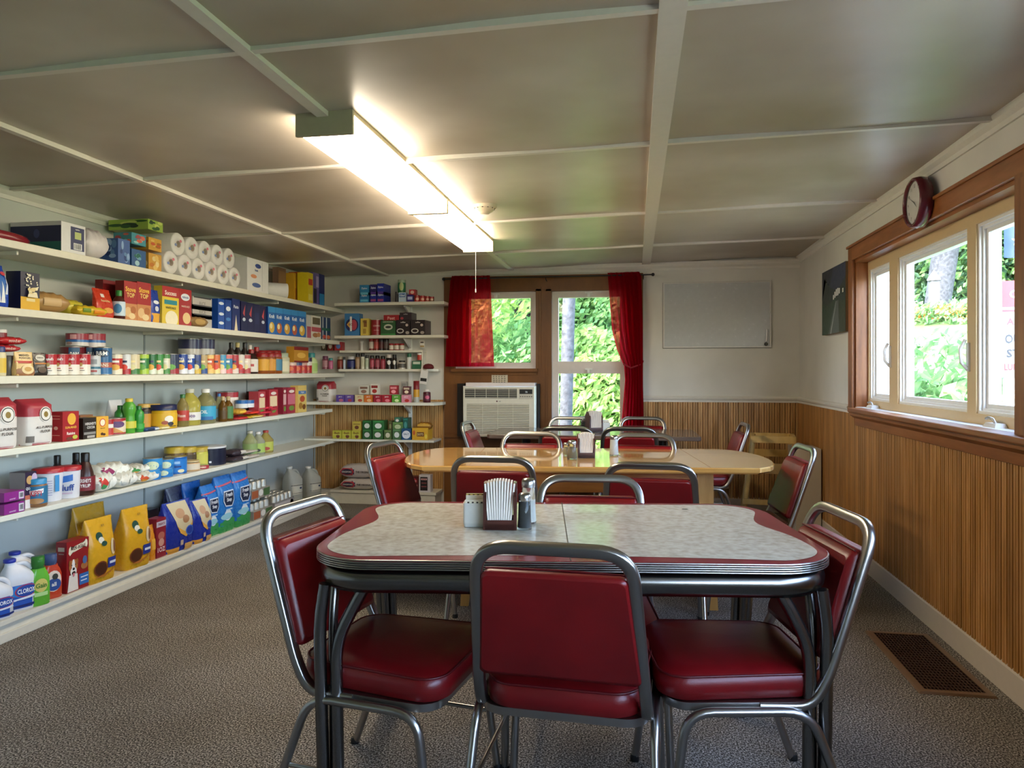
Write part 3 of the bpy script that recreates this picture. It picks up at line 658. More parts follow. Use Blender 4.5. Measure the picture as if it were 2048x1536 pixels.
# ------------------------------------------------------------------ things on the tables
m_holder = wood('reddish_wood_holder', '2f130c', '43201a', '54281d', (3, 3, 3), .3)
def on_table(px, py, zt_):
    zc = (H0-zt_)*F/(py-HY); xc = (px-CX)/F*zc
    return (xc*math.cos(YAW)-zc*math.sin(YAW), xc*math.sin(YAW)+zc*math.cos(YAW), zt_)
def napkin_holder(px, py, zt_, rot, lab, s=1):
    t = empty('napkin_holder', on_table(px, py, zt_+.0015), math.radians(rot), label=lab, cat='napkin holder', group='napkin holders on the tables')
    b = MB(); wv, dv, hv = .046*s, .045*s, .14*s
    for sx in (-1, 1):
        x = sx*wv; b.loft([[(x-.005, y, z) for y, z in ((-dv, 0), (dv, 0), (dv, hv*.8), (dv*.4, hv), (-dv*.4, hv), (-dv, hv*.72))], [(x+.005, y, z) for y, z in ((-dv, 0), (dv, 0), (dv, hv*.8), (dv*.4, hv), (-dv*.4, hv), (-dv, hv*.72))]], m_holder, False)
    b.box(-wv, wv, -dv, dv, 0, .018*s, m_holder); b.box(-wv, wv, -dv, -dv+.008, .0, .03*s, m_holder); b.box(-wv, wv, dv-.008, dv, .0, .03*s, m_holder)
    b.build('rack', t)
    b = MB()
    for k in range(11):
        x = (-.034+.0066*k)*s; tl = (k-5)*.0012*s
        b.loft([[(x+dx+tl*2*q, y*(1-.25*q*q), .02*s+q*.128*s*(1-.07*(abs(k-5)/5)**2)) for dx, y in ((-.0029, -dv*.93), (.0029, -dv*.93), (.0029, dv*.93), (-.0029, dv*.93))] for q in (0, .5, .8, 1)], M('e2d6c8', .8), False)
    b.build('napkins', t); return t
def caddy(px, py, zt_, rot, lab, s=1):
    t = empty('sugar_packet_caddy', on_table(px, py, zt_+.0015), math.radians(rot), label=lab, cat='sugar caddy', group='sugar packet caddies')
    b = MB(); o_ = rrect(.038*s, .032*s, .008*s, 4); i_ = rrect(.035*s, .029*s, .007*s, 4); HC = .074*s
    b.loft([[(x*.94, y*.94, 0) for x, y in o_], [(x, y, .012) for x, y in o_], [(x, y, HC) for x, y in o_], [(x, y, HC) for x, y in i_], [(x*.95, y*.95, .01) for x, y in i_]], M('cfcfc8', .25), False); b.build('container', t)
    b = MB()
    for k in range(9):
        y = (-.025+k*.006)*s; dz = random.uniform(-.004, .004)+.012*(k > 4); c_ = ['ece4cf', 'efe9dc', 'd8c26a', 'efe9dc'][k % 4]
        b.box(-.032*s, .0315*s, y-.001, y+.001, .014, .082*s+dz, M(c_, .7)); 
        if k % 2 == 0:
            for q in range(4): b.box((-.025+.014*q)*s, (-.019+.014*q)*s, y-.0013, y+.0013, .074*s+dz, .080*s+dz, M('3a2a22', .7))
    b.build('packets', t); return t
def shaker(px, py, zt_, fill, lab, r=.021, h=.108, fillh=.5, glass='d9dcd8'):
    t = empty('shaker', on_table(px, py, zt_+.0015), label=lab, cat='shaker', group='salt and pepper shakers')
    g = M(glass, .04, 0, .95)
    b = MB(); b.lathe([(r*1.05, 0), (r*1.08, .006), (r*.98, h*.3), (r*.9, h*.8), (r*.82, h*.82)], g, 16); b.build('jar', t)
    b = MB(); b.lathe([(r*.88, .006), (r*.84, h*fillh), (.001, h*fillh+.003)], fill, 16); b.build('filling', t)
    b = MB(); b.lathe([(r*.92, h*.80), (r*.95, h*.84), (r*.95, h*.93), (r*.75, h*.985), (r*.3, h), (.0005, h)], m_chrome, 16); b.build('cap', t); return t
napkin_holder(1001, 1054, ZT, 8, 'dark wooden napkin holder full of white napkins on the front table')
caddy(952, 1050, ZT, 8, 'white packet caddy left of the napkin holder on the front table')
shaker(1049, 1058, ZT, M('1d1a17', .9), 'pepper shaker with chrome cap in front, right of the front napkin holder', .0205, .112, .72)
shaker(1057, 1046, ZT, M('e6e3dc', .9), 'salt shaker half hidden behind the pepper shaker on the front table', .0235, .144, .5)
napkin_holder(1172, 914, Z2, 8, 'dark napkin holder with tan napkins on the pale wooden table', .95)
shaker(1144, 918, Z2, M('7c6a4a', .9), 'square spice shaker left of the napkin holder on the pale wooden table', .026, .105, .6)
shaker(1133, 911, Z2, M('a59a78', .9), 'small shaker behind the spice shaker on the pale wooden table', .02, .075, .6)
shaker(1228, 911, Z2, M('efebe4', .9), 'tall white salt shaker right of the napkin holder on the pale table', .025, .118, .78)
napkin_holder(1188, 863, .754, 25, 'reddish wooden napkin holder on the dark table by the window', 1.15)
caddy(1210, 863, .754, 10, 'white packet caddy on the dark table by the window')
shaker(1166, 861, .754, M('1d1a17', .9), 'pepper shaker left of the napkin holder on the dark table', .02, .105, .7)
shaker(1173, 856, .754, M('1d1a17', .9), 'second dark shaker behind the pepper shaker on the dark table', .018, .12, .7)
# ================================================================== HIGH CHAIR, WHITE PANEL
hc = empty('high_chair', (1.10, 6.15, 0), math.radians(-8), label='pale wooden restaurant high chair in the rear right corner', cat='high chair')
m_hc = wood('birch_high_chair', 'bd9850', 'cfab62', 'dbba74', (6, 6, 1), .4)
def bar(mb, a, c, w, d, m): mb.tube([a, c], w, m, 8, False, (w, d))
for sx in (-1, 1):
    b = MB(); bar(b, (sx*.24, -.22, 0), (sx*.15, -.14, .73), .022, .014, m_hc); b.build('leg', hc)
    b = MB(); bar(b, (sx*.24, .22, 0), (sx*.15, .14, .73), .022, .014, m_hc); b.build('leg', hc)
    b = MB(); b.box(sx*.155-.012, sx*.155+.012, -.17, .17, .70, .735, m_hc); b.box(sx*.18-.012, sx*.18+.012, -.19, .19, .46, .5, m_hc); b.box(sx*.22-.012, sx*.22+.012, -.22, .22, .16, .19, m_hc); b.build('side_rail', hc)
for q in ((-.165, -.14, .68), (.14, .165, .66)):
    b = MB(); b.box(-.165, .165, q[0], q[1], q[2], .735, m_hc); b.build('top_rail', hc)
b = MB(); b.box(-.19, .19, -.18, .16, .44, .46, m_hc); b.box(-.19, .19, -.185, -.165, .46, .52, m_hc); b.build('seat', hc)
b = MB(); b.box(-.17, .17, .148, .16, .54, .60, m_hc); b.build('back_slat', hc)
b = MB(); b.box(-.23, .23, -.235, -.215, .2, .24, m_hc); b.build('footrest', hc)
b = MB(); x0, x1 = 1.22, 1.405; y0 = 5.86
b.box(x0, x1, y0, y0+.30, 0, .655, M('c9bda6', .5)); o = b.build('cabinet', bevel=.004); tag(o, 'plain cream box cabinet on the floor against the right wall', 'cabinet')
# ================================================================== CEILING LIGHT
lt = empty('ceiling_light', (-1.135, 3.88, 2.21), label='long two-section fluorescent ceiling light with wraparound lens', cat='ceiling light')
def _lens():
    m, b, L = newmat('lit_prismatic_lens'); tc = N(m, 'ShaderNodeTexCoord'); sp = N(m, 'ShaderNodeSeparateXYZ'); L.new(tc.outputs['Object'], sp.inputs[0])
    ab = N(m, 'ShaderNodeMath', operation='ABSOLUTE'); L.new(sp.outputs[0], ab.inputs[0])
    mr = N(m, 'ShaderNodeMapRange', interpolation_type='SMOOTHSTEP'); mr.inputs['From Min'].default_value = .005; mr.inputs['From Max'].default_value = .045; mr.inputs['To Min'].default_value = .62; mr.inputs['To Max'].default_value = 1
    L.new(ab.outputs[0], mr.inputs['Value']); ml = N(m, 'ShaderNodeMath', operation='MULTIPLY'); ml.inputs[1].default_value = LAMP_E; L.new(mr.outputs[0], ml.inputs[0])
    b.inputs['Base Color'].default_value = (.9, .85, .75, 1); b.inputs['Emission Color'].default_value = (1, .86, .66, 1); L.new(ml.outputs[0], b.inputs['Emission Strength']); b.inputs['Roughness'].default_value = .3; return m
m_lens = _lens(); hw = .107
yA, yM, yE = -1.345, .02, 1.325
for a, c in ((yA, yM), (yM, yE)):
    b = MB(); pr = [(-hw, -.012), (-hw, -.062), (-hw+.012, -.078), (hw-.012, -.078), (hw, -.062), (hw, -.012)]
    b.loft([[(x, y, z-.005) for x, z in pr] for y in (a+.01, c-.01)], m_lens, False, True, True); b.build('lens', lt)
    b = MB(); b.box(-hw-.004, hw+.004, a, c, -.014, .005, M('c9b999', .4)); b.build('channel', lt)
for y, s_ in ((yA, -1), (yM-.008, 0), (yM+.008, 0), (yE, 1)):
    b = MB(); b.box(-hw-.005, hw+.005, y-.008, y+.008, -.087, .004, M('a89f86' if s_ else 'd8caa6', .45)); b.build('end_cap', lt)
pc = MB(); pc.tube([(-1.135, 5.12, 2.13), (-1.135, 5.12, 1.84)], .0012, M('d8d4cc', .6), 5); pc.lathe([(.0, 1.815), (.005, 1.82), (.004, 1.84), (0, 1.845)], M('d8d4cc', .5), 8, (-1.135, 5.12)); o = pc.build('pull_cord'); tag(o, 'thin white pull cord hanging from the ceiling light before the red curtain', 'pull cord')
sm = empty('smoke_detector', (-.86, 4.12, CZ(-.86)-.001), label='round cream smoke detector on the ceiling right of the light', cat='smoke detector')
b = MB(); b.lathe([(.068, -.022), (.07, -.01), (.07, .0)][::1], M('d9c9b0', .4), 28); b.build('base', sm)
b = MB(); b.lathe([(.0005, -.052), (.028, -.052), (.03, -.046), (.045, -.04), (.062, -.022)], M('d9c9b0', .4), 28)
for k in range(12): a = 2*PI*k/12; b.box(.058*math.cos(a)-.004, .058*math.cos(a)+.004, .058*math.sin(a)-.004, .058*math.sin(a)+.004, -.026, -.021, '3a342c')
b.build('dome', sm)
# ================================================================== AIR CONDITIONER
YA = 6.50
ax0, ax1 = XonY(925, YA), XonY(1070, YA); az1, az0 = ZAT(772, ax0, YA), ZAT(874, ax0, YA)
ac = empty('air_conditioner', ((ax0+ax1)/2, YA, az0), label='white window air conditioner below the left rear window', cat='air conditioner')
wA, hA = ax1-ax0, az1-az0; m_ac = M('d6d0be', .4)
b = MB(); b.box(-wA/2-.075, -wA/2-.004, .10, YB-SD-YA-.002, -.005, hA+.02, M('17120f', .8)); b.build('dark_gap', ac); b = MB(); b.box(wA/2+.004, wA/2+.022, .10, YB-SD-YA-.002, -.005, hA+.02, M('17120f', .8)); b.build('dark_gap', ac)  # black blocks draw the dark recess at each side, shade put in as colour
b = MB(); b.box(-wA/2, wA/2, .02, YB-SD-YA-.002, 0, hA, m_ac); b.box(-wA/2+.02, wA/2-.01, .05, YB-SD-YA-.002, hA, hA+.03, M('d9cfcb', .5)); b.build('cabinet', ac)
b = MB(); b.loft([[(-wA/2, .02, 0), (wA/2, .02, 0), (wA/2, .02, hA), (-wA/2, .02, hA)], [(-wA/2+.008, 0, .008), (wA/2-.008, 0, .008), (wA/2-.008, 0, hA-.008), (-wA/2+.008, 0, hA-.008)]], m_ac, False)
b.box(-wA*.44, wA*.42, -.001, .0, hA*.08, hA*.655, '8c8675')
for k in range(17): z = hA*(.09+.0335*k); b.loft([[(x, -.001, z), (x, -.007, z+.004), (x, -.001, z+.0095)] for x in (-wA*.44, wA*.42)], m_ac, False)
for k in range(3): x = -wA*.22+k*wA*.21; b.box(x-.001, x+.001, -.008, 0, hA*.08, hA*.655, m_ac)
b.build('front_grille', ac)
b = MB(); b.box(-wA*.465, wA*.255, -.003, .0, hA*.765, hA*.945, '1c1a18')
for k in range(5): z = hA*(.775+.036*k); b.box(-wA*.465, wA*.255, -.006, -.002, z, z+.004, m_ac)
for k in range(4): x = -wA*.465+wA*.72*(k+.9)/4.6; b.box(x-.0015, x+.0015, -.0065, -.002, hA*.765, hA*.945, m_ac)
b.build('louver', ac)
b = MB(); b.box(wA*.28, wA*.475, -.002, 0, hA*.75, hA*.95, M('c4beb0', .4)); b.box(wA*.29, wA*.465, -.004, -.001, hA*.85, hA*.94, '15181a')
for k in range(6): b.box(wA*(.295+.03*k), wA*(.313+.03*k), -.004, -.001, hA*.79, hA*.81, '6f6a60')
b.mark(lambda x, z: (x+wA*.38, -.0045, hA*.865+z), ('t', '70', .55, .5, .8, 'cfd8dc'), .04, .02); b.build('control_panel', ac)
b = MB(); b.mark(lambda x, z: (x, -.0015, hA*.69+z), ('e', .3, .5, .1, .5, '5a3038'), .07, .014); b.mark(lambda x, z: (x+.012, -.0015, hA*.69+z), ('t', 'LG', .5, .5, .9, '5c5c5c'), .04, .012); b.build('badge', ac)
b = MB(); pn = ((XonY(983, YB-.03), XonY(1015, YB-.03))); z0_, z1_ = ZAT(767, pn[0], YB), ZAT(743, pn[0], YB)
b.box(pn[0], pn[1], YB-SD-.004, YB-SD-.001, z0_, z1_, M('cbbfa6', .8)); ww, hh_ = pn[1]-pn[0], z1_-z0_
for k in range(6):
    for q in range(5): b.box(pn[0]+ww*(.08+.17*q), pn[0]+ww*(.08+.17*q+random.uniform(.08, .14)), YB-SD-.0046, YB-SD-.004, z0_+hh_*(.1+.15*k), z0_+hh_*(.1+.15*k+.06), '5c5348')
o = b.build('paper_note'); tag(o, 'small handwritten paper note taped above the air conditioner', 'note')
# ================================================================== CURTAINS
YC = YB-.10
b = MB(); rx0, rx1, rz = XonY(888, YC), XonY(1305, YC), 2.115
b.tube([(rx0, YC, rz), (rx1, YC, rz)], .006, m_black, 10); b.lathe([(0, -.015), (.012, -.01), (.016, 0), (.012, .01), (0, .015)], m_black, 10)
o = b.build('curtain_rod'); tag(o, 'thin black curtain rod above the rear windows', 'curtain rod')
b = MB()
for x in (rx0-.004, rx1+.004): b.T = Matrix.Translation((x, YC, rz)); b.lathe([(0.0005, -.016), (.012, -.011), (.016, 0), (.012, .011), (.0005, .016)], m_black, 12)
b.build('finial', o)
b = MB(); b.T = Matrix()
for x in (rx0+.08, (rx0+rx1)/2, rx1-.08): b.tube([(x, YC, rz-.006), (x, YC, rz-.02), (x, YB-.021, rz-.03)], .004, m_black, 8)
b.build('bracket', o)
def _sheer():
    m, b, L = newmat('sheer_red_voile'); c = lin('b3122a')+(1,)
    tl = N(m, 'ShaderNodeBsdfTranslucent'); tl.inputs[0].default_value = c; df = N(m, 'ShaderNodeBsdfDiffuse'); df.inputs[0].default_value = lin('9a1122')+(1,)
    tr = N(m, 'ShaderNodeBsdfTransparent'); tr.inputs[0].default_value = lin('ff8a8e')+(1,)
    m1 = N(m, 'ShaderNodeMixShader'); m1.inputs[0].default_value = .6; L.new(df.outputs[0], m1.inputs[1]); L.new(tl.outputs[0], m1.inputs[2])
    nz = noise(m, L, 400, 1); mr = N(m, 'ShaderNodeMapRange'); mr.inputs['To Min'].default_value = .2; mr.inputs['To Max'].default_value = .5; L.new(nz.outputs['Fac'], mr.inputs['Value'])
    m2 = N(m, 'ShaderNodeMixShader'); L.new(mr.outputs[0], m2.inputs[0]); L.new(m1.outputs[0], m2.inputs[1]); L.new(tr.outputs[0], m2.inputs[2])
    L.new(m2.outputs[0], m.node_tree.nodes['Material Output'].inputs[0]); return m
m_sheer = _sheer()
def curtain(name, keys, folds, label, dense=()):
    # keys: (z, x left, x right, amplitude); straight rows of cloth with vertical folds
    b = MB(); n = 90; rings = []
    for i in range(len(keys)-1):
        for q in range(8):
            t_ = q/8; z, xa, xb_, am = [keys[i][k]*(1-t_)+keys[i+1][k]*t_ for k in range(4)]
            rings.append((z, xa, xb_, am))
    rings.append(keys[-1]); rr = []
    for z, xa, xb_, am in rings:
        rr.append([(xa+(xb_-xa)*(j/n)+.004*math.sin(j*1.7), YC-.008*0 + am*math.sin(2*PI*folds*j/n + .6*math.sin(z*3))*(.6+.4*math.sin(j*.31)), z) for j in range(n+1)])
    b.loft(rr, m_sheer, True, False, False)
    for f0, f1, dy in dense: b.loft([[(p[0], p[1]+dy, p[2]) for p in r[int(f0*n):int(f1*n)+1]] for r in rr], m_sheer, True, False, False)
    o = b.build(name); tag(o, label, 'curtain'); return o
def XC(px): return XonY(px, YC)
def ZCc(py, px): return ZAT(py, XC(px), YC)
curtain('curtain', [(rz+.025, XC(905), XC(979), .012), (rz-.02, XC(902), XC(980), .012), (ZCc(640, 900), XC(896), XC(984), .02), (ZCc(733, 900), XC(892), XC(988), .024)], 7, 'sheer red curtain panel covering the left half of the left rear window', dense=((0, .5, .03), (0, .48, -.022)))
curtain('curtain', [(rz+.025, XC(1215), XC(1278), .010), (rz-.02, XC(1216), XC(1282), .012), (ZCc(660, 1250), XC(1224), XC(1285), .018), (ZCc(700, 1250), XC(1234), XC(1285), .018), (ZCc(732, 1250), XC(1248), XC(1285), .014), (ZCc(760, 1250), XC(1250), XC(1285), .014), (ZCc(845, 1250), XC(1243), XC(1287), .018), (.55, XC(1243), XC(1288), .018)], 6, 'sheer red curtain gathered at the right side of the right rear window', dense=((.42, 1, .025), (.5, 1, -.02)))
b = MB(); b.tube([(XC(1247), YC-.02, ZCc(728, 1260)), (XC(1262), YC-.035, ZCc(736, 1260)), (XC(1284), YC-.01, ZCc(728, 1260)), (XC(1286), YB-.03, ZCc(722, 1260))], .008, M('8d1022', .8), 8); o = b.build('curtain_tieback'); tag(o, 'red fabric tieback around the right rear curtain', 'tieback')
# ================================================================== WALL THINGS
wx0, wx1 = XonY(1326, YB), XonY(1542, YB); wz1, wz0 = ZAT(561, wx1, YB)-.003, ZAT(695, wx1, YB)
wb = empty('whiteboard', ((wx0+wx1)/2, YB, wz0), label='blank whiteboard with thin aluminium frame on the rear wall', cat='whiteboard')
w_, h_b = wx1-wx0, wz1-wz0
b = MB(); b.box(-w_/2-.003, w_/2+.003, -.006, -.001, -.004, h_b+.002, '77746e'); b.box(-w_/2+.006, w_/2-.006, -.012, -.006, .006, h_b-.006, M('bcbebd', .25)); b.build('panel', wb)  # dark plate behind overhangs the frame, a shadow edge put in as colour
b = MB(); 
for bx in ((-w_/2, w_/2, 0, .012), (-w_/2, w_/2, h_b-.012, h_b), (-w_/2, -w_/2+.012, .012, h_b-.012), (w_/2-.012, w_/2, .012, h_b-.012)): b.box(bx[0], bx[1], -.017, -.001, bx[2], bx[3], M('cfccc5', .35))
b.build('frame', wb)
b = MB(); b.T = Matrix.Translation((wx1-.045, YB-.024, wz0+.03)) @ Matrix.Rotation(PI/2, 4, 'X'); b.lathe([(.016, -.012), (.017, 0), (.012, .006), (.0005, .007)], M('4a4a4a', .4), 14); o = b.build('magnet'); tag(o, 'small dark round magnet in the lower right corner of the whiteboard', 'magnet')
b = MB(); b.tube([(wx1-.042, YB-.024, wz0+.055), (wx1-.038, YB-.024, wz0+.16)], .007, M('e4e4e0', .4), 8); o = b.build('marker_pen'); tag(o, 'white marker pen standing above the magnet on the whiteboard', 'marker')
py0, py1 = YonX(1693, XR-.03), YonX(1646, XR-.03)
pz1, pz0 = ZAT(522, XR-.03, py0), ZAT(662, XR-.03, py0)
pt = empty('picture', (XR, (py0+py1)/2, pz0), label='dark unframed canvas picture of a mountain road on the right wall', cat='picture')
wP, hP = py1-py0, pz1-pz0
b = MB(); b.box(-.035, -.001, -wP/2, wP/2, 0, hP, M('7a6347', .7)); b.build('stretcher_frame', pt)
b = MB(); fn = lambda x, z: (-.036, -x, z)
def pm(*mk): b.mark(fn, mk, wP, hP)
pm('r', 0, 0, 1, 1, '22302c'); fn = lambda x, z: (-.0365, -x, z)
pm('p', [(0, .55), (.1, .9), (.3, .75), (.5, 1), (0, 1)], '1b2233'); pm('p', [(.5, 1), (.35, .72), (.7, .62), (1, .8), (1, 1)], '2c3550'); pm('p', [(0, 0), (.55, 0), (.62, .55), (.3, .45), (0, .5)], '24402c')
fn = lambda x, z: (-.037, -x, z); pm('p', [(.3, 0), (.75, 0), (.72, .48), (.6, .48)], '55605e'); pm('p', [(.75, 0), (1, 0), (1, .45), (.74, .46)], '2c3a22')
fn = lambda x, z: (-.0375, -x, z); pm('p', [(.38, 0), (.42, 0), (.64, .47), (.63, .47)], 'aab3b0')
for k, (x, z, s_) in enumerate(((.5, .54, .07), (.56, .56, .09), (.62, .58, .1), (.68, .58, .11), (.74, .6, .08), (.88, .6, .06))): pm('r', x, z-.03, x+.045, z-.03+s_, 'dfe2e0')
b.build('canvas', pt)
# wall clock
cy_ = YonX(1838, XR-.05); cz_ = ZAT(405, XR-.05, cy_)
ck = empty('wall_clock', (XR-.024, cy_, cz_), label='round dark red wall clock above the large right window', cat='clock')
Rm = Matrix.Rotation(-PI/2, 4, 'Y')       # local z -> -x (into the room)
b = MB(); b.T = Rm; b.lathe([(.1, 0), (.122, .004), (.126, .03), (.12, .058), (.112, .064), (.106, .058), (.104, .05)], M('5a1522', .25), 40, cap=False); b.add([(.1*math.cos(k*PI/16), .1*math.sin(k*PI/16), 0) for k in range(32)], [tuple(range(32))[::-1]], '2a0b12'); b.build('rim', ck)
b = MB(); b.T = Rm; b.add([(.105*math.cos(k*PI/20), .105*math.sin(k*PI/20), .046) for k in range(40)], [tuple(range(40))], M('cdc9c4', .5)); b.T = Matrix()
for k in range(12):
    a = 2*PI*(k+1)/12; x, z = .083*math.sin(a), .083*math.cos(a)
    b.mark(lambda u, v: (-.0468, -(u+x), z-.009+v), ('t', str(k+1), .5, .5, 1, '34302e'), .03, .016)
b.build('dial', ck)
for nm, a, l, w2 in (('hour_hand', 2.3, .052, .004), ('minute_hand', 5.2, .078, .003)):
    b = MB(); dx, dz = math.sin(a), math.cos(a); b.add([(-.049, -(dx*l), dz*l), (-.049, -(dz*w2), -dx*w2), (-.049, dz*w2, dx*w2), (-.049, dx*.01, -dz*.01)], [(0, 1, 3, 2)], '1d1b1b'); b.build(nm, ck)
b = MB(); b.T = Rm; b.add([(.108*math.cos(k*PI/20), .108*math.sin(k*PI/20), .056) for k in range(40)], [tuple(range(40))], m_glass); b.build('glass', ck)
# floor registers
def register(name, x0, x1, y0, y1, mf, lab):
    t = empty(name, ((x0+x1)/2, (y0+y1)/2, .001), label=lab, cat='floor vent'); hx, hy = (x1-x0)/2, (y1-y0)/2; f = .03
    b = MB(); b.loft([[(x*hx, y*hy, 0) for x, y in ((-1,-1),(1,-1),(1,1),(-1,1))], [(x*(hx-.006), y*(hy-.006), .008) for x, y in ((-1,-1),(1,-1),(1,1),(-1,1))], [(x*(hx-f), y*(hy-f), .008) for x, y in ((-1,-1),(1,-1),(1,1),(-1,1))], [(x*(hx-f), y*(hy-f), .001) for x, y in ((-1,-1),(1,-1),(1,1),(-1,1))]], mf, False, False); b.build('frame', t)
    b = MB(); b.box(-hx+f, hx-f, -hy+f, hy-f, .0002, .001, '0d0b0a'); n1 = int((2*hx-2*f)/.0135); n2 = int((2*hy-2*f)/.026)
    for k in range(n1+1): x = -hx+f+(2*hx-2*f)*k/n1; b.box(x-.002, x+.002, -hy+f, hy-f, .001, .007, M('4a3026', .4, .4))
    for k in range(n2+1): y = -hy+f+(2*hy-2*f)*k/n2; b.box(-hx+f, hx-f, y-.003, y+.003, .001, .006, M('3b2720', .4, .4))
    b.build('grille', t)
register('floor_register', 1.085, 1.365, 3.03, 3.71, M('7d624a', .4, .3), 'long brown metal floor register by the right baseboard')
register('floor_register', -2.60, -2.33, 5.25, 5.8, M('3a2f28', .5, .3), 'dark floor register on the carpet behind the left chair')
# ================================================================== SHELVES
XF = -2.80
SH = {  # name: (wall, top z, front plane, wording, thickness)
 'L1': ('L', 1.847, XF, 'top shelf, left wall', .036), 'L2': ('L', 1.539, XF, 'second shelf down, left wall', .036), 'L3': ('L', 1.228, XF, 'third shelf down, left wall', .036),
 'L4': ('L', .896, XF, 'fourth shelf down, left wall', .03), 'L5': ('L', .597, XF, 'fifth shelf down, left wall', .026), 'L6': ('L', .108, XF-.045, 'bottom shelf, left wall', .024),
 'B1': ('B', 1.892, 6.46, 'top shelf, rear wall', .028), 'B2': ('B', 1.583, 6.46, 'second shelf down, rear wall', .026), 'B3': ('B', 1.447, 6.58, 'narrow third shelf, rear wall', .022),
 'B4': ('B', 1.268, 6.56, 'narrow fourth shelf, rear wall', .022), 'B5': ('B', .958, 6.44, 'fifth shelf down, rear wall', .026), 'B6': ('B', .612, 6.44, 'lowest hanging shelf, rear wall', .022), 'B7': ('B', .128, 6.46, 'bottom shelf, rear wall', .024)}
BR = {'B1': 888, 'B2': 888, 'B3': 845, 'B4': 843, 'B5': 868, 'B6': 868, 'B7': 872}
WH = ['uppermost', 'second from top', 'third from top', 'fourth from top', 'fifth from top', 'lowest']
for i in range(1, 7):
    w_, z, xf, wd_, th = SH['L%d' % i]; y1 = 6.43 if i in (4, 6) else (YB-.003)
    b = MB(); b.box(XL+.001, xf, .6, y1, z-th, z, m_shelf)
    if i == 6:
        b.box(XL+.001, xf-.02, .6, y1, .001, z-th, m_shelf); b.box(xf-.02, xf-.006, .6, y1, .001, .045, m_shelf)
    else:
        for yq in (1.7, 2.95, 4.2, 5.46, 6.35): b.box(XL+.001, xf-.04, yq-.006, yq+.006, z-th-.02, z-th, m_shelf)
    o = b.build('wall_shelf', bevel=.003); tag(o, 'long white board shelf on the left wall, %s of six' % WH[i-1], 'shelf', 'long shelves on the left wall')
for i in range(1, 8):
    w_, z, yf, wd_, th = SH['B%d' % i]; x1 = XonY(BR['B%d' % i], yf); x0 = XF+.003 if i in (1, 2, 3) else (XF-.06 if i == 4 else XL+.001)
    if i == 3: x0 = XF + .003
    if i in (6,): x0 = XL+.03
    if i == 7: x0 = XF-.04
    yb_ = YB-.022 if z < RAIL else YB-.001
    b = MB()
    if i in (5,): x2 = XonY(890, YB-.05); b.prism([(x0, yf), (x1, yf), (x2, yf+.14), (x2, yb_), (x0, yb_)], z-th, z, m_shelf)
    elif i == 4: b.prism([(XF+.003, yf), (x1, yf), (x1, yf+.0), (XonY(877, yf+.09), yf+.09), (XonY(877, yf+.09), yb_), (XF+.003, yb_)], z-th, z, m_shelf)
    else: b.box(x0, x1, yf, yb_, z-th, z, m_shelf)
    if i == 7: b.box(x0, x1-.012, yf+.012, yb_, .001, z-th, m_shelf)
    if i == 3: b.box(x1-.012, x1, yf+.004, yb_, SH['B4'][1]+.001, z-th, m_shelf)
    o = b.build('wall_shelf', bevel=.003); tag(o, 'short white board shelf on the rear wall, %s of seven' % ['uppermost', 'second from top', 'third from top', 'fourth from top', 'fifth from top', 'second lowest', 'lowest'][i-1], 'shelf', 'short shelves on the rear wall')
# upright standard with brackets on the rear wall
st = empty('shelf_standard', (XonY(822, YB), YB, 0), label='white metal shelf upright with brackets on the rear wall', cat='shelf upright')
b = MB(); b.box(-.018, .018, -.018, -.0125, .16, 1.88, m_white); b.build('upright', st)
for z, d in ((SH['B1'][1]-.03, .2), (SH['B2'][1]-.028, .2), (SH['B5'][1]-.028, .2), (SH['B6'][1]-.024, .2)):
    b = MB(); b.loft([[(x, -.014, z), (x, -d, z), (x, -d, z-.008), (x, -.03, z-.085), (x, -.014, z-.09)] for x in (-.009, .009)], m_white, False); b.build('bracket', st)
# ------------------------------------------------------------------ placing goods
def spot(S, a, b_, yt, off, d, round_):
    w_, z, fp, wd_, th = SH[S]
    if w_ == 'L':
        X = fp - off; ya, yb_ = YonX(a, X), YonX(b_, X); w = yb_-ya; y = (ya+yb_)/2; dd = d or w
        if round_: dd = w
        h = ZAT(yt, X, y) - z; return (X-dd/2, y), w, h, dd, PI/2, z
    Y = fp + off; xa, xb_ = XonY(a, Y), XonY(b_, Y); w = xb_-xa; x = (xa+xb_)/2; dd = d or w
    if round_: dd = w
    h = ZAT(yt, x, Y) - z; return (x, Y+dd/2), w, h, dd, 0, z
CNT = {}
def finish(o, label, cat, group): tag(o, label, cat, group)
def facecam(x, y): return math.atan2(y, x) - 3*PI/2 + PI  # local -Y turned towards the room
def shade(c, k):
    c = c.lstrip('#'); return ''.join('%02x' % max(0, min(255, int(int(c[i:i+2], 16)*k))) for i in (0, 2, 4))
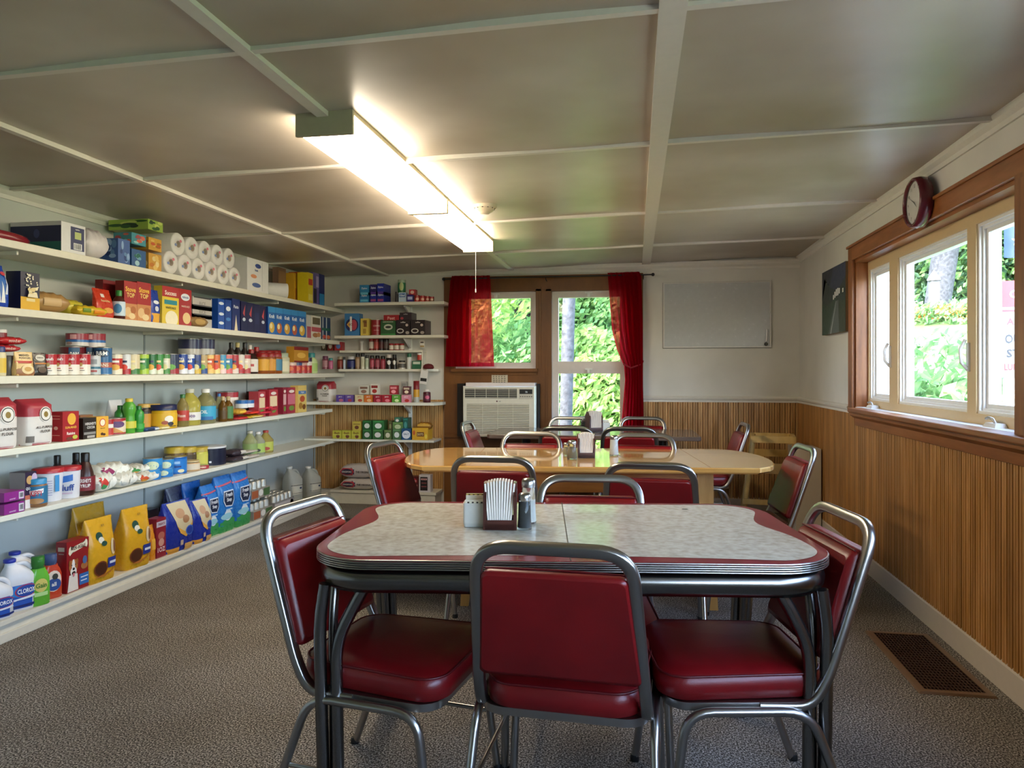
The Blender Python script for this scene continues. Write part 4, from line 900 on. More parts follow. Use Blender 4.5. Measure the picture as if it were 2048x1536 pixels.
def box_(S, a, b, yt, col, marks=(), lab='', cat='box', name='food_box', d=.05, off=.015, zb=0, rot=0, side=(), lside=None, rough=.35, group=None, flap=True, top=()):
    (x, y), w, h, dd, r0, z = spot(S, a, b, yt, off, d, False); h -= zb; w *= .985
    m = M(col, rough); mb = MB(); e = .0012
    mb.loft([[(sx*(w/2-q), sy*(dd/2-q), zz) for sx, sy in ((-1,-1),(1,-1),(1,1),(-1,1))] for q, zz in ((e, .0), (0, e), (0, h-e), (e, h))], m, False)
    if lside: mb.box(-w/2-.0003, -w/2, -dd/2, dd/2, .001, h-.001, lside)
    f = lambda u, v: (u, -dd/2-.0005, v)
    for k, mk in enumerate(marks): f = lambda u, v, k=k: (u, -dd/2-.0005-.00025*k, v); mb.mark(f, mk, w, h)
    for k, mk in enumerate(side):
        if r0: f = lambda u, v, k=k: (-w/2-.0006-.00025*k, -u, v)
        else: f = lambda u, v, k=k: (w/2+.0006+.00025*k, u, v)
        mb.mark(f, mk, dd, h)
    for k, mk in enumerate(top): mb.mark(lambda u, v, k=k: (u, v-dd/2, h+.0004+.0002*k), mk, w, dd)
    o = mb.build(name, None, (x, y, z+zb+.0006), r0+math.radians(rot)); finish(o, lab, cat, group); return o
def round_(S, a, b, yt, prof, parts, marks, lab, cat, name, off=.015, zb=0, group=None, n=22, turn=None, fixh=None, bodym=None):
    # prof: [(radius fraction, height fraction)]; parts: list of (part name, prof, material); marks on the cylinder r=R
    (x, y), w, h, dd, r0, z = spot(S, a, b, yt, off, None, True); h -= zb; R = w/2*.97
    mb = MB(); mb.lathe([(R*r, h*t) for r, t in prof], bodym, n)
    if marks:
        for k, mk in enumerate(marks):
            rr = R*mk[0]+.0004+.0002*k
            def f(u, v, rr=rr): t_ = u/rr; return (rr*math.sin(t_), -rr*math.cos(t_), v)
            mb.mark(f, mk[1], 2*R*1.2, h)
    tr = turn if turn is not None else (math.atan2(-x, y) * (.75 if r0 else .9))
    o = mb.build(name, None, (x, y, z+zb+.0006), tr + random.uniform(-.12, .12)); finish(o, lab, cat, group)
    for nm, pf, m in parts:
        q = MB(); q.lathe([(R*r, h*t) for r, t in pf], m, n); q.build(nm, o)
    return o
SILV = dict(rough=.3, metal=.9)
def can(S, a, b, yt, bands, text=None, lab='', name='food_can', cat='can', off=.015, zb=0, group=None, tcol='ffffff', tz=.7, th=.16, marks=()):
    # bands: [(z0, z1, colour)]
    bm = M(bands[0][2], .3)
    (x, y), w, h, dd, r0, z = spot(S, a, b, yt, off, None, True); h -= zb; R = w/2*.965
    mb = MB()
    for z0, z1, c in bands: mb.lathe([(R, h*(.03+.94*z0)), (R, h*(.03+.94*z1))], M(c, .3), 22, cap=False)
    k = 0
    def cyl(rr): return lambda u, v: (rr*math.sin(u/rr), -rr*math.cos(u/rr), v)
    for mk in list(marks) + ([('t', text, .5, tz, th, tcol, .55)] if text else []):
        k += 1; mb.mark(cyl(R+.0004+.0002*k), mk, 2*R*1.2, h)
    tr = math.atan2(-x, y) * (.75 if r0 else .9)
    o = mb.build(name, None, (x, y, z+zb+.0006), tr + random.uniform(-.15, .15)); finish(o, lab, cat, group)
    q = MB(); s_ = M('bdbbb4', **SILV)
    q.lathe([(R*.97, h*.965), (R*1.015, h*.97), (R*1.015, h), (R*.93, h), (R*.92, h*.975), (.0005, h*.975)], s_, 22, cap=False)
    q.build('lid', o); q = MB(); q.lathe([(.0005, .001), (R*1.01, .001), (R*1.01, h*.03), (R*.98, h*.035)], s_, 22, cap=False); q.build('bottom_rim', o); return o
P_BOT = [(.9, 0), (1, .03), (1, .55), (.85, .68), (.42, .80), (.36, .86)]
P_SQZ = [(.9, 0), (1, .05), (.82, .3), (1, .5), (.86, .66), (.45, .78), (.4, .84)]
P_JAR = [(.92, 0), (1, .03), (1, .74), (.88, .80)]
P_TUB = [(.86, 0), (.9, .02), (1, .86)]
def cap_(r, z0, z1, col, rough=.35): return ('cap', [(r, z0), (r, z1-.02), (r*.9, z1), (.001, z1)], M(col, rough))
def lb(z0, z1, col, r=1.0): return ('label', [(r+.006, z0), (r+.006, z1)], M(col, .4))
def bottle(S, a, b, yt, body, cap, label=None, text=None, tcol='ffffff', prof=P_BOT, lab='', cat='bottle', name='bottle', trans=0, capz=(.84, 1), capr=.42, off=.015, zb=0, group=None, tz=.35, marks=(), th=.1, turn=None):
    parts = [cap_(capr, capz[0], capz[1], cap)]; mks = []
    if label: z0, z1, lc = label; parts.append(('label', [(1.012, z0), (1.012, z1)], M(lc, .45)))
    for mk in marks: mks.append((1.03, mk))
    if text: mks.append((1.035, ('t', text, .5, tz, th, tcol, .55)))
    return round_(S, a, b, yt, prof, parts, mks, lab, cat, name, off, zb, group, bodym=M(body, .12 if trans else .3, 0, trans), turn=turn)
def bag(S, a, b, yt, col, marks=(), lab='', cat='bag', name='food_bag', d=.08, off=.02, zb=0, rot=0, group=None, top=.55, lean=0, rough=.28, puff=1.06, crimp=None, low=None):
    # standing gusseted bag with a pinched top; marks follow its front
    (x, y), w, h, dd, r0, z = spot(S, a, b, yt, off, d, False); h -= zb; mb = MB(); m = M(col, rough); rings = []
    def sec(t):
        if t < top: dp = dd/2*(1 + (puff-1)*math.sin(PI*t/top)); ww = w/2*(1 + .03*math.sin(PI*t/top))
        else: q = (t-top)/(1-top); dp = dd/2*(1-q**1.1*.94); ww = w/2*(1 - .03*math.sin(PI*q))
        if t < .03: dp *= .93; ww *= .96
        return ww, dp, lean*h*t*t
    for t in (0, .03, .12, .25, .4, .55, .62, .7, .78, .86, .93, 1):
        ww, dp, ly = sec(t); rings.append([(math.copysign(abs(math.cos(a_))**.4, math.cos(a_))*ww, math.copysign(abs(math.sin(a_))**.5, math.sin(a_))*dp + ly + .0015*math.sin(7*t*5+j), t*h) for j, a_ in enumerate([2*PI*j/28 for j in range(28)])])
    if low:
        k_ = low[0]; mb.loft(rings[:k_+1], M(low[1], rough), True); mb.loft(rings[k_:], m, True)
    else: mb.loft(rings, m, True)
    for k, mk in enumerate(marks):
        def f(u, v, k=k):
            t = max(0, min(1, v/h)); ww, dp, ly = sec(t); c = min(.999, abs(u)/ww); c = c**(1/.4)
            return (u, -dp*max(.0, 1-c*c)**.25 + ly - .0022 - .0006*k, v)
        mb.mark(f, mk, w, h)
    if crimp: q_ = sec(1); mb.box(-q_[0]*.98, q_[0]*.98, q_[2]-.004, q_[2]+.004, h-.012, h+.001, crimp)
    o = mb.build(name, None, (x, y, z+zb+.0006), r0+math.radians(rot)); finish(o, lab, cat, group); return o
def pouch(S, a, b, yt, col, marks=(), lab='', cat='bag', name='food_pouch', d=.16, off=.02, zb=0, rot=0, group=None, rough=.3, lumps=.004, cols=None):
    # bag lying flat: a lumpy cushion with pinched ends
    (x, y), w, h, dd, r0, z = spot(S, a, b, yt, off, d, False); h = max(.02, h-zb); mb = MB(); m = M(col, rough); rings = []; ph = random.uniform(0, 6)
    for i in range(15):
        u = -1+2*i/14; k = (1-abs(u)**4)**.5 if abs(u) < 1 else 0; k = max(k, .12); rg = []
        for j in range(20):
            a_ = 2*PI*j/20; rx = dd/2*(.9+.1*k)*math.copysign(abs(math.cos(a_))**.6, math.cos(a_)); rz = h/2*k*math.copysign(abs(math.sin(a_))**.8, math.sin(a_))
            rg.append((u*w/2, rx, h/2+rz + (lumps*math.sin(i*1.9+j*1.3+ph) if abs(u) < .9 and j not in range(11, 20) else 0)))
        rings.append(rg)
    mb.loft(rings, m, True)
    for k, mk in enumerate(marks):
        def f(u, v, k=k):
            uu = max(-1, min(1, u/(w/2))); kk = max(.12, (1-abs(uu)**4)**.5); zz = (v-h/2)/(h/2*kk); zz = max(-.98, min(.98, zz)); return (u, -dd/2*(.9+.1*kk)*(1-abs(zz)**2.5)**.5 - .004-.0006*k, h/2+zz*h/2*kk)
        mb.mark(f, mk, w, h)
    o = mb.build(name, None, (x, y, z+zb+.0006), r0+math.radians(rot)); finish(o, lab, cat, group); return o
def edges(ps): return list(zip(ps[:-1], ps[1:]))
def nth(i, n): return ORD[i] if i < n-1 else 'last'
TX = 't'
# ------------------------------------------------------------------ TOP SHELF, LEFT
b = MB(); b.lathe([(.13, 0), (.19, .008), (.2, .035), (.185, .05), (.12, .062), (.0005, .066)], M('8c2530', .25), 36); o = b.build('serving_lid', None, (-2.99, 2.94, SH['L1'][1]+.0006)); o.scale = (.62, 1, 1); tag(o, 'dark red oval plastic lid at the left end of the top shelf', 'lid')
o = box_('L1', 122, 171, 448, 'dcdcdf', [('r', .38, .12, .95, .9, '1e2a5c'), ('r', .55, .5, .82, .74, 'b9c47a'), ('r', .5, .14, .85, .36, 'e6e8ec'), ('t', 'napkins', .66, .82, .06, 'e6e8ec', .5)] + [('r', .53+.04*k, .16, .545+.04*k, .34, '20222c') for k in range(7)], 'large white and navy paper napkin pack beside the red lid, top left shelf', 'napkin pack', 'napkin_pack', d=.29, lside='1c2350', side=[('r', .0, .0, 1, .33, '1d6a66'), ('r', 0, .86, 1, 1, 'd4d0d4'), ('e', .52, .6, .06, .15, '39427c')])
pouch('L1', 176, 222, 458, 'dcd5d8', [], 'white paper bundle in clear wrap between napkin pack and tissue boxes', 'paper pack', 'paper_bundle', d=.27, lumps=.012)
def flower(c1, c2, c3): 
    out_ = []
    for k in range(7): out_.append(('e', random.uniform(.15, .85), random.uniform(.15, .85), random.uniform(.1, .2), random.uniform(.08, .2), [c1, c2, c3][k % 3]))
    return out_
tl = .02
def tissue(a, b, yt, col, cs, lab, zb=0, d=.115, off=.02): return box_('L1', a, b, yt, col, flower(*cs), lab, 'tissue box', 'tissue_box', d=d, off=off, zb=zb, side=flower(*cs), group='tissue boxes on the top shelf')
tissue(236, 260, 479, '3d5f9e', ('8fb0d8', '24407c', '5c86b8'), 'blue patterned tissue box standing leftmost among the tissue boxes')
tissue(263, 292, 500, '2f5a8e', ('6fa3c4', '1f6a5a', 'a8d0dc'), 'blue and green tissue box under the teal and red one')
tissue(263, 292, 468, '3f8f9c', ('b04a50', '9ed0d4', 'd86a50'), 'teal tissue box with red fish pattern, resting on a blue one', zb=.127)
tissue(297, 323, 508, 'd09a3c', ('e6c068', 'c87a2a', 'e8d090'), 'yellow tissue box at the bottom of the yellow pair')
tissue(297, 323, 477, 'd6a03a', ('c8542a', 'e6c068', 'a86a1c'), 'yellow tissue box with red leaves under the green long box', zb=.118)
tissue(296, 326, 442, '9cb84a', ('2e5a2a', 'c8d470', '1d3a20'), 'long green leaf-patterned tissue box topping the yellow pair', zb=.237, d=.26)
def roll(y, z, R, L_, ax, lab, grp, x=None, rot=0):
    o = empty('paper_towel_roll', (x if x else XF-.02-L_/2, y, z), rot, label=lab, cat='paper towel roll', group=grp)
    b = MB(); b.T = Matrix.Rotation(PI/2, 4, 'Y'); b.lathe([(R*.94, -L_/2), (R, -L_/2+.006), (R, L_/2-.006), (R*.94, L_/2), (.021, L_/2), (.021, L_/2-.02), (.0005, L_/2-.02)], M('dfdcd9', .6), 28); b.build('paper', o)
    b = MB(); b.T = Matrix.Rotation(PI/2, 4, 'Y'); b.lathe([(.022, L_/2-.019), (.022, L_/2+.0015), (.018, L_/2+.0015), (.018, L_/2-.019)], M('a99a8c', .8), 16, cap=False); b.build('cardboard_core', o)
    b = MB(); b.T = Matrix(); xk = L_/2+.0022
    for k in range(2):
        a_ = .8+k*2.6; b = MB(); b.add([(xk, R*.42*math.cos(a_)+R*.17*math.cos(t), R*.42*math.sin(a_)+R*.13*math.sin(t)) for t in [2*PI*q/10 for q in range(10)]], [tuple(range(10))], ['d8788a', '7f93c4'][k]); b.build('wrapper_print', o)
    return o
R_ = .0605; xc_ = XF-.02
bY = [YonX(p, xc_) for p in (342, 373, 400.5, 425, 448.5, 470)]
sp_ = sum(bY[i+1]-bY[i] for i in range(5))/5; R_ = sp_/2*.985
for i in range(6):
    roll(bY[0]+sp_*i, SH['L1'][1]+R_+.001, R_, .27, 0, '%s paper towel roll from the left in the lower row of the pyramid' % nth(i, 6), 'paper towel rolls stacked in two rows')
for i in range(5):
    roll(bY[0]+sp_*(i+.5), SH['L1'][1]+R_*(1+math.sqrt(3))+.002, R_, .27, 0, '%s paper towel roll from the left in the upper row of the pyramid' % nth(i, 5), 'paper towel rolls stacked in two rows')
box_('L1', 494, 537, 520, 'e2e0de', [('e', .5, .8, .14, .07, '3a4f92'), ('e', .3, .46, .14, .06, 'd8926a'), ('e', .42, .2, .2, .07, '5468a0'), ('r', .68, .05, .7, .95, 'c4c2c0'), ('t', 'Scott', .42, .66, .07, '3a4f92', .4)], 'white toilet paper pack with blue print right of the towel pyramid', 'toilet paper pack', 'toilet_paper_pack', d=.22, top=[('r', .2, .2, .8, .8, 'ded8c0')])
roll(YonX(576, XF-.03)-.09, SH['L1'][1]+.064, .062, .27, 0, 'single paper towel roll lying right of the toilet paper pack', None, XF-.14, math.radians(38))
box_('L1', 556, 572, 536, '7a5a44', [('r', .1, .1, .9, .9, '8c6a4c')], 'brown carton behind the single paper towel roll', 'box', 'food_box', d=.05, off=.2, zb=0)
for i, (a, c_, y_, col, mk, lab) in enumerate(((588, 598, 547, 'd9a62c', [('r', .2, .1, .8, .5, 'c8862a')], 'yellow tall food box, leftmost of the upright row at the far end, top left shelf'), (598, 607, 545, 'b8531e', [('r', .1, .2, .9, .6, 'd98a2c')], 'orange tall food box beside the yellow one, top left shelf'),
    (607, 616, 545, 'c9b060', [('r', .2, .1, .8, .8, 'e0cf8a')], 'tan tall food box between orange and yellow boxes, top left shelf'), (616, 626, 546, 'e2c81f', [('r', .1, .6, .9, .8, 'c03a2a'), ('r', .1, .1, .9, .3, 'f0e070')], 'bright yellow cereal box with a red stripe, top left shelf'),
    (626, 638, 546, '6a5a96', [('r', .1, .05, .6, .5, '2a2433'), ('r', .5, .55, .95, .9, 'b3a2c8')], 'purple tall food box near the right end, top left shelf'), (638, 649, 549, '1c2668', [('r', .1, .02, .95, .38, '2a86c4')], 'navy box with light blue foot, right end of top left shelf'))):
    box_('L1', a, c_, y_, col, mk, lab, 'box', 'food_box', d=.10, off=(.15 if i < 3 else .03))
# ------------------------------------------------------------------ SECOND SHELF, LEFT
bag('L2', -22, 22, 528, '2348b0', [('e', .55, .5, .3, .3, '3f74c8'), ('p', [(.3, .1), (.4, .55), (.5, .1)], 'eef2fa'), ('p', [(.5, .1), (.6, .62), (.7, .1)], 'eef2fa'), ('p', [(.68, .3), (.85, .75), (.8, .3)], 'dfe8f6'), ('e', .8, .8, .12, .05, 'd04a58')], 'blue bag with white leaf print cut by the left frame edge', d=.1)
pop = [('r', 0, 0, 1, .33, 'dfae2e'), ('r', .3, .22, .75, .3, 'ecd9a0')]
for k in range(26): pop.append(('e', random.uniform(.25, .92), random.uniform(.55, .95), .035, .022, 'f0ead6'))
for k in range(16): pop.append(('e', random.uniform(.3, .75), random.uniform(.38, .6), .08, .045, ['f2e6c0', 'e6d19a'][k % 2]))
pop.append(('p', [(.25, .33), (.8, .33), (.76, .42), (.3, .42)], 'f0e4c4'))
box_('L2', 39, 80, 545, '1b1c3c', pop, 'dark popcorn box with yellow base, left part of second shelf', 'box', 'popcorn_box', d=.075, rot=3)
pouch('L2', 78, 142, 585, 'a98350', [('r', .2, .3, .7, .7, 'c9a878')], 'tan bag of dried grains lying right of the popcorn box', d=.15, rot=-5, lumps=.006)
pouch('L2', 138, 172, 600, 'c4b63c', [('r', .3, .2, .8, .7, '8f9a38')], 'yellow-green snack bag lying behind, right of the grain bag', d=.13, off=.06)
pouch('L2', 160, 216, 612, 'd2b32a', [('r', .15, .3, .4, .7, '6a8a2a'), ('r', .5, .2, .85, .6, 'e08a1c')], 'yellow snack bag in front, its right end under the red packet', d=.1, off=.01, rot=-4)
bag('L2', 193, 232, 578, 'c23a22', [('t', 'Beans & Rice', .5, .58, .07, 'f0d8a0', .8), ('r', .3, .7, .5, .82, 'e8e0d8'), ('e', .6, .25, .28, .1, 'e0a04a')], 'orange-red packet leaning left of the stuffing boxes', d=.035, lean=.12, rot=6, off=.02)
box_('L2', 206, 232, 561, '7c1c20', [('r', .1, .1, .9, .5, '8c2a26')], 'dark red box standing behind the orange-red packet', 'box', 'food_box', d=.05, off=.13)
def stove(a, b, yt, lab): return box_('L2', a, b, yt, 'a8252a', [('r', 0, 0, 1, .42, 'c98a58'), ('t', 'Stove', .5, .79, .13, 'f0c84a', .8), ('t', 'TOP', .5, .64, .12, 'f0d880', .6), ('e', .3, .2, .25, .13, 'e0bc8a'), ('e', .7, .26, .22, .1, 'b06a3c'), ('e', .6, .1, .25, .08, 'e8d0a0')], lab, 'stuffing box', 'stuffing_box', d=.055, lside='7c181c')
stove(248, 274, 563, 'left one of two red stuffing mix boxes, second left shelf'); stove(274, 302, 565, 'right one of two red stuffing mix boxes, second left shelf')
bottle('L2', 240, 257, 581, '4a1c14', '2f8a3c', (.1, .6, 'c8dcec'), None, prof=P_BOT, lab='brown sauce bottle with green cap standing before the red stuffing boxes', name='sauce_bottle', capz=(.8, 1), capr=.5, off=-.005-.0, marks=[('e', .5, .35, .28, .17, '3f84b8')])
bag('L2', 303, 322, 580, '2040a0', [('r', 0, 0, 1, .28, 'e0a83a'), ('e', .5, .62, .28, .06, 'e6ecf6'), ('e', .5, .42, .2, .08, 'cfd6e6')], 'narrow blue pouch with yellow foot between stuffing and rice boxes', d=.05)
box_('L2', 324, 358, 574, 'e0c53c', [('r', 0, .72, 1, 1, 'b02a2e'), ('t', 'Success', .5, .83, .12, 'f4ece0', .85), ('r', .12, .52, .88, .64, '2b8a9a'), ('t', 'WHITE RICE', .5, .43, .06, '3a3420', .7), ('e', .55, .14, .38, .22, 'f0e8cc')], 'yellow and red white-rice box, second left shelf', 'rice box', 'rice_box', d=.055)
box_('L2', 358, 383, 579, 'a8242a', [('e', .5, .78, .36, .1, 'dfe6f0'), ('t', 'minute', .5, .78, .07, '2a4a90', .6), ('e', .6, .2, .32, .16, 'e6c890'), ('t', 'WHITE RICE', .5, .52, .05, 'f0e0d0', .7)], 'red rice box with a white oval emblem, second left shelf', 'rice box', 'rice_box', d=.055)
for k in range(3):
    box_('L2', 385, 424, (629, 611, 595)[k], 'b9b4ae', [('t', 'RICE', .5, .5, .3, '8a8580', .5), ('r', .05, .9, .95, 1, '3a3a3e')], '%s white carton in the short stack left of the blue boxes' % ('lowest', 'middle', 'topmost')[k], 'carton', 'food_carton', d=.16, off=.03, zb=(0, .056, .112)[k], group='stacked white cartons')
pouch('L2', 384, 416, 634, '8a6a40', [('e', .5, .5, .3, .3, 'b8965a')], 'brown pasta bag lying before the white cartons', d=.06, off=-.035+.04, rot=-4)
bl = [('r', 0, .82, 1, 1, '3f86cc')]
box_('L2', 436, 449, 598, '1d4fa8', [('e', .5, .85, .4, .05, 'dce6f2'), ('e', .5, .5, .4, .05, 'dce6f2'), ('e', .5, .2, .4, .05, 'dce6f2')], 'bright blue narrow box, leftmost of the blue pasta boxes', 'pasta box', 'pasta_box', d=.14, group='blue pasta boxes on the second left shelf')
box_('L2', 450, 463, 600, '1c4494', [('e', .5, .7, .35, .08, 'e0e6f0'), ('e', .5, .35, .35, .06, '4a86c8')], 'second blue pasta box, with white oval on upper half', 'pasta box', 'pasta_box', d=.12, group='blue pasta boxes on the second left shelf')
box_('L2', 464, 480, 598, '1e2f6e', [('p', [(.3, 0), (.5, .5), (.7, 0)], 'e8d8b8'), ('t', 'Pasta', .5, .75, .1, 'dfe6f0', .8)], 'dark blue pasta box with spoon print, before the navy boxes', 'pasta box', 'pasta_box', d=.12, group='blue pasta boxes on the second left shelf')
for i, (a, c_) in enumerate(edges([482, 494, 508, 520, 532])):
    box_('L2', a, c_, 603+i*3, '1a1e4a', [('p', [(.3, .6), (.7, .9), (.6, .5)], 'c04a50'), ('e', .5, .4, .25, .06, 'c8d0e0')] if i != 2 else [('r', .2, .3, .8, .7, '2b2f5c')], '%s navy box with red flame print in the middle, second left shelf' % nth(i, 4), 'pasta box', 'pasta_box', d=.12, group='navy boxes on the second left shelf')
for i, (a, c_) in enumerate(edges([536, 551, 566, 582, 596, 612])):
    box_('L2', a, c_, 614+i*2.2, '2568b4', [('r', 0, .8, 1, 1, '3a90d0'), ('t', 'Kraft', .5, .66, .14, 'f0f4fa', .85), ('e', .5, .25, .36, .2, ['d8b048', 'c06a3c', 'd0a040', 'b85a3c', 'd8b048'][i]), ('e', .4, .3, .18, .1, 'f0e0a0')], '%s light blue macaroni box in the row of five, second left shelf' % nth(i, 5), 'macaroni box', 'macaroni_box', d=.1, lside='1c3f8c', group='macaroni boxes on the second left shelf')
box_('L2', 614, 622, 630, 'c8ccc6', [('r', 0, 0, 1, .5, 'b0566a')], 'narrow pale box with pink foot, left of the bar boxes', 'box', 'food_box', d=.1)
box_('L2', 623, 642, 632, 'e0dcd0', [('r', .1, .62, .9, .92, '6a6248'), ('r', 0, .3, 1, .5, 'c05a64'), ('e', .4, .15, .3, .1, 'a8744a'), ('e', .75, .18, .2, .1, 'c08a5a')], 'white bar box with pink band near the right end, second left shelf', 'box', 'snack_bar_box', d=.1)
box_('L2', 643, 661, 635, '30486e', [('r', .1, 0, .18, 1, 'dfe2e0'), ('r', .5, 0, .58, 1, 'dfe2e0'), ('r', 0, .4, 1, .52, '2f6a58'), ('e', .3, .12, .2, .09, 'c04a40'), ('e', .75, .12, .2, .09, 'c86a40')], 'navy and white striped box at the right end, second left shelf', 'box', 'snack_bar_box', d=.1)
# ------------------------------------------------------------------ THIRD SHELF, LEFT
bottle('L3', -3, 20, 693, 'd9cda8', '2a3c78', (.1, .6, 'e0bc48'), prof=P_JAR, lab='cream jar with navy lid at the left edge, third left shelf', cat='jar', name='jar', capz=(.78, 1), capr=.86)
pouch('L3', -6, 44, 690, 'b03038', [('t', 'noodles', .5, .5, .4, 'e8c0b8', .6)], 'lower red noodle packet on the jars, far left of third shelf', d=.12, off=.08, zb=.11)
pouch('L3', 0, 56, 674, 'b8262e', [('t', 'noodles', .5, .5, .4, 'e8c0b8', .6)], 'upper red noodle packet at the far left of third shelf', d=.12, off=.08, zb=.145)
can('L3', 0, 21, 659, [(0, .6, '7c1a22'), (.6, 1, 'd8d2cc')], None, 'dark red can standing on the red noodle packets', zb=.178, off=.1)
bottle('L3', 18, 34, 702, '6a6660', 'b8b4aa', None, prof=P_JAR, lab='grey can behind the jar with navy lid, third left shelf', cat='can', name='food_can', capz=(.8, .82), capr=.9, off=.06)
bag('L3', 36, 70, 704, 'd9b87c', [('t', 'MASHED', .5, .86, .09, '3c3428', .75), ('t', 'POTATOES', .5, .74, .08, '3c3428', .75), ('r', 0, .52, 1, .62, 'b5342c'), ('r', 0, 0, 1, .3, '9a6a48'), ('e', .55, .26, .34, .2, 'e6cfa0'), ('e', .55, .27, .2, .1, 'c89a54')], 'tan instant potato packet, third left shelf', 'packet', 'food_packet', d=.04, top=.3, rot=-4)
bag('L3', 71, 97, 706, '2c2622', [('e', .5, .78, .34, .14, 'c9c4b8'), ('t', 'potatoes', .5, .78, .07, '2a2622', .5), ('e', .5, .25, .3, .14, '5c4a3c'), ('r', 0, .5, 1, .56, 'c07a34')], 'black instant potato packet left of the soup cans', 'packet', 'food_packet', d=.04, top=.3, rot=-4)
for i, (a, c_) in enumerate(edges([98, 122, 145, 167, 189])):
    can('L3', a, c_, 708, [(0, .5, 'e6e0d6'), (.5, 1, 'b01e2a')], "Campbell's", '%s red and white soup can in the row of four, third left shelf' % nth(i, 4), 'soup_can', group='red and white soup cans', tz=.74, th=.17, marks=[('e', .5, .5, .1, .09, 'b59a5a'), ('r', .3, .2, .7, .24, '8c8480'), ('r', .35, .3, .65, .34, 'b04a4a')])
can('L3', 190, 208, 711, [(0, .3, 'b9c0c4'), (.3, .42, '2f6a84'), (.42, 1, 'c4c8cc')], None, 'silver can between the last soup can and the tall blue can', marks=[('r', .3, .55, .7, .8, '8f969c'), ('r', .3, .15, .7, .25, 'a04a4a')])
can('L3', 209, 233, 695, [(0, .25, '2a68a0'), (.25, .45, 'b05a4a'), (.45, 1, '1f5a8c')], 'B&M', 'tall blue baked bean can with white oval, third left shelf', 'bean_can', tz=.78, th=.15, marks=[('e', .5, .78, .42, .14, '132a44'), ('t', 'BEANS', .5, .36, .12, 'e8d8c0', .7)])
for i, (a, c_) in enumerate(((147, 180), (182, 212))):
    can('L3', a, c_, 693, [(0, 1, '641820')], None, '%s large dark red can in the back row carrying the bean cans' % ('left', 'right')[i], 'food_can', off=.1, marks=[('r', .4, .3, .8, .95, '1f4a6c'), ('t', 'B&M', .6, .7, .2, 'e8e4dc', .3)])
for i, (a, c_) in enumerate(((157, 188), (190, 223))):
    can('L3', a, c_, 667, [(0, .3, 'cdc6c2'), (.3, .5, '2f66a4'), (.5, 1, '8e2030')], None, '%s large blue and red can on top of the back row, third left shelf' % ('left', 'right')[i], 'food_can', off=.1, zb=ZAT(693, XF-.17, 3.4)-1.228+.002, marks=[('e', .3, .22, .14, .12, 'a8867c'), ('r', .35, .55, .6, .9, 'd8a0a0')])
cols3 = [(233, 252, 'b82820', 'e2d8c0', 'red can with cream top'), (253, 267, 'd4d8dc', 'a82a34', 'white can with a red and blue wave'), (268, 287, 'd6c8a4', '3f7a3c', 'cream soup can with green print'),
 (288, 304, '2f7a38', 'a8c844', 'green vegetable can with yellow foot'), (305, 318, '2a6a3c', 'd8e0d0', 'dark green vegetable can with white band'), (319, 332, '3c8a40', 'd8dcc4', 'mid green vegetable can'), (333, 345, 'd8d4c0', '4a8a44', 'white and green vegetable can'),
 (346, 366, '26304f', '9c2430', 'navy can with dark red foot'), (367, 381, '1c3f94', 'dfe4ec', 'blue can with white lettering'), (382, 394, '20489c', 'd8dee8', 'second blue can with white lettering'), (395, 407, '2a3f7c', 'd0b040', 'third blue can with yellow foot'), (408, 420, 'b8a070', '2a4a8c', 'tan and blue can'),
 (421, 433, 'cc5a28', 'e8c070', 'orange can'), (434, 445, 'd06a30', 'f0d890', 'second orange can'), (446, 457, '4a96c0', 'e8c8c8', 'sky blue and pink can'), (458, 470, '3c7ca4', 'd86a6a', 'blue can with a red foot'),
 (471, 482, 'a8202c', 'e0d0c8', 'red label can'), (483, 494, 'd4ccc4', 'a8202c', 'white and red can'), (495, 506, 'e0cfc0', 'b04040', 'pale can with red print')]
for i, (a, c_, c1, c2, ds) in enumerate(cols3):
    tt = {8: 'GOYA', 9: 'GOYA'}.get(i)
    can('L3', a, c_, 708 + (0 if i < 10 else 1), [(0, .28, c2), (.28, .8, c1), (.8, 1, c1 if i % 3 else c2)], tt, '%s, front row of third left shelf' % ds, 'food_can', group='mixed cans on the third left shelf', marks=[('e', .5, .36, .3, .14, ['e8b04a', 'd84a3a', 'e0d8a0', '6aa84a'][i % 4]), ('r', .25, .58, .75, .68, ['f0ece0', '2a3a5a', 'f0e0a0'][i % 3])], tz=.72, th=.2)
for i, (a, c_) in enumerate(((386, 412), (413, 440))):
    can('L3', a, c_, 677, [(0, .72, 'b8b4ac'), (.72, 1, '2a2c4c')], None, '%s tall silver can with navy top in the back row, third left shelf' % ('left', 'right')[i], 'food_can', off=.1, marks=[('r', .3, .3, .7, .36, '6a6a6c')])
for i, (a, c_, y_, cc) in enumerate(((466, 477, 685, '1c1a18'), (479, 490, 685, 'b8a868'), (493, 503, 685, '20201c'), (504, 514, 690, 'c8c0b4'))):
    bottle('L3', a, c_, y_, '231a16', cc, (.2, .55, 'a03030'), prof=P_BOT, lab='%s dark sauce bottle rising behind the red label cans' % nth(i, 4), name='sauce_bottle', off=.09, capz=(.84, 1), group='dark sauce bottles behind the cans')
bottle('L3', 508, 522, 699, '2a1612', '8c1c1c', (.08, .6, 'ded6cc'), prof=P_BOT, lab='dark vinegar bottle with white label right of the cans', name='sauce_bottle', marks=[('r', .3, .3, .7, .4, 'b03a3a')])
bottle('L3', 518, 530, 694, '5a1614', '9c2020', (.1, .5, '3a1a16'), prof=P_BOT, lab='red-capped sauce bottle behind the dark vinegar bottle', name='sauce_bottle', off=.07)
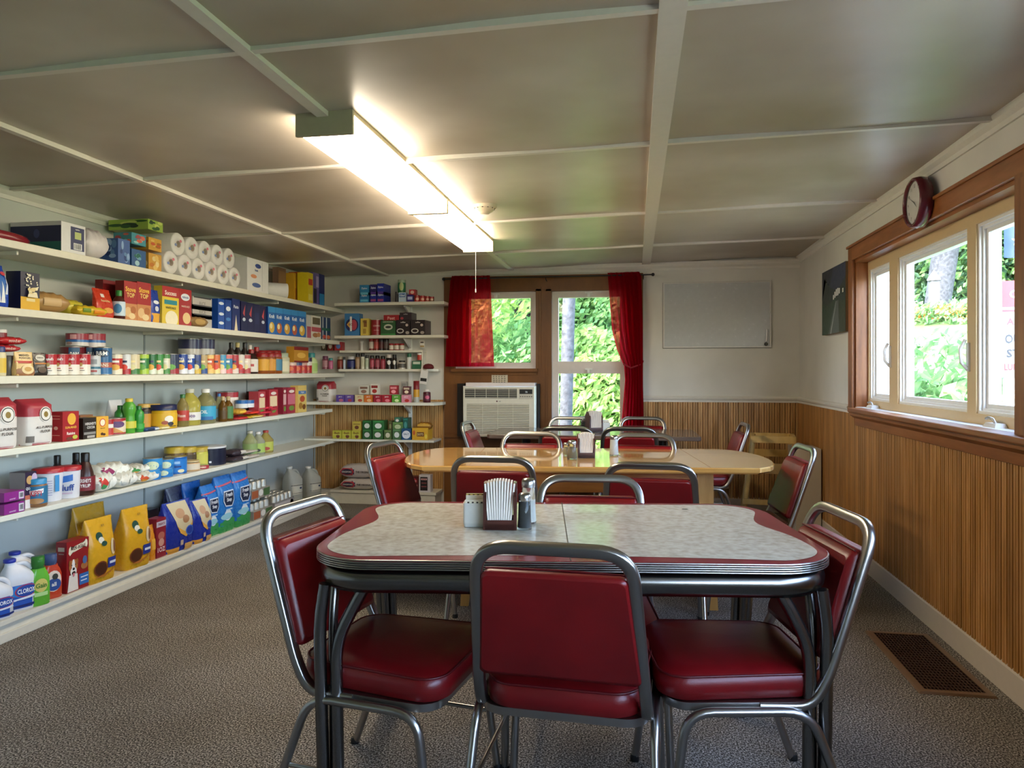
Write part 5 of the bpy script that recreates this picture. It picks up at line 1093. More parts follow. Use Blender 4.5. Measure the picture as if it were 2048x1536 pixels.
for i, (a, c_) in enumerate(edges([530, 545, 557, 570])):
    bottle('L3', a, c_, 706, '8c4a1c', '8e1c1e', (.15, .7, ['d8a02c', 'd0922a', '3f7c9a'][i]), prof=P_JAR, lab='%s peanut butter jar with red lid, third left shelf' % nth(i, 3), cat='jar', name='peanut_butter_jar', capz=(.8, 1), capr=.9, group='peanut butter jars in front')
for i, (a, c_) in enumerate(edges([528, 542, 556, 569])):
    bottle('L3', a, c_, 701, '7a3418', '861a1c', (.15, .7, 'c86a2a'), prof=P_JAR, lab='%s red-lidded jar in the row behind the peanut butter jars' % nth(i, 3), cat='jar', name='peanut_butter_jar', capz=(.8, 1), capr=.9, off=.105, group='peanut butter jars behind')
bottle('L3', 571, 585, 706, 'b9b79a', '9aa890', (.1, .6, 'd6d0b0'), prof=P_JAR, lab='pale green jar between peanut butter jars and red cans', cat='jar', name='jar', capz=(.8, 1), capr=.85)
for i, (a, c_) in enumerate(edges([587, 598, 609, 619, 628])):
    can('L3', a, c_, 715, [(0, .5, 'b02c2a'), (.5, .75, ['d8b8a8', '3a4a7c', 'd0a090', 'd8d0c8'][i]), (.75, 1, '3a2a4c')], None, '%s red tomato can near the right end, third left shelf' % nth(i, 4), 'tomato_can', group='tomato cans on the third left shelf', marks=[('e', .5, .3, .3, .14, 'd86a3c')])
box_('L3', 588, 617, 694, 'c08a2c', [('r', 0, .78, 1, 1, '7c1a1c'), ('e', .5, .45, .3, .18, 'e0b050'), ('r', 0, 0, 1, .1, '7c1a1c')], 'brown and yellow packet box on the tomato cans', 'box', 'packet_box', d=.07, zb=.095, off=.01)
bottle('L3', 629, 640, 706, 'c2d49a', '3c8a8c', (.1, .5, 'a8c474'), prof=P_BOT, lab='pale green bottle with teal cap, right end of third left shelf', name='bottle', capr=.6, capz=(.78, 1))
# ------------------------------------------------------------------ FOURTH SHELF, LEFT
def flour(S, a, b, yt, lab, off=.02, rot=0):
    mk = [('r', 0, .0, 1, .04, '9c2634'), ('e', .62, .66, .22, .17, 'e0dad2'), ('e', .62, .66, .195, .15, '3a342e'), ('e', .62, .66, .17, .13, 'e0dad2'), ('e', .62, .66, .08, .065, '8a7030'), ('t', 'ALL-PURPOSE', .58, .38, .055, '3a302c', .66), ('t', 'FLOUR', .6, .29, .06, '3a302c', .4), ('r', .02, .06, .2, .2, '6c645e')]
    return bag(S, a, b, yt, 'a4303c', mk, lab, 'flour bag', 'flour_bag', d=.14, off=off, rot=rot, top=.86, puff=1.05, rough=.4, low=(6, 'd8d0ca'))
flour('L4', -24, 40, 796, 'red and white flour bag cut by the left frame edge', rot=-6)
flour('L4', 58, 110, 798, 'red and white flour bag right of the one at the frame edge', rot=-3)
box_('L4', 125, 158, 823, 'a01c24', [('e', .55, .74, .26, .2, 'e0a83a'), ('t', 'SUN-MAID', .5, .46, .08, 'e8b84a', .7), ('t', 'Raisins', .5, .26, .1, 'f0e4d8', .7), ('e', .75, .12, .16, .07, 'b8b84a'), ('e', .4, .08, .2, .06, '6c3426')], 'red raisin box with a yellow sun disc', 'raisin box', 'raisin_box', d=.075, side=[('r', .2, .85, .8, .87, 'd88a7a'), ('r', .2, .75, .8, .77, 'd88a7a'), ('e', .5, .45, .16, .06, 'd8a090'), ('r', .2, .2, .8, .22, 'd88a7a')])
box_('L4', 166, 192, 836, '241812', [('t', "HERSHEY'S", .58, .72, .13, 'dcd6d0', .85), ('t', 'COCOA', .6, .54, .13, 'dcd6d0', .6), ('r', .05, .2, .97, .32, '8c8680'), ('r', .3, .03, .9, .15, 'a8a098')], 'dark brown cocoa tin-like box beside the raisins', 'cocoa box', 'cocoa_box', d=.07, top=[('r', .1, .1, .9, .9, '4a3222')])
box_('L4', 160, 186, 830, '8a5a38', [('r', .1, .1, .9, .5, '9a6a44')], 'brown box behind the cocoa box', 'box', 'food_box', d=.06, off=.12)
box_('L4', 193, 217, 833, 'dfa63a', [('e', .5, .7, .26, .2, 'c84a30'), ('e', .5, .7, .2, .16, 'f0e0c0'), ('t', 'Baking Soda', .5, .42, .06, '6a2a20', .8), ('e', .45, .15, .12, .07, '4a2a1a'), ('e', .62, .12, .12, .06, '4a2a1a')], 'front yellow baking soda box with round emblem', 'baking soda box', 'baking_soda_box', d=.06)
can('L4', 218, 232, 838, [(0, .45, 'b83a34'), (.45, .7, 'e0d8cc'), (.7, 1, 'a8262c')], None, 'red and white striped can right of the baking soda', 'food_can', off=.03)
can('L4', 233, 262, 836, [(0, .1, 'a02028'), (.1, .85, 'dcccb0'), (.85, 1, 'a02028')], None, 'wide short can with red rims and pie print', 'pie_filling_can', marks=[('r', .0, .1, .25, .85, '8f8078'), ('e', .65, .62, .3, .2, '5c3a6a'), ('p', [(.4, .15), (.95, .1), (.5, .45)], 'c8944a'), ('r', .35, .8, .9, .86, 'b02830')])
bottle('L4', 243, 259, 811, '2f7a2c', '246a2a', None, prof=[(.8, 0), (.9, .05), (.8, .35), (1, .6), (.9, .75), (.45, .86), (.4, .88)], lab='dark green lime juice bottle left behind the yellow-capped bottle', name='juice_bottle', capz=(.86, 1), capr=.5, off=.07)
bottle('L4', 261, 279, 797, '4f9a30', 'd4b83a', (.14, .34, 'c8c040'), prof=[(.8, 0), (.85, .04), (.8, .45), (.78, .52), (1, .68), (.92, .8), (.5, .9), (.45, .92)], lab='lemon juice bottle with yellow cap and yellow upper half', name='juice_bottle', capz=(.9, 1), capr=.55)
bottle('L4', 280, 294, 812, '2f8a34', '1f6a2c', (.12, .32, '3c9a3a'), prof=[(.8, 0), (.9, .05), (.85, .35), (1, .6), (.9, .75), (.45, .86), (.4, .88)], lab='green lime juice bottle right of the yellow-capped bottle', name='juice_bottle', capz=(.86, 1), capr=.5)
bag('L4', 226, 252, 800, 'c9c9cb', [('r', .1, .2, .9, .5, 'b8bcc0')], 'crumpled white plastic bag behind the juice bottles', 'bag', 'plastic_bag', d=.06, off=.16, rough=.4)
for i, (a, c_) in enumerate(((291, 308), (309, 331))):
    bottle('L4', a, c_, 808, '2c1c18', 'c09a4a', (.1, .62, ['c08a2c', 'd8cfc0'][i]), prof=P_JAR, lab='%s dark jar with gold lid behind the blue packets' % ('left', 'right')[i], cat='jar', name='jar', capz=(.86, 1), capr=.92, off=.09)
pouch('L4', 293, 322, 856, '3a5f9c', [('r', .1, .2, .5, .8, '1f2f50'), ('r', .55, .2, .95, .8, 'd8dce2')], 'blue packet lying before the gold-lidded jars', d=.06, off=.005, lumps=.002)
pouch('L4', 318, 342, 860, 'd8c070', [('r', .2, .3, .8, .7, 'e6dcb0')], 'yellow and white packet lying left of the yellow canister', d=.05, off=.0, lumps=.002)
bottle('L4', 333, 367, 809, 'd2a41c', '1c2248', (.12, .62, 'dcae28'), prof=[(.95, 0), (1, .03), (.98, .72), (.94, .76)], lab='big yellow drink mix canister with navy lid', cat='canister', name='drink_mix_canister', capz=(.76, 1), capr=1.0, marks=[('e', .75, .4, .14, .14, 'e8e0d0'), ('e', .62, .25, .1, .08, '9a4a2c'), ('r', .0, .08, 1, .11, '2a2430'), ('e', .8, .2, .1, .08, '2a2430')], off=.01)
OIL = dict(prof=[(.92, 0), (1, .03), (.97, .35), (1, .6), (.7, .76), (.38, .85), (.36, .9)], name='cooking_oil_bottle', cat='bottle', capz=(.89, 1), capr=.42)
bottle('L4', 369, 384, 789, 'b3a46a', '2c6a34', (.18, .5, 'b83c34'), 'Wesson', 'f0dcd0', lab='oil bottle with red label and green cap, right of yellow canister', trans=.6, tz=.34, **OIL)
bottle('L4', 386, 411, 778, 'ddd068', 'b9b8a8', (.14, .36, 'dcd8d6'), 'Crisco', '5a2a6c', lab='largest golden oil bottle with white label, fourth left shelf', trans=.6, tz=.27, **OIL)
can('L4', 386, 410, 851, [(0, 1, '1f1c2c')], None, 'short dark can with red circle in front of the golden oil', 'food_can', off=-.03+.03, marks=[('e', .5, .4, .24, .3, 'c87a5a')]) if False else None
bottle('L4', 413, 427, 781, 'c9bd58', 'dcdcd8', (.2, .4, '2c3c70'), None, lab='second golden oil bottle with white cap, just behind', trans=.6, off=.08, **{k: v for k, v in OIL.items()})
bottle('L4', 418, 441, 778, 'c8c49a', 'e4e2de', (.12, .5, '3a9cc0'), 'OIL', 'e8f4f8', lab='clear oil bottle with turquoise and blue label', trans=.75, marks=[('r', .1, .1, .9, .2, '2566a4')], tz=.34, **OIL)
bottle('L4', 441, 450, 787, 'b8b890', '3a6cae', (.15, .45, '9ac0d8'), None, lab='narrow clear bottle with blue cap behind the amber bottles', trans=.6, off=.06, **OIL)
for i, (a, c_) in enumerate(((449, 459), (460, 471))):
    bottle('L4', a, c_, 793, '7a5420', 'b8a070', ((.1, .45, '5a4018'), (.1, .6, '4a7a44'))[i], None, prof=P_BOT, lab='%s amber vinegar bottle beside the pasta packets' % ('left', 'right')[i], name='vinegar_bottle', trans=.4)
can('L4', 463, 486, 783, [(0, .15, 'a8323a'), (.15, .8, 'ddd2c8'), (.8, 1, 'a02c34')], None, 'tall white can with red top behind the red snack bags', 'food_can', off=.16)
for k in range(3): can('L4', 488+k*13, 501+k*13, 800, [(0, .55, 'd8dce0'), (.55, 1, '2a66ac')], None, '%s small blue and white can standing on the red packets' % nth(k, 3), 'food_can', off=.07, zb=.075, group='small blue and white cans')
rs = [(471, 500, 838, 'b03034', 0, .01), (470, 498, 818, 'c89a38', .033, .03), (492, 524, 822, 'c03028', .028, .02), (496, 530, 835, 'd8b838', 0, .005), (518, 545, 822, 'a82434', .02, .02), (524, 548, 812, 'b02838', .05, .04), (536, 556, 812, '982030', .03, .03)]
rl = ['red and white snack packet, lowest at the left of the packet heap', 'yellow packet above it, beside the amber bottles', 'bright red packet in the middle of the packet heap', 'yellow packet at the front of the packet heap', 'dark red packet at the right side of the packet heap', 'upper dark red packet at the right of the heap', 'maroon packet leaning against the pink boxes']
for (a, c_, yt, cc, zb, of), ll in zip(rs, rl): pouch('L4', a, c_, yt, cc, [('r', .2, .3, .8, .65, shade(cc, 1.35) if cc != 'd8b838' else 'f0e0a0')], ll, d=.11, zb=zb, off=of, lumps=.003, rot=random.uniform(-12, 12))
box_('L4', 502, 511, 783, '2a1a18', [], 'small dark box behind the blue and white cans', 'box', 'food_box', d=.04, off=.15)
for i, (a, c_, yt, cc, bc) in enumerate(((517, 531, 783, 'b04048', 'e0c8a0'), (538, 556, 779, 'ab2c3a', 'e6cba4'), (566, 573, 775, '8c2438', 'd8a8a8'), (574, 592, 775, '9c2440', 'c86a80'))):
    box_('L4', a, c_, yt, cc, [('r', .1, .35, .9, .75, bc), ('e', .5, .85, .3, .06, 'e8d8d0'), ('e', .5, .2, .3, .1, '6a8a3a')], '%s tall pudding box behind the packet heap, fourth left shelf' % nth(i, 4), 'pudding box', 'pudding_box', d=.08, off=.04, group='tall pudding boxes')
for i, (a, c_, yt) in enumerate(((530, 541, 783), (548, 562, 780))): box_('L4', a, c_, yt-3, '9a1f30', [('r', .2, .4, .8, .7, 'd8b0a0')], '%s dark red box in the back row, fourth left shelf' % ('left', 'right')[i], 'box', 'food_box', d=.06, off=.15)
box_('L4', 596, 613, 771, 'dcbf6a', [('r', .05, .68, .95, .8, '4a78b0'), ('e', .5, .5, .3, .12, 'b8502c'), ('e', .3, .25, .22, .12, 'a87a2c'), ('e', .7, .2, .2, .1, '7a4a1c'), ('t', 'Original', .5, .74, .08, 'f0f4fa', .8)], 'yellow box with blue band at the right end, fourth left shelf', 'box', 'food_box', d=.07)
# ------------------------------------------------------------------ FIFTH SHELF, LEFT
for k in range(2): box_('L5', 8, 49, (1006, 983)[k], '8c2a80', [('r', .72, .1, .97, .85, 'd8cfd4'), ('t', 'essential', .4, .25, .16, 'd8b8d4', .4)] + [('r', .76+.03*q, .25, .775+.03*q, .75, '4a4a4a') for q in range(6)], '%s of two stacked magenta boxes at the left frame edge' % ('lower', 'upper')[k], 'box', 'food_box', d=.2, zb=(0, .058)[k], off=.005)
box_('L5', 50, 73, 944, '30203a', [('r', 0, 0, 1, .24, 'ddd6d2'), ('r', 0, .24, 1, .36, 'c06a50'), ('e', .4, .78, .3, .12, 'c89a60'), ('e', .8, .82, .25, .14, 'c0a8c0'), ('t', 'QUAKER', .5, .54, .09, 'ecebe8', .9), ('t', 'OATS', .6, .44, .08, 'ecebe8', .5), ('e', .6, .16, .2, .08, 'b0484c')], 'oat box with fruit picture behind the peanut butter jar', 'oat box', 'oat_box', d=.085, off=.045, lside='8c8684')
bottle('L5', 74, 106, 957, '8a5f3c', '3487b4', (.12, .74, '2c6c90'), 'SKIPPY', 'c02a34', prof=P_JAR, lab='peanut butter jar with blue lid and blue label', cat='jar', name='peanut_butter_jar', capz=(.8, 1), capr=.93, tz=.5, th=.2, marks=[('p', [(.18, .42), (.8, .5), (.82, .66), (.2, .58)], 'ecece8'), ('e', .5, .22, .34, .1, 'b0804c')], off=.005)
def tub(a, b, yt, lab, txt, off):
    return bottle('L5', a, b, yt, 'dcd8da', 'b0262e', None, txt, '24408c', prof=P_TUB, lab=lab, cat='tub', name='marshmallow_tub', capz=(.86, 1), capr=1.06, tz=.35, th=.2, marks=[('p', [(.3, .5), (.7, .56), (.7, .76), (.3, .7)], '2c66b4'), ('r', .32, .15, .68, .2, 'c0a8b8')] if txt else [('r', .3, .2+.07*q, .7, .22+.07*q, '9a93b4') for q in range(7)] + [('r', .78, .3, .92, .8, '3a8ac0')], off=off)
tub(98, 141, 936, 'left white tub with red lid, mostly its printed back', None, .05); tub(139, 173, 932, 'right white tub with red lid beside the syrup bottles', 'fluff', .03)
SY = dict(prof=[(.85, 0), (1, .05), (.98, .35), (.8, .55), (.55, .72), (.4, .8)], name='syrup_bottle', capz=(.79, 1), capr=.45)
bottle('L5', 173, 200, 906, '3a1a14', '161210', (.12, .45, '7c1f26'), "HERSHEY'S", 'e6ded8', lab='front chocolate syrup bottle, right of the white tubs', tz=.36, th=.09, marks=[('t', 'SYRUP', .5, .24, .08, 'e6ded8', .5)], off=.01, **SY)
bottle('L5', 154, 176, 906, '2c1612', '161210', None, None, lab='black-capped syrup bottle behind the right white tub', off=.13, **SY)
bottle('L5', 116, 138, 911, '2c1612', '161210', None, None, lab='black-capped syrup bottle behind the left white tub', off=.17, **SY)
mm = M('e2e0d4', .6)
for i, (a, c_, yt, zb, of) in enumerate(((196, 238, 948, 0, .01), (236, 280, 946, 0, .0), (278, 322, 946, 0, .01), (205, 262, 928, .055, .05), (258, 306, 932, .052, .05))):
    pouch('L5', a, c_, yt, 'dedccf', [('p', [(.05, .25), (.3, .15), (.42, .5), (.25, .9), (.05, .8)], ['c83c34', 'e6e2d4', 'c8502c', '8c2a58', '3a8a4a'][i]), ('p', [(.05, .1), (.3, .1), (.36, .35), (.1, .5)], ['3f9a5a', 'd0d0c8', 'e09a2c', '2a5a8c', 'd89a3a'][i]), ('e', .75, .5, .14, .3, 'eeece2'), ('e', .56, .4, .12, .26, 'e8e6da')], ['marshmallow bag at the left front of the bag heap', 'middle front marshmallow bag in the bag heap', 'marshmallow bag at the right front with orange corner', 'upper left marshmallow bag with dark end', 'upper right marshmallow bag with green and orange end'][i], 'marshmallow bag', 'marshmallow_bag', d=.13, zb=zb, off=of, lumps=.011, rot=random.uniform(-8, 8))
tn = [(306, 332, 938, 0), (334, 354, 936, 0), (310, 334, 916, .045), (336, 356, 918, .042)]
for i, (a, c_, yt, zb) in enumerate(tn):
    can('L5', a, c_, yt, [(0, .5, '2a74b8'), (.5, 1, '3a8cc8')], None, ['lower left flat blue tuna can', 'lower right flat blue tuna can', 'upper left flat blue tuna can', 'upper right flat blue tuna can'][i] + ' in the stack of four', 'tuna_can', zb=zb, group='flat blue tuna cans', marks=[('e', .5, .5, .3, .3, 'd8e0b8'), ('r', .1, .4, .3, .6, '1c3f70')])
can('L5', 358, 384, 913, [(0, .1, '1c5ca8'), (.1, .9, '2c78c4'), (.9, 1, '1c5ca8')], None, 'tall blue can right of the flat tuna cans', 'food_can', marks=[('r', .25, .6, .7, .75, '9cc4e8'), ('r', .25, .4, .75, .5, '1a3a7c'), ('e', .75, .2, .14, .1, 'e0d8b0')])
bottle('L5', 387, 408, 921, 'd0a878', 'c8b080', (.15, .7, 'dccbb0'), prof=P_JAR, lab='small jar with cream label right of the tall blue can', cat='jar', name='jar', capz=(.86, 1), capr=.95)
can('L5', 409, 424, 930, [(0, 1, 'a83038')], None, 'small red can before the yellow jars', 'food_can', marks=[('e', .5, .5, .3, .2, 'e0c8b0')])
for i, (a, c_) in enumerate(((354, 378), (380, 401), (403, 428))):
    bottle('L5', a, c_, 894, ['5a4420', '5a4420', 'b8b43c'][i], 'b0962c', (.1, .66, ['4a3a20', '4a3a20', 'c8c050'][i]), prof=P_JAR, lab='%s jar with wide yellow lid in the back row, fifth left shelf' % ORD[i], cat='jar', name='jar', capz=(.76, 1), capr=.98, off=.09, group='yellow-lidded jars')
bottle('L5', 430, 466, 892, '15162c', 'c8c8c8', None, prof=[(1, 0), (1, .9)], lab='large navy coffee canister with silver lid rim', cat='canister', name='coffee_canister', capz=(.9, 1), capr=1.02, off=.03, marks=[('r', .6, .15, .66, .25, 'd8d8e0'), ('r', .3, .3, .5, .34, '5a5c80')])
for i, (a, c_, yt, zb, of) in enumerate(((467, 500, 912, 0, .01), (466, 494, 899, .035, .03), (496, 522, 916, 0, .02), (490, 518, 904, .034, .05))):
    pouch('L5', a, c_, yt, '3c3036' if i < 2 else 'c8bcae', [('r', .55, .2, .95, .8, 'cfc4b6')] if i < 2 else [], ['lower dark bag of dry beans', 'upper dark bag of dry beans', 'lower pale bag of dry beans', 'upper pale bag of dry beans'][i] + ' right of the navy canister', 'bean bag', 'bean_bag', d=.11, zb=zb, off=of, lumps=.003)
for i, (a, c_, yt) in enumerate(((506, 521, 862), (522, 536, 864), (538, 553, 861))):
    bottle('L5', a, c_, yt, ['c4c690', 'c8c8b0', 'c8b468'][i], ['c8c0ac', 'd8d4cc', 'a83a2c'][i], (.1, .5, ['8aa060', 'a8c060', 'b8bc54'][i]), None, prof=[(.92, 0), (1, .03), (1, .58), (.6, .74), (.34, .86), (.33, .9)], lab='%s vinegar jug of three on the fifth left shelf' % ('left', 'middle', 'right')[i], name='vinegar_bottle', capz=(.9, 1), capr=.38, trans=.55, off=.06, group='three vinegar bottles', marks=[('e', .5, .2, .25, .08, ['5a6a3c', '3a3a2c', 'a83a2c'][i])])
# ------------------------------------------------------------------ BOTTOM SHELF, LEFT
def jug(S, x, y, w, dp, h, col, cap, lab, cat, name, rot, label=None, marks=(), trans=0, group=None, handle=True):
    t = empty(name, (x, y, SH[S][1]+.0008), rot, label=lab, cat=cat, group=group); m = M(col, .35, 0, trans)
    rings = []
    for t_, k, s in ((0, .94, 0), (.02, 1, 0), (.55, 1, 0), (.64, .97, .0), (.74, .78, -.05), (.84, .48, -.12), (.90, .30, -.2), (.94, .26, -.22)):
        rings.append([(math.copysign(abs(math.cos(a))**.6, math.cos(a))*w/2*k + s*w, math.copysign(abs(math.sin(a))**.6, math.sin(a))*dp/2*k, t_*h) for a in [2*PI*j/26 for j in range(26)]])
    b = MB(); b.loft(rings, m, True); b.build('body', t)
    if handle:
        b = MB(); b.tube(fillet([(-w*.10, 0, h*.86), (w*.22, 0, h*.885), (w*.43, 0, h*.76), (w*.43, 0, h*.60)], .05, 5), w*.075, m, 12); b.build('handle', t)
    b = MB(); b.lathe([(w*.17, h*.93), (w*.18, h*.94), (w*.18, h*.99), (w*.15, h), (.0005, h)], M(cap, .4), 20, (-w*.22, 0)); b.build('cap', t)
    if label:
        z0, z1, lc = label; b = MB()
        def f(u, v, k=0):
            c = min(.995, abs(u)/(w/2)); c = c**(1/.6); return (u, -dp/2*max(0, 1-c*c)**.3-.0022-.0007*k, h*z0+v)
        b.mark(f, ('r', .01, 0, .99, 1, lc), w, h*(z1-z0))
        for k, mk in enumerate(marks): b.mark(lambda u, v, k=k: f(u, v, k+1), mk, w, h*(z1-z0))
        b.build('label', t)
    return t
clx = [('p', [(.03, .6), (.5, .45), (.97, .6), (.97, .98), (.03, .98)], '2c7cc4'), ('e', .62, .72, .36, .27, 'c02c34'), ('e', .62, .72, .33, .24, '24489c'), ('t', 'CLOROX', .62, .72, .2, 'f4f4f6', .56), ('p', [(.1, .33), (.95, .4), (.9, .5), (.2, .42)], 'dfe6f0'), ('r', .3, .34, .8, .37, '24489c'), ('r', .05, .05, .97, .16, '1b2a6c')]
def jl(px0, px1, yt, off):
    X = SH['L6'][2]-off; ya, yb_ = YonX(px0, X), YonX(px1, X); return X, (ya+yb_)/2, yb_-ya, ZAT(yt, X, (ya+yb_)/2)-SH['L6'][1]
for (p0, p1, yt, of, lab) in ((-44, 17, 1150, .07, 'white bleach jug cut by the left frame edge, bottom shelf'), (3, 63, 1115, .08, 'white bleach jug with blue cap and full label, bottom shelf'), (20, 66, 1100, .205, 'white bleach jug standing behind the fully seen one')):
    X, y, w, h = jl(p0, p1, yt, of); jug('L6', X, y, .145, .10, h, 'd9dadd', '26349c', lab, 'bleach jug', 'bleach_jug', PI/2-.35, (.05, .5, '2a58b4'), clx, group='white bleach jugs')
def deterg(p0, p1, yt, of, col, cap, capm, lab, mk):
    X, y, w, h = jl(p0, p1, yt, of); w = .10; t = empty('detergent_bottle', (X, y, SH['L6'][1]+.0008), PI/2-.4, label=lab, cat='detergent bottle'); b = MB(); rings = []
    for t_, k, kd in ((0, .92, .92), (.02, 1, 1), (.35, 1, 1), (.55, .96, .96), (.66, .8, .85), (.72, .62, .8), (.76, .6, .78)): rings.append([(math.copysign(abs(math.cos(a))**.7, math.cos(a))*w/2*k, math.copysign(abs(math.sin(a))**.7, math.sin(a))*.034*kd, t_*h) for a in [2*PI*j/24 for j in range(24)]])
    b.loft(rings, M(col, .25), True)
    for k, m_ in enumerate(mk): b.mark(lambda u, v, k=k: (u, -.034*max(0, 1-(abs(u)/(w/2))**2.8)**.35-.002-.0006*k, v), m_, w, h)
    b.build('body', t); b = MB(); b.lathe([(.026, h*.76), (.026, h*.80), (.029, h*.81), (.028, h), (.0005, h)], M(cap, .2, 0, capm), 20); b.build('cap', t)
deterg(63, 88, 1113, .035, '68b83a', '4f9a48', .5, 'bright green detergent bottle beside the bleach jugs', [('e', .5, .42, .3, .14, 'd8c86a'), ('r', .2, .2, .8, .28, 'b8e090'), ('t', 'Gain', .5, .42, .1, '3a7a2c', .5)])
deterg(84, 117, 1108, .06, 'c8452a', '6f84b4', .6, 'orange detergent bottle with clear blue cap', [('e', .5, .4, .38, .24, 'e8d2c0'), ('e', .5, .32, .36, .14, '2c4c90'), ('e', .56, .5, .14, .07, '3a3a30'), ('t', 'all', .5, .33, .09, 'f0ece8', .4)])
mbk = [('p', [(.1, .86), (.16, .9), (.22, .87), (.8, .93), (.86, .97), (.92, .94), (.94, .86), (.9, .8), (.82, .83), (.22, .76), (.14, .72), (.08, .77)], 'e8dcc0'), ('t', 'MILK-BONE', .51, .85, .07, '4a1c1c', .66), ('r', .56, .08, 1, .3, '2c6ab4'), ('r', .62, .22, .95, .24, 'e0e8f4'), ('r', .62, .15, .9, .17, 'e0e8f4'), ('e', .78, .45, .16, .07, 'a86a3a'), ('e', .8, .56, .1, .08, '4a6a9c'),
 ('p', [(.02, .02), (.5, .02), (.46, .34), (.1, .34)], 'e6ddd4'), ('e', .28, .5, .2, .14, 'b06c3a'), ('e', .28, .5, .07, .14, 'ece6de'), ('e', .28, .40, .14, .09, 'ece4dc'), ('e', .12, .58, .05, .06, '9a5a2e'), ('e', .44, .58, .05, .06, '9a5a2e'), ('e', .2, .53, .02, .014, '1c1614'), ('e', .36, .53, .02, .014, '1c1614'), ('e', .28, .45, .045, .028, '1c1614'), ('e', .28, .37, .08, .035, '2a1614'), ('e', .28, .335, .045, .04, 'd0808a')]
for k in range(3):
    box_('L6', 133-k*0, 178, 1079+k*3, '8f1b20', mbk, ('front one of three red dog biscuit boxes, showing a dog', 'middle one of the three red dog biscuit boxes', 'rear one of the three red dog biscuit boxes')[k], 'dog biscuit box', 'dog_biscuit_box', d=.062, off=.02+k*.0645, side=[('r', .2, .82, .8, .9, 'c8b8a0'), ('r', .25, .76, .75, .78, 'b08a80')], group='dog biscuit boxes')
ped = [('e', .38, .72, .12, .07, '1f4a3c'), ('e', .42, .66, .1, .05, 'e6e0cc'), ('e', .5, .60, .1, .04, '1f4a3c'), ('e', .82, .52, .1, .13, 'e0c8a0'), ('e', .86, .52, .05, .1, '8a5a34'), ('e', .36, .22, .24, .12, '7a3c1c'), ('e', .36, .22, .2, .1, '4a2412'), ('r', .6, .2, .98, .36, '24368c'), ('r', .66, .26, .92, .30, 'dfe4f0'), ('p', [(.1, .1), (.7, .12), (.9, .2), (.5, .08)], 'b8702c'), ('t', 'K9', .55, .88, .04, '7a5a20', .2)]
bag('L6', 183, 233, 1036, 'dba522', ped, 'yellow dog food bag right of the biscuit boxes, front left', 'dog food bag', 'dog_food_bag', d=.12, off=.0, lean=-.06, rot=-4, group='yellow dog food bags')
bag('L6', 160, 222, 1010, 'cf9a20', ped[:3], 'larger yellow dog food bag standing behind the front left one', 'dog food bag', 'dog_food_bag', d=.1, off=.15, group='yellow dog food bags')
bag('L6', 256, 302, 1014, 'dba522', ped, 'yellow dog food bag right of the centre gap, leaning forward', 'dog food bag', 'dog_food_bag', d=.12, off=.0, lean=-.08, rot=-6, group='yellow dog food bags')
bag('L6', 303, 312, 1050, 'd88a20', [('r', .1, .3, .9, .6, 'e8b040')], 'narrow orange treat bag right of the yellow bags', 'treat bag', 'treat_bag', d=.05, off=.02)
for k in range(2): box_('L6', 313, 332, 1036+k*2, '8e2030', [('r', 0, .78, 1, .92, 'c8bcc4'), ('e', .5, .55, .35, .1, 'b86a5a'), ('e', .5, .38, .3, .1, 'd09a8a'), ('t', '1OZ', .5, .2, .12, 'e8d8d8', .8), ('t', 'TREATS', .5, .85, .06, '8e2030', .8)], ('front', 'rear')[k] + ' dark red treat box between the orange bag and blue bags', 'treat box', 'treat_box', d=.07, off=.02+k*.09)
blu = [('p', [(.12, .98), (.8, .98), (.95, .55), (.68, .34), (.35, .5)], 'd8c8a0'), ('e', .5, .75, .16, .1, 'c89a70'), ('e', .66, .62, .12, .08, 'a87850'), ('p', [(.35, .5), (.68, .34), (.66, .26), (.45, .36)], 'e0a848'), ('p', [(.6, .36), (.95, .55), (.9, .45), (.66, .26)], 'e0a848'), ('e', .78, .38, .15, .1, '4a78c8'), ('e', .78, .38, .12, .08, '1c3a9c'), ('r', 0, 0, .4, .1, 'd89a3c'), ('r', .6, 0, 1, .13, 'd8a860'), ('r', .44, .12, .54, .22, 'c8b0a0')]
bag('L6', 337, 387, 1002, '1c2f96', blu, 'dark blue pet food bag with cream top, left of two', 'pet food bag', 'pet_food_bag', d=.11, off=.0, lean=-.05, top=.6, rot=-4)
bag('L6', 391, 424, 998, '1c2f96', blu, 'dark blue pet food bag with cream top, right of two', 'pet food bag', 'pet_food_bag', d=.11, off=.0, lean=-.05, top=.6, rot=-4)
bag('L6', 342, 374, 975, '1c2048', [('e', .5, .5, .2, .15, '5a3a8c')], 'dark purple-blue bag standing behind the blue pet food bags', 'pet food bag', 'pet_food_bag', d=.09, off=.15)
box_('L6', 300, 318, 1018, '2a2228', [('r', .1, .1, .9, .8, '5a4034')], 'dark carton behind the red treat boxes', 'box', 'food_box', d=.07, off=.17)
fs_ = [('p', [(.05, .12), (.95, .12), (.95, .2), (.5, .27), (.05, .18)], '3a9a50'), ('e', .45, .3, .22, .1, 'e6ecee'), ('e', .4, .28, .34, .06, '9ad0dc'), ('p', [(.22, .74), (.82, .74), (.86, .55), (.7, .44), (.3, .46), (.18, .56)], 'dce6f0'), ('p', [(.25, .72), (.79, .72), (.82, .56), (.68, .46), (.32, .48), (.22, .57)], '1a2440'), ('t', 'Fresh', .52, .665, .075, 'f4f6f8', .5), ('t', 'Step', .52, .565, .085, 'f4f6f8', .42), ('r', .3, .39, .7, .41, 'bcdcf0'), ('p', [(.0, .82), (1, .86), (1, .89), (0, .85)], 'c85a6a')]
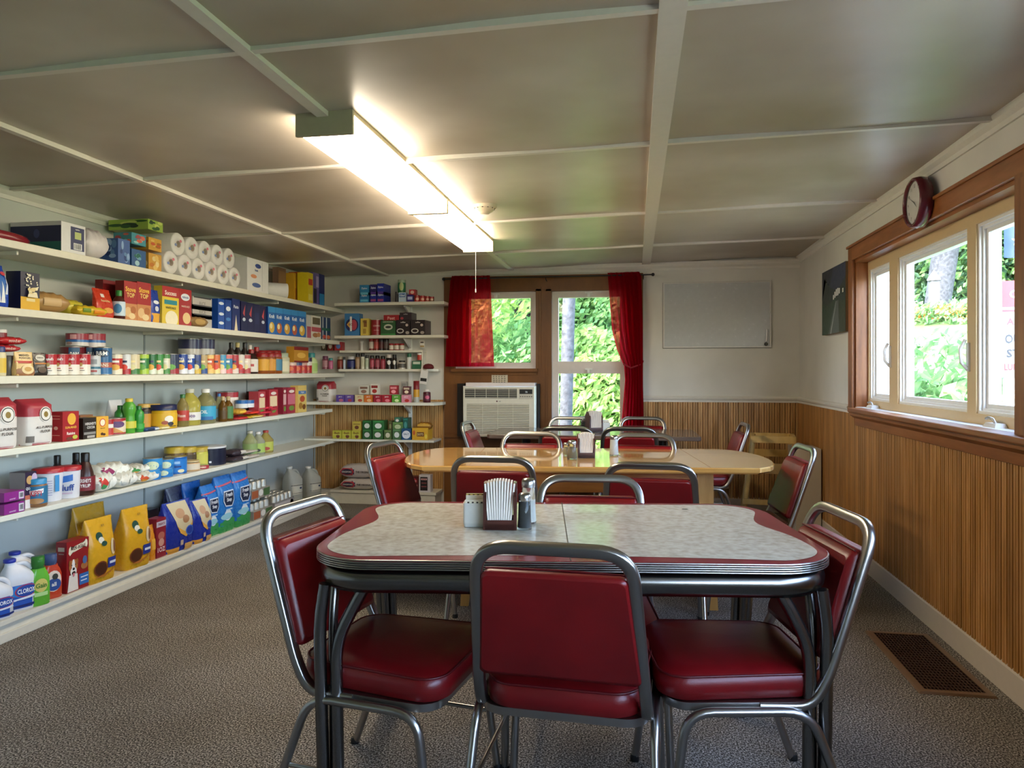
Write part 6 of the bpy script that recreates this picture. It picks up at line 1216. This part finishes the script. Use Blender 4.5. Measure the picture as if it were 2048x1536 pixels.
for i, (a, c_, yt, of) in enumerate(((413, 441, 970, .03), (440, 472, 952, .015), (474, 504, 944, .01))):
    bag('L6', a, c_, yt, '2a78c4', fs_, '%s bright blue cat litter bag of three on the bottom shelf' % ('left', 'middle', 'right')[i], 'cat litter bag', 'cat_litter_bag', d=.11, off=of, top=.72, group='cat litter bags', low=(2, '3a9a50'))
bag('L6', 376, 412, 964, '2468b8', [('r', .1, .3, .9, .6, '3a88d0')], 'blue bag half hidden behind the dark blue bags', 'cat litter bag', 'cat_litter_bag', d=.1, off=.14)
# drink cartons: shrink-wrapped small cans in two layers
def pack(a, b, yt, zb, lab, n=3, col='4a5a34', flat=False):
    (x, y), w, h, dd, r0, z = spot('L6', a, b, yt, .015, .2, False); h -= zb
    t = empty('drink_pack', (x, y, z+zb+.001), r0, label=lab, cat='drink pack', group='packs of drink cans')
    b_ = MB(); b_.box(-w/2, w/2, -dd/2, dd/2, 0, h*(.55 if not flat else .6), M('9a948a' if not flat else '8d8a86', .5))
    k = lambda u, v: (u, -dd/2-.0006, v)
    if not flat: b_.mark(k, ('r', .02, .05, .35, .5, 'a85a34'), w, h); b_.mark(k, ('e', .5, .3, .12, .2, 'e6e2d4'), w, h); b_.mark(k, ('r', .64, .05, .98, .5, '4a6a3a'), w, h)
    else: b_.mark(k, ('r', .02, .06, .98, .5, 'c4bcb8'), w, h); b_.mark(k, ('e', .88, .35, .08, .14, '4a4a58'), w, h); b_.mark(lambda u, v: (u, -dd/2-.001, v), ('t', 'DRINKS', .5, .28, .1, '6a6a80', .4), w, h)
    b_.build('tray', t); r = w/(2*n)*.96; m2 = max(2, int(dd/(2*r)))
    for i in range(n):
        for j in range(m2):
            c = (-w/2+w*(i+.5)/n, -dd/2+dd*(j+.5)/m2); q = MB(); q.lathe([(r*.97, h*.1), (r*.97, h*.88), (r*.8, h*.95), (r*.8, h), (.0005, h*.985)], M('b8b4a6', .35, .6), 10, c); q.build('can', t)
pack(507, 545, 1003, 0, 'lower front pack of small drink cans with green and orange print', 4); pack(503, 540, 962, .16, 'upper pack of small drink cans with green and orange print', 4)
pack(549, 588, 987, 0, 'flat grey pack of drink cans before the water jugs', 5, flat=True)
def jugl(p0, p1, yt, of, lab):
    X, y, w, h = jl(p0, p1, yt, of)
    jug('L6', X, y, .15, .15, h, 'c4c6bc', 'd6d4ca', lab, 'water jug', 'water_jug', PI/2-.5, (.22, .5, 'cfcdbd'), [('r', .1, .1, .9, .14, '2a2a2a'), ('r', .1, .86, .9, .92, '2a2a2a'), ('e', .7, .6, .08, .1, '2a3a5a')], trans=.35, group='gallon water jugs')
jugl(603, 641, 932, .04, 'front gallon water jug at the right end of the bottom left shelf'); jugl(566, 603, 932, .12, 'left gallon water jug behind the grey drink pack')
jugl(611, 641, 925, .2-.01, 'rear gallon water jug close to the wall corner') if False else None
# ------------------------------------------------------------------ REAR WALL SHELVES
for i, (a, c_, yt, zb, cc) in enumerate(((719, 738, 585, 0, '2c7cb4'), (719, 738, 570, .065, '3488bc'), (740, 753, 583, 0, '1c2c90'), (754, 768, 583, 0, '1e2e96'), (740, 753, 569, .068, '241f6c'), (754, 768, 567, .068, '2434a0'))):
    box_('B1', a, c_, yt, cc, [('t', 'Ziploc', .5, .66, .22, 'e6ecf6', .8), ('r', .1, .08, .9, .3, ['6ac0dc', '6ac0dc', 'a04a80', 'a04a80', '5a3a9c', '5a3a9c'][i])], '%s blue storage bag box in the cluster, top rear shelf' % ('lower left', 'upper left', 'lower middle', 'lower right', 'upper middle', 'upper right')[i], 'storage bag box', 'storage_bag_box', d=.19, zb=zb, off=.01, group='blue storage bag boxes')
box_('B1', 797, 812, 585, 'b8cce0', [('r', .1, .5, .9, .9, '3a66a8'), ('t', 'Glad', .5, .7, .22, 'e8eef6', .7)], 'white and blue box under the green canister, top rear shelf', 'box', 'food_box', d=.1)
can('B1', 793, 809, 559, [(0, .2, '2a6a3a'), (.2, .8, '2f7a4c'), (.8, 1, 'a8b8a0')], None, 'green canister standing on the white and blue box', 'food_canister', 'canister', off=.03, zb=.081, marks=[('e', .5, .5, .24, .3, 'b8c48a')])
can('B1', 790, 796, 583, [(0, 1, '1a1c24')], None, 'dark narrow can left of the white and blue box', off=.05)
box_('B1', 814, 826, 589, '3c2c7c', [('r', .1, .3, .9, .7, 'c0c8e8')], 'small purple box right of the white and blue box', 'box', 'food_box', d=.06)
box_('B1', 818, 831, 579, 'b8303a', [('e', .5, .5, .3, .3, 'e0b8a8')], 'red can-shaped box on the purple box, top rear shelf', 'box', 'food_box', d=.06, zb=.062)
for i, (a, c_) in enumerate(edges([827, 838, 849, 858, 867])):
    can('B1', a, c_, 590+i, [(0, .6, ['b8322c', 'c03a30', 'b85040', '8a6a54'][i]), (.6, 1, 'a83030')], None, '%s small red can at the right end, top rear shelf' % nth(i, 4), group='small red cans on the top rear shelf', marks=[('e', .5, .4, .3, .2, 'e0b09a')])
box_('B2', 689, 719, 627, '3f7cb4', [('e', .5, .48, .44, .3, '2a2c5c'), ('p', [(.15, .5), (.4, .7), (.4, .3)], 'e0b04a'), ('e', .62, .48, .22, .24, 'b84a5a'), ('r', .36, .2, .5, .86, 'e6e2dc'), ('t', 'RICE', .43, .5, .1, '8c2a3a', .3)], 'tall blue cereal box with a red and navy emblem, second rear shelf', 'cereal box', 'cereal_box', d=.09)
box_('B2', 721, 737, 637, 'd6bd54', [('r', .4, .5, .8, .9, '8c5a24'), ('r', .3, .1, .7, .4, 'a8863a'), ('t', 'Tea', .5, .8, .12, '5a3a1c', .6)], 'yellow tea box between cereal box and red can', 'tea box', 'tea_box', d=.07)
can('B2', 738, 761, 639, [(0, 1, '8f1c24')], 'COFFEE', 'dark red coffee can on the second rear shelf', 'coffee_can', tcol='e0b8b0', tz=.6, th=.1, marks=[('r', .3, .3, .7, .34, 'c88a84')])
box_('B2', 761, 791, 641, '2f5a32', [('r', 0, 0, 1, .1, '3c8a44'), ('e', .52, .55, .3, .2, 'b8bca8'), ('e', .52, .55, .2, .08, '2a2a22'), ('t', 'GREEN MOUNTAIN', .5, .9, .07, 'c8ccb8', .7)], 'dark green coffee pod box under the red one', 'coffee pod box', 'coffee_pod_box', d=.12, off=.01)
box_('B2', 767, 798, 630, '9c1c22', [('t', 'Peet', .5, .5, .5, 'e0a8a0', .5)], 'flat red box lying on the green coffee pod box', 'coffee pod box', 'coffee_pod_box', d=.12, zb=.13, off=.02)
kc = [('e', .3, .28, .26, .16, 'd0cac4'), ('e', .3, .28, .19, .1, '2a1c18'), ('t', 'coffee', .5, .85, .1, 'dcd6d0', .7), ('e', .78, .66, .1, .09, 'c8b8b0'), ('e', .82, .16, .14, .1, 'a89c94')]
box_('B2', 792, 820, 640, '241a1c', kc, 'left black coffee pod box with a white cup print', 'coffee pod box', 'coffee_pod_box', d=.12, group='black coffee pod boxes')
box_('B2', 821, 850, 640, '241a1c', kc, 'right black coffee pod box with a white cup print', 'coffee pod box', 'coffee_pod_box', d=.2, group='black coffee pod boxes', side=[('r', .1+.3*k, .15, .3+.3*k, .85, '5a5054') for k in range(3)])
box_('B2', 799, 823, 625, '30222c', [('t', 'coffee', .5, .8, .16, 'b8b0b0', .6), ('e', .2, .3, .14, .16, 'a83a44')], 'black coffee pod box on top of the two others', 'coffee pod box', 'coffee_pod_box', d=.16, zb=.134, off=.02, group='black coffee pod boxes')
box_('B3', 690, 700, 686, '8a2a28', [('r', .1, .2, .9, .8, 'b86a60')], 'low red box at the left end of the narrow third rear shelf', 'box', 'food_box', d=.06) if False else None
for i, (a, c_, cc) in enumerate(((640, 652, '5a4a3a'), (653, 666, '7c2420'), (667, 684, 'a03034'))):
    box_('B3', a+2, c_, 684, cc, [('e', .5, .5, .3, .3, ['c8bca8', 'd8c8b8', '5a7ab8'][i])], ('brown', 'dark red', 'red and blue')[i] + ' flat packet box at the left end, narrow third rear shelf', 'box', 'packet_box', d=.07)
bottle('B3', 718, 726, 682, 'd8d4cc', 'dcd8d0', None, prof=[(.85, 0), (.85, .8), (1, .82)], lab='small white bottle on the narrow third rear shelf', capz=(.8, 1), capr=1.0, off=.05)
for i, (a, c_) in enumerate(edges([736, 746, 756, 766, 776])):
    bottle('B3', a, c_, 676, ['7a2a24', '7a2a24', '2c201e', '2c201e'][i], ['a01c20', 'a01c20', '141414', '141414'][i], (.15, .7, ['c8b8a8', 'b84a44', '5a2a28', '6a5a54'][i]), prof=[(1, 0), (1, .8)], lab='%s tall spice jar of four, narrow third rear shelf' % nth(i, 4), cat='spice jar', name='spice_jar', capz=(.8, 1), capr=1.0, off=.04, group='tall spice jars')
for i, (a, c_) in enumerate(edges([766, 776, 786, 797, 807])):
    bottle('B3', a+.5, c_, 687, '8a3a30', 'a01c24', (.12, .72, 'd0c4b4'), prof=[(1, 0), (1, .8)], lab='%s short red-capped spice jar, narrow third rear shelf' % nth(i, 4), cat='spice jar', name='spice_jar', capz=(.78, 1), capr=1.0, off=.002 if i else .002, group='short red-capped spice jars') if i else None
sp4 = [(642, 654, 712, '8a4a5a', '6a3a54', 'b8868c', 'pink spice jar'), (655, 664, 716, 'b85a7c', '4a9090', 'c86a90', 'teal-capped spice jar'), (672, 684, 713, '6a2a1c', 'a89a84', '8a3424', 'brown spice jar'), (685, 690, 714, 'a8b4c0', '1c1c20', 'b4c0cc', 'thin grey bottle'), (691, 708, 713, '1a1e40', 'c8c8c8', '2a2f6c', 'navy square jar with silver lid'),
 (709, 718, 707, '8a6a4a', '1c1a1a', 'a88a6c', 'brown grinder jar'), (720, 728, 706, 'd0ccb8', '1a1a1a', 'c8c4a8', 'cream grinder jar'), (729, 736, 710, 'c0c4b4', '181818', 'b0bca0', 'slim cream grinder jar'), (738, 747, 711, '7a2430', '141414', 'b04a5a', 'first dark red spice jar'), (748, 758, 711, '701f2c', '141414', 'a04a58', 'second dark red spice jar'), (759, 769, 712, '8a2a34', '141414', '9c3a48', 'third dark red spice jar'),
 (770, 782, 709, '201a18', 'c8c0b8', 'd8d4cc', 'black jar with a white dot label'), (783, 792, 709, '201a18', '1c1a1a', 'd8d4cc', 'second black jar with a white dot label'), (794, 809, 721, 'd0c8b8', '3a3a38', '5a5650', 'short square jar with grey label'), (812, 822, 707, 'd8dcd4', '2a6a4c', 'dcdcd8', 'white bottle with green cap')]
for a, c_, yt, bc, cc, lc, ds in sp4:
    dot = 'dot' in ds
    bottle('B4', a, c_, yt, bc, cc, (.15, .65, lc) if not dot else (.5, .52, lc), prof=[(1, 0), (1, .74), (.8, .78)], lab=ds + ' on the narrow fourth rear shelf', cat='spice jar', name='spice_jar', capz=(.77, 1), capr=.85, off=.03, group='spice jars on the fourth rear shelf', marks=[('e', .5, .45, .25, .16, 'e0dcd4')] if dot else ())
box_('B4', 824, 842, 722, '2c6a48', [('r', .1, .6, .9, .9, 'c8d0c0')], 'green box at the right end of the narrow fourth rear shelf', 'box', 'food_box', d=.06)
can('B4', 833, 843, 706, [(0, .75, 'b83a2a'), (.75, 1, 'dcdcd8')], None, 'small red can with white top on the green box', zb=.083, off=.02)
flour('B5', 631, 663, 763, 'red and white flour bag standing in the corner of the rear shelf', off=.05)
jb = [(672, 689, '5f4a9c', 'c06a84'), (690, 706, '6a4f9a', 'a83a54'), (710, 727, 'd8c8a0', 'b0503a'), (728, 745, 'd0702c', 'e8b888'), (747, 763, '9c1c30', 'd86a7c'), (764, 782, 'a81c30', 'e07a8a'), (784, 800, '5fa03a', 'd8ecb0'), (803, 821, 'd4889c', 'b8302c')]
jn = ['violet', 'purple with dark berries', 'cream', 'orange', 'dark red, left', 'dark red, right', 'lime green', 'pink with strawberry']
for (a, c_, cc, mc), ds in zip(jb, jn):
    box_('B5', a, c_, 790, cc, [('t', 'Jell-O', .5, .72, .22, 'f0e8e8' if ds != 'cream' else 'a83a3a', .8), ('e', .6, .25, .26, .2, mc)], 'small %s gelatin box in the lower row, fifth rear shelf' % ds, 'gelatin box', 'gelatin_box', d=.045, group='small gelatin boxes')
for a, c_, yt, cc, mc, ds, zb in ((718, 737, 771, 'd0ccc0', '7a5a4c', 'white and green small pudding box', .075), (741, 757, 768, 'dcd6ca', '8a2a24', 'white small box with cherry print', .075), (779, 795, 771, 'a01c2c', 'e08a90', 'dark red small gelatin box', .075), (806, 820, 773, '5a2430', 'c8b8a0', 'dark box with a round picture', .075), (802, 813, 763, 'a8a49c', '8a8680', 'grey small box at the back', .075)):
    box_('B5', a, c_, yt, cc, [('r', .1, .6, .9, .85, mc), ('e', .5, .3, .3, .2, shade(mc, 1.2))], ds + ', upper row of the fifth rear shelf', 'gelatin box', 'gelatin_box', d=.045, zb=zb, off=.015 if 'back' not in ds else .07, group='small gelatin boxes')
round_('B5', 825, 837, 762, [(1, 0), (1, .25)], [('upper', [(1.0, .25), (1.0, .6)], M('d09a2c', .4)), ('lid', [(1.0, .6), (1.0, 1), (.001, 1)], M('7c2024', .4))], (), 'tall yellow and dark red canister on the fifth rear shelf', 'canister', 'bread_crumb_canister', bodym=M('a8a8a0', .4))
bottle('B5', 844, 859, 779, '4a1020', 'dcd4cc', (.15, .6, '5a2438'), prof=P_JAR, lab='dark berry jam jar at the right end of the fifth rear shelf', cat='jar', name='jam_jar', capz=(.86, 1), capr=.8, marks=[('e', .55, .4, .25, .14, 'c85a78')])
# oven mitt and price card hanging at the shelf end
om = empty('oven_mitt', (XonY(857, 6.54), 6.54, SH['B4'][1]+.001), label='dark red round pot holder lying at the end of the narrow fourth shelf', cat='pot holder')
b = MB(); b.lathe([(.04, .0), (.052, .008), (.048, .03), (.03, .045), (.0005, .05)], M('5c0e16', .8), 18); b.build('pad', om)
cx_, cy2 = XonY(846, 6.53), 6.53
b = MB(); b.T = Matrix.Translation((cx_, cy2, ZAT(768, cx_, cy2))) @ Matrix.Rotation(.12, 4, 'Y'); hc_ = .17; b.box(-.035, .035, -.001, .001, 0, hc_, M('dedad4', .6))
b.box(-.03, .03, -.0016, -.001, .025, .055, '20201e'); b.mark(lambda u, v: (u, -.0017, v), ('e', .5, .85, .3, .1, 'b8ac98'), .07, hc_); o = b.build('hang_tag'); tag(o, 'white product tag with black bar hanging from the shelf end', 'tag')
b = MB(); cx_ = XonY(840, 6.56); b.box(cx_-.0, cx_+.045, 6.56, 6.562, ZAT(695, cx_, 6.56), ZAT(681, cx_, 6.56), M('d8d0c4', .7)); b.box(cx_+.004, cx_+.035, 6.5592, 6.56, ZAT(686, cx_, 6.56), ZAT(683.5, cx_, 6.56), '3a2a24'); b.box(cx_+.002, cx_+.04, 6.5592, 6.56, ZAT(694, cx_, 6.56), ZAT(691, cx_, 6.56), 'a88a4c'); o = b.build('shelf_sign'); tag(o, 'small paper sign at the right end above the narrow shelves', 'sign')
for i, (a, c_) in enumerate(((665, 683), (684, 702), (703, 721))):
    box_('B6', a, c_, 861, 'b8b03c', [('t', 'Bush', .5, .7, .25, '6a2a1c', .6), ('e', .6, .3, .2, .24, '6a3a24'), ('r', .05, .45, .95, .5, 'd8d46a')], '%s yellow tea box of the lower three, lowest rear shelf' % nth(i, 3), 'tea box', 'tea_box', d=.08, group='yellow boxes on the lowest rear shelf')
box_('B6', 705, 722, 843, 'c0a848', [('e', .5, .35, .25, .2, '6a3a24'), ('r', .1, .65, .9, .75, '8a6a2c')], 'yellow tea box on top of the lower three', 'tea box', 'tea_box', d=.08, zb=.078, off=.02, group='yellow boxes on the lowest rear shelf')
gb = [(725, 743, 859, 0, '2c5a2e', 'c8c8c0'), (745, 766, 859, 0, '3a6434', 'dcd8d0'), (768, 783, 860, 0, '56683a', 'd0ccb0'), (785, 802, 858, 0, '4a6a44', 'd8dcd8'), (725, 743, 841, .083, '24582c', 'd8dcd0'), (745, 768, 841, .083, '2f6a38', 'e0e4dc'), (777, 784, 842, .083, '4a4a2c', '8a8a5c'), (785, 806, 844, .083, '5a7a44', 'b8c49a'), (789, 800, 835, .155, '3a6a54', 'dcd8d0'), (806, 816, 836, .083, '1f5a50', '4a9088')]
gn = ['lower first', 'lower second', 'lower third', 'lower fourth', 'upper first', 'upper second', 'narrow dark upper', 'upper olive', 'topmost small', 'tall teal']
for (a, c_, yt, zb, cc, mc), ds in zip(gb, gn):
    box_('B6', a, c_, yt, cc, [('e', .5, .45, .3, .26, mc), ('r', .1, .84, .9, .92, shade(cc, 1.5))], ds + ' green tea carton in the cluster, lowest rear shelf', 'tea box', 'tea_box', d=.11, zb=zb, off=.01 if zb == 0 else .02, group='green tea boxes')
box_('B6', 803, 822, 857, '1c4a74', [('e', .5, .45, .44, .36, 'd8dce4'), ('t', 'SALT', .5, .5, .16, '1c4a74', .6)], 'navy box with a white oval right of the green tea boxes', 'tea box', 'tea_box', d=.08)
box_('B6', 824, 856, 856, 'd0a02c', [('r', .3, .3, .75, .65, '5a2a14'), ('t', 'DOTS', .52, .47, .2, 'e8d090', .36), ('e', .12, .6, .08, .2, 'c05a2c'), ('e', .88, .3, .08, .2, 'e0c84a')], 'yellow multipack with a dark name plate at the right end', 'tea box', 'tea_box', d=.15)
pouch('B6', 832, 862, 845, '8a5a1c', [('r', .1, .5, .9, .9, 'c89a3c')], 'brown and yellow packet lying on the yellow multipack', d=.08, zb=.09, off=.03, lumps=.003)
kf = [('r', .0, 0, .46, 1, '262a60'), ('p', [(.02, .5), (.1, .75), (.4, .75), (.46, .5), (.4, .25), (.1, .25)], 'b83a44'), ('e', .24, .5, .17, .2, '2a2440'), ('t', 'KINGSFORD', .24, .5, .13, 'ece6e0', .3), ('t', 'THE ORIGINAL', .73, .5, .15, '2a2628', .44)]
pouch('B7', 680, 746, 958, 'cfc7c2', kf, 'lower charcoal bag of two lying stacked on the bottom rear shelf', 'charcoal bag', 'charcoal_bag', d=.2, off=.01, lumps=.003, group='charcoal bags'); pouch('B7', 678, 744, 930, 'cfc7c2', kf, 'upper charcoal bag of two lying stacked on the bottom rear shelf', 'charcoal bag', 'charcoal_bag', d=.2, off=.02, zb=.105, lumps=.003, group='charcoal bags')
box_('B7', 808, 837, 953, '5a1418', [('e', .55, .7, .36, .2, 'c0303a'), ('t', 'KINGSFORD', .55, .7, .12, 'ece6e0', .6), ('t', 'MATCH LIGHT', .55, .38, .12, 'dca090', .8)], 'dark red charcoal carton under the pale wooden table end', 'charcoal box', 'charcoal_box', d=.09, off=.05)
box_('B7', 838, 861, 950, 'd8d4da', [('r', .1, .1, .75, .88, '241a1c'), ('r', .16, .7, .7, .8, 'd8b8b8'), ('r', .2, .5, .66, .56, '8c4a4a'), ('r', .2, .3, .66, .36, '8c4a4a'), ('t', 'LIGHTER', .43, .75, .07, 'b02a30', .4)], 'white lighter fluid can with black label beside the dark red carton', 'can', 'lighter_fluid_can', d=.08, off=.01)
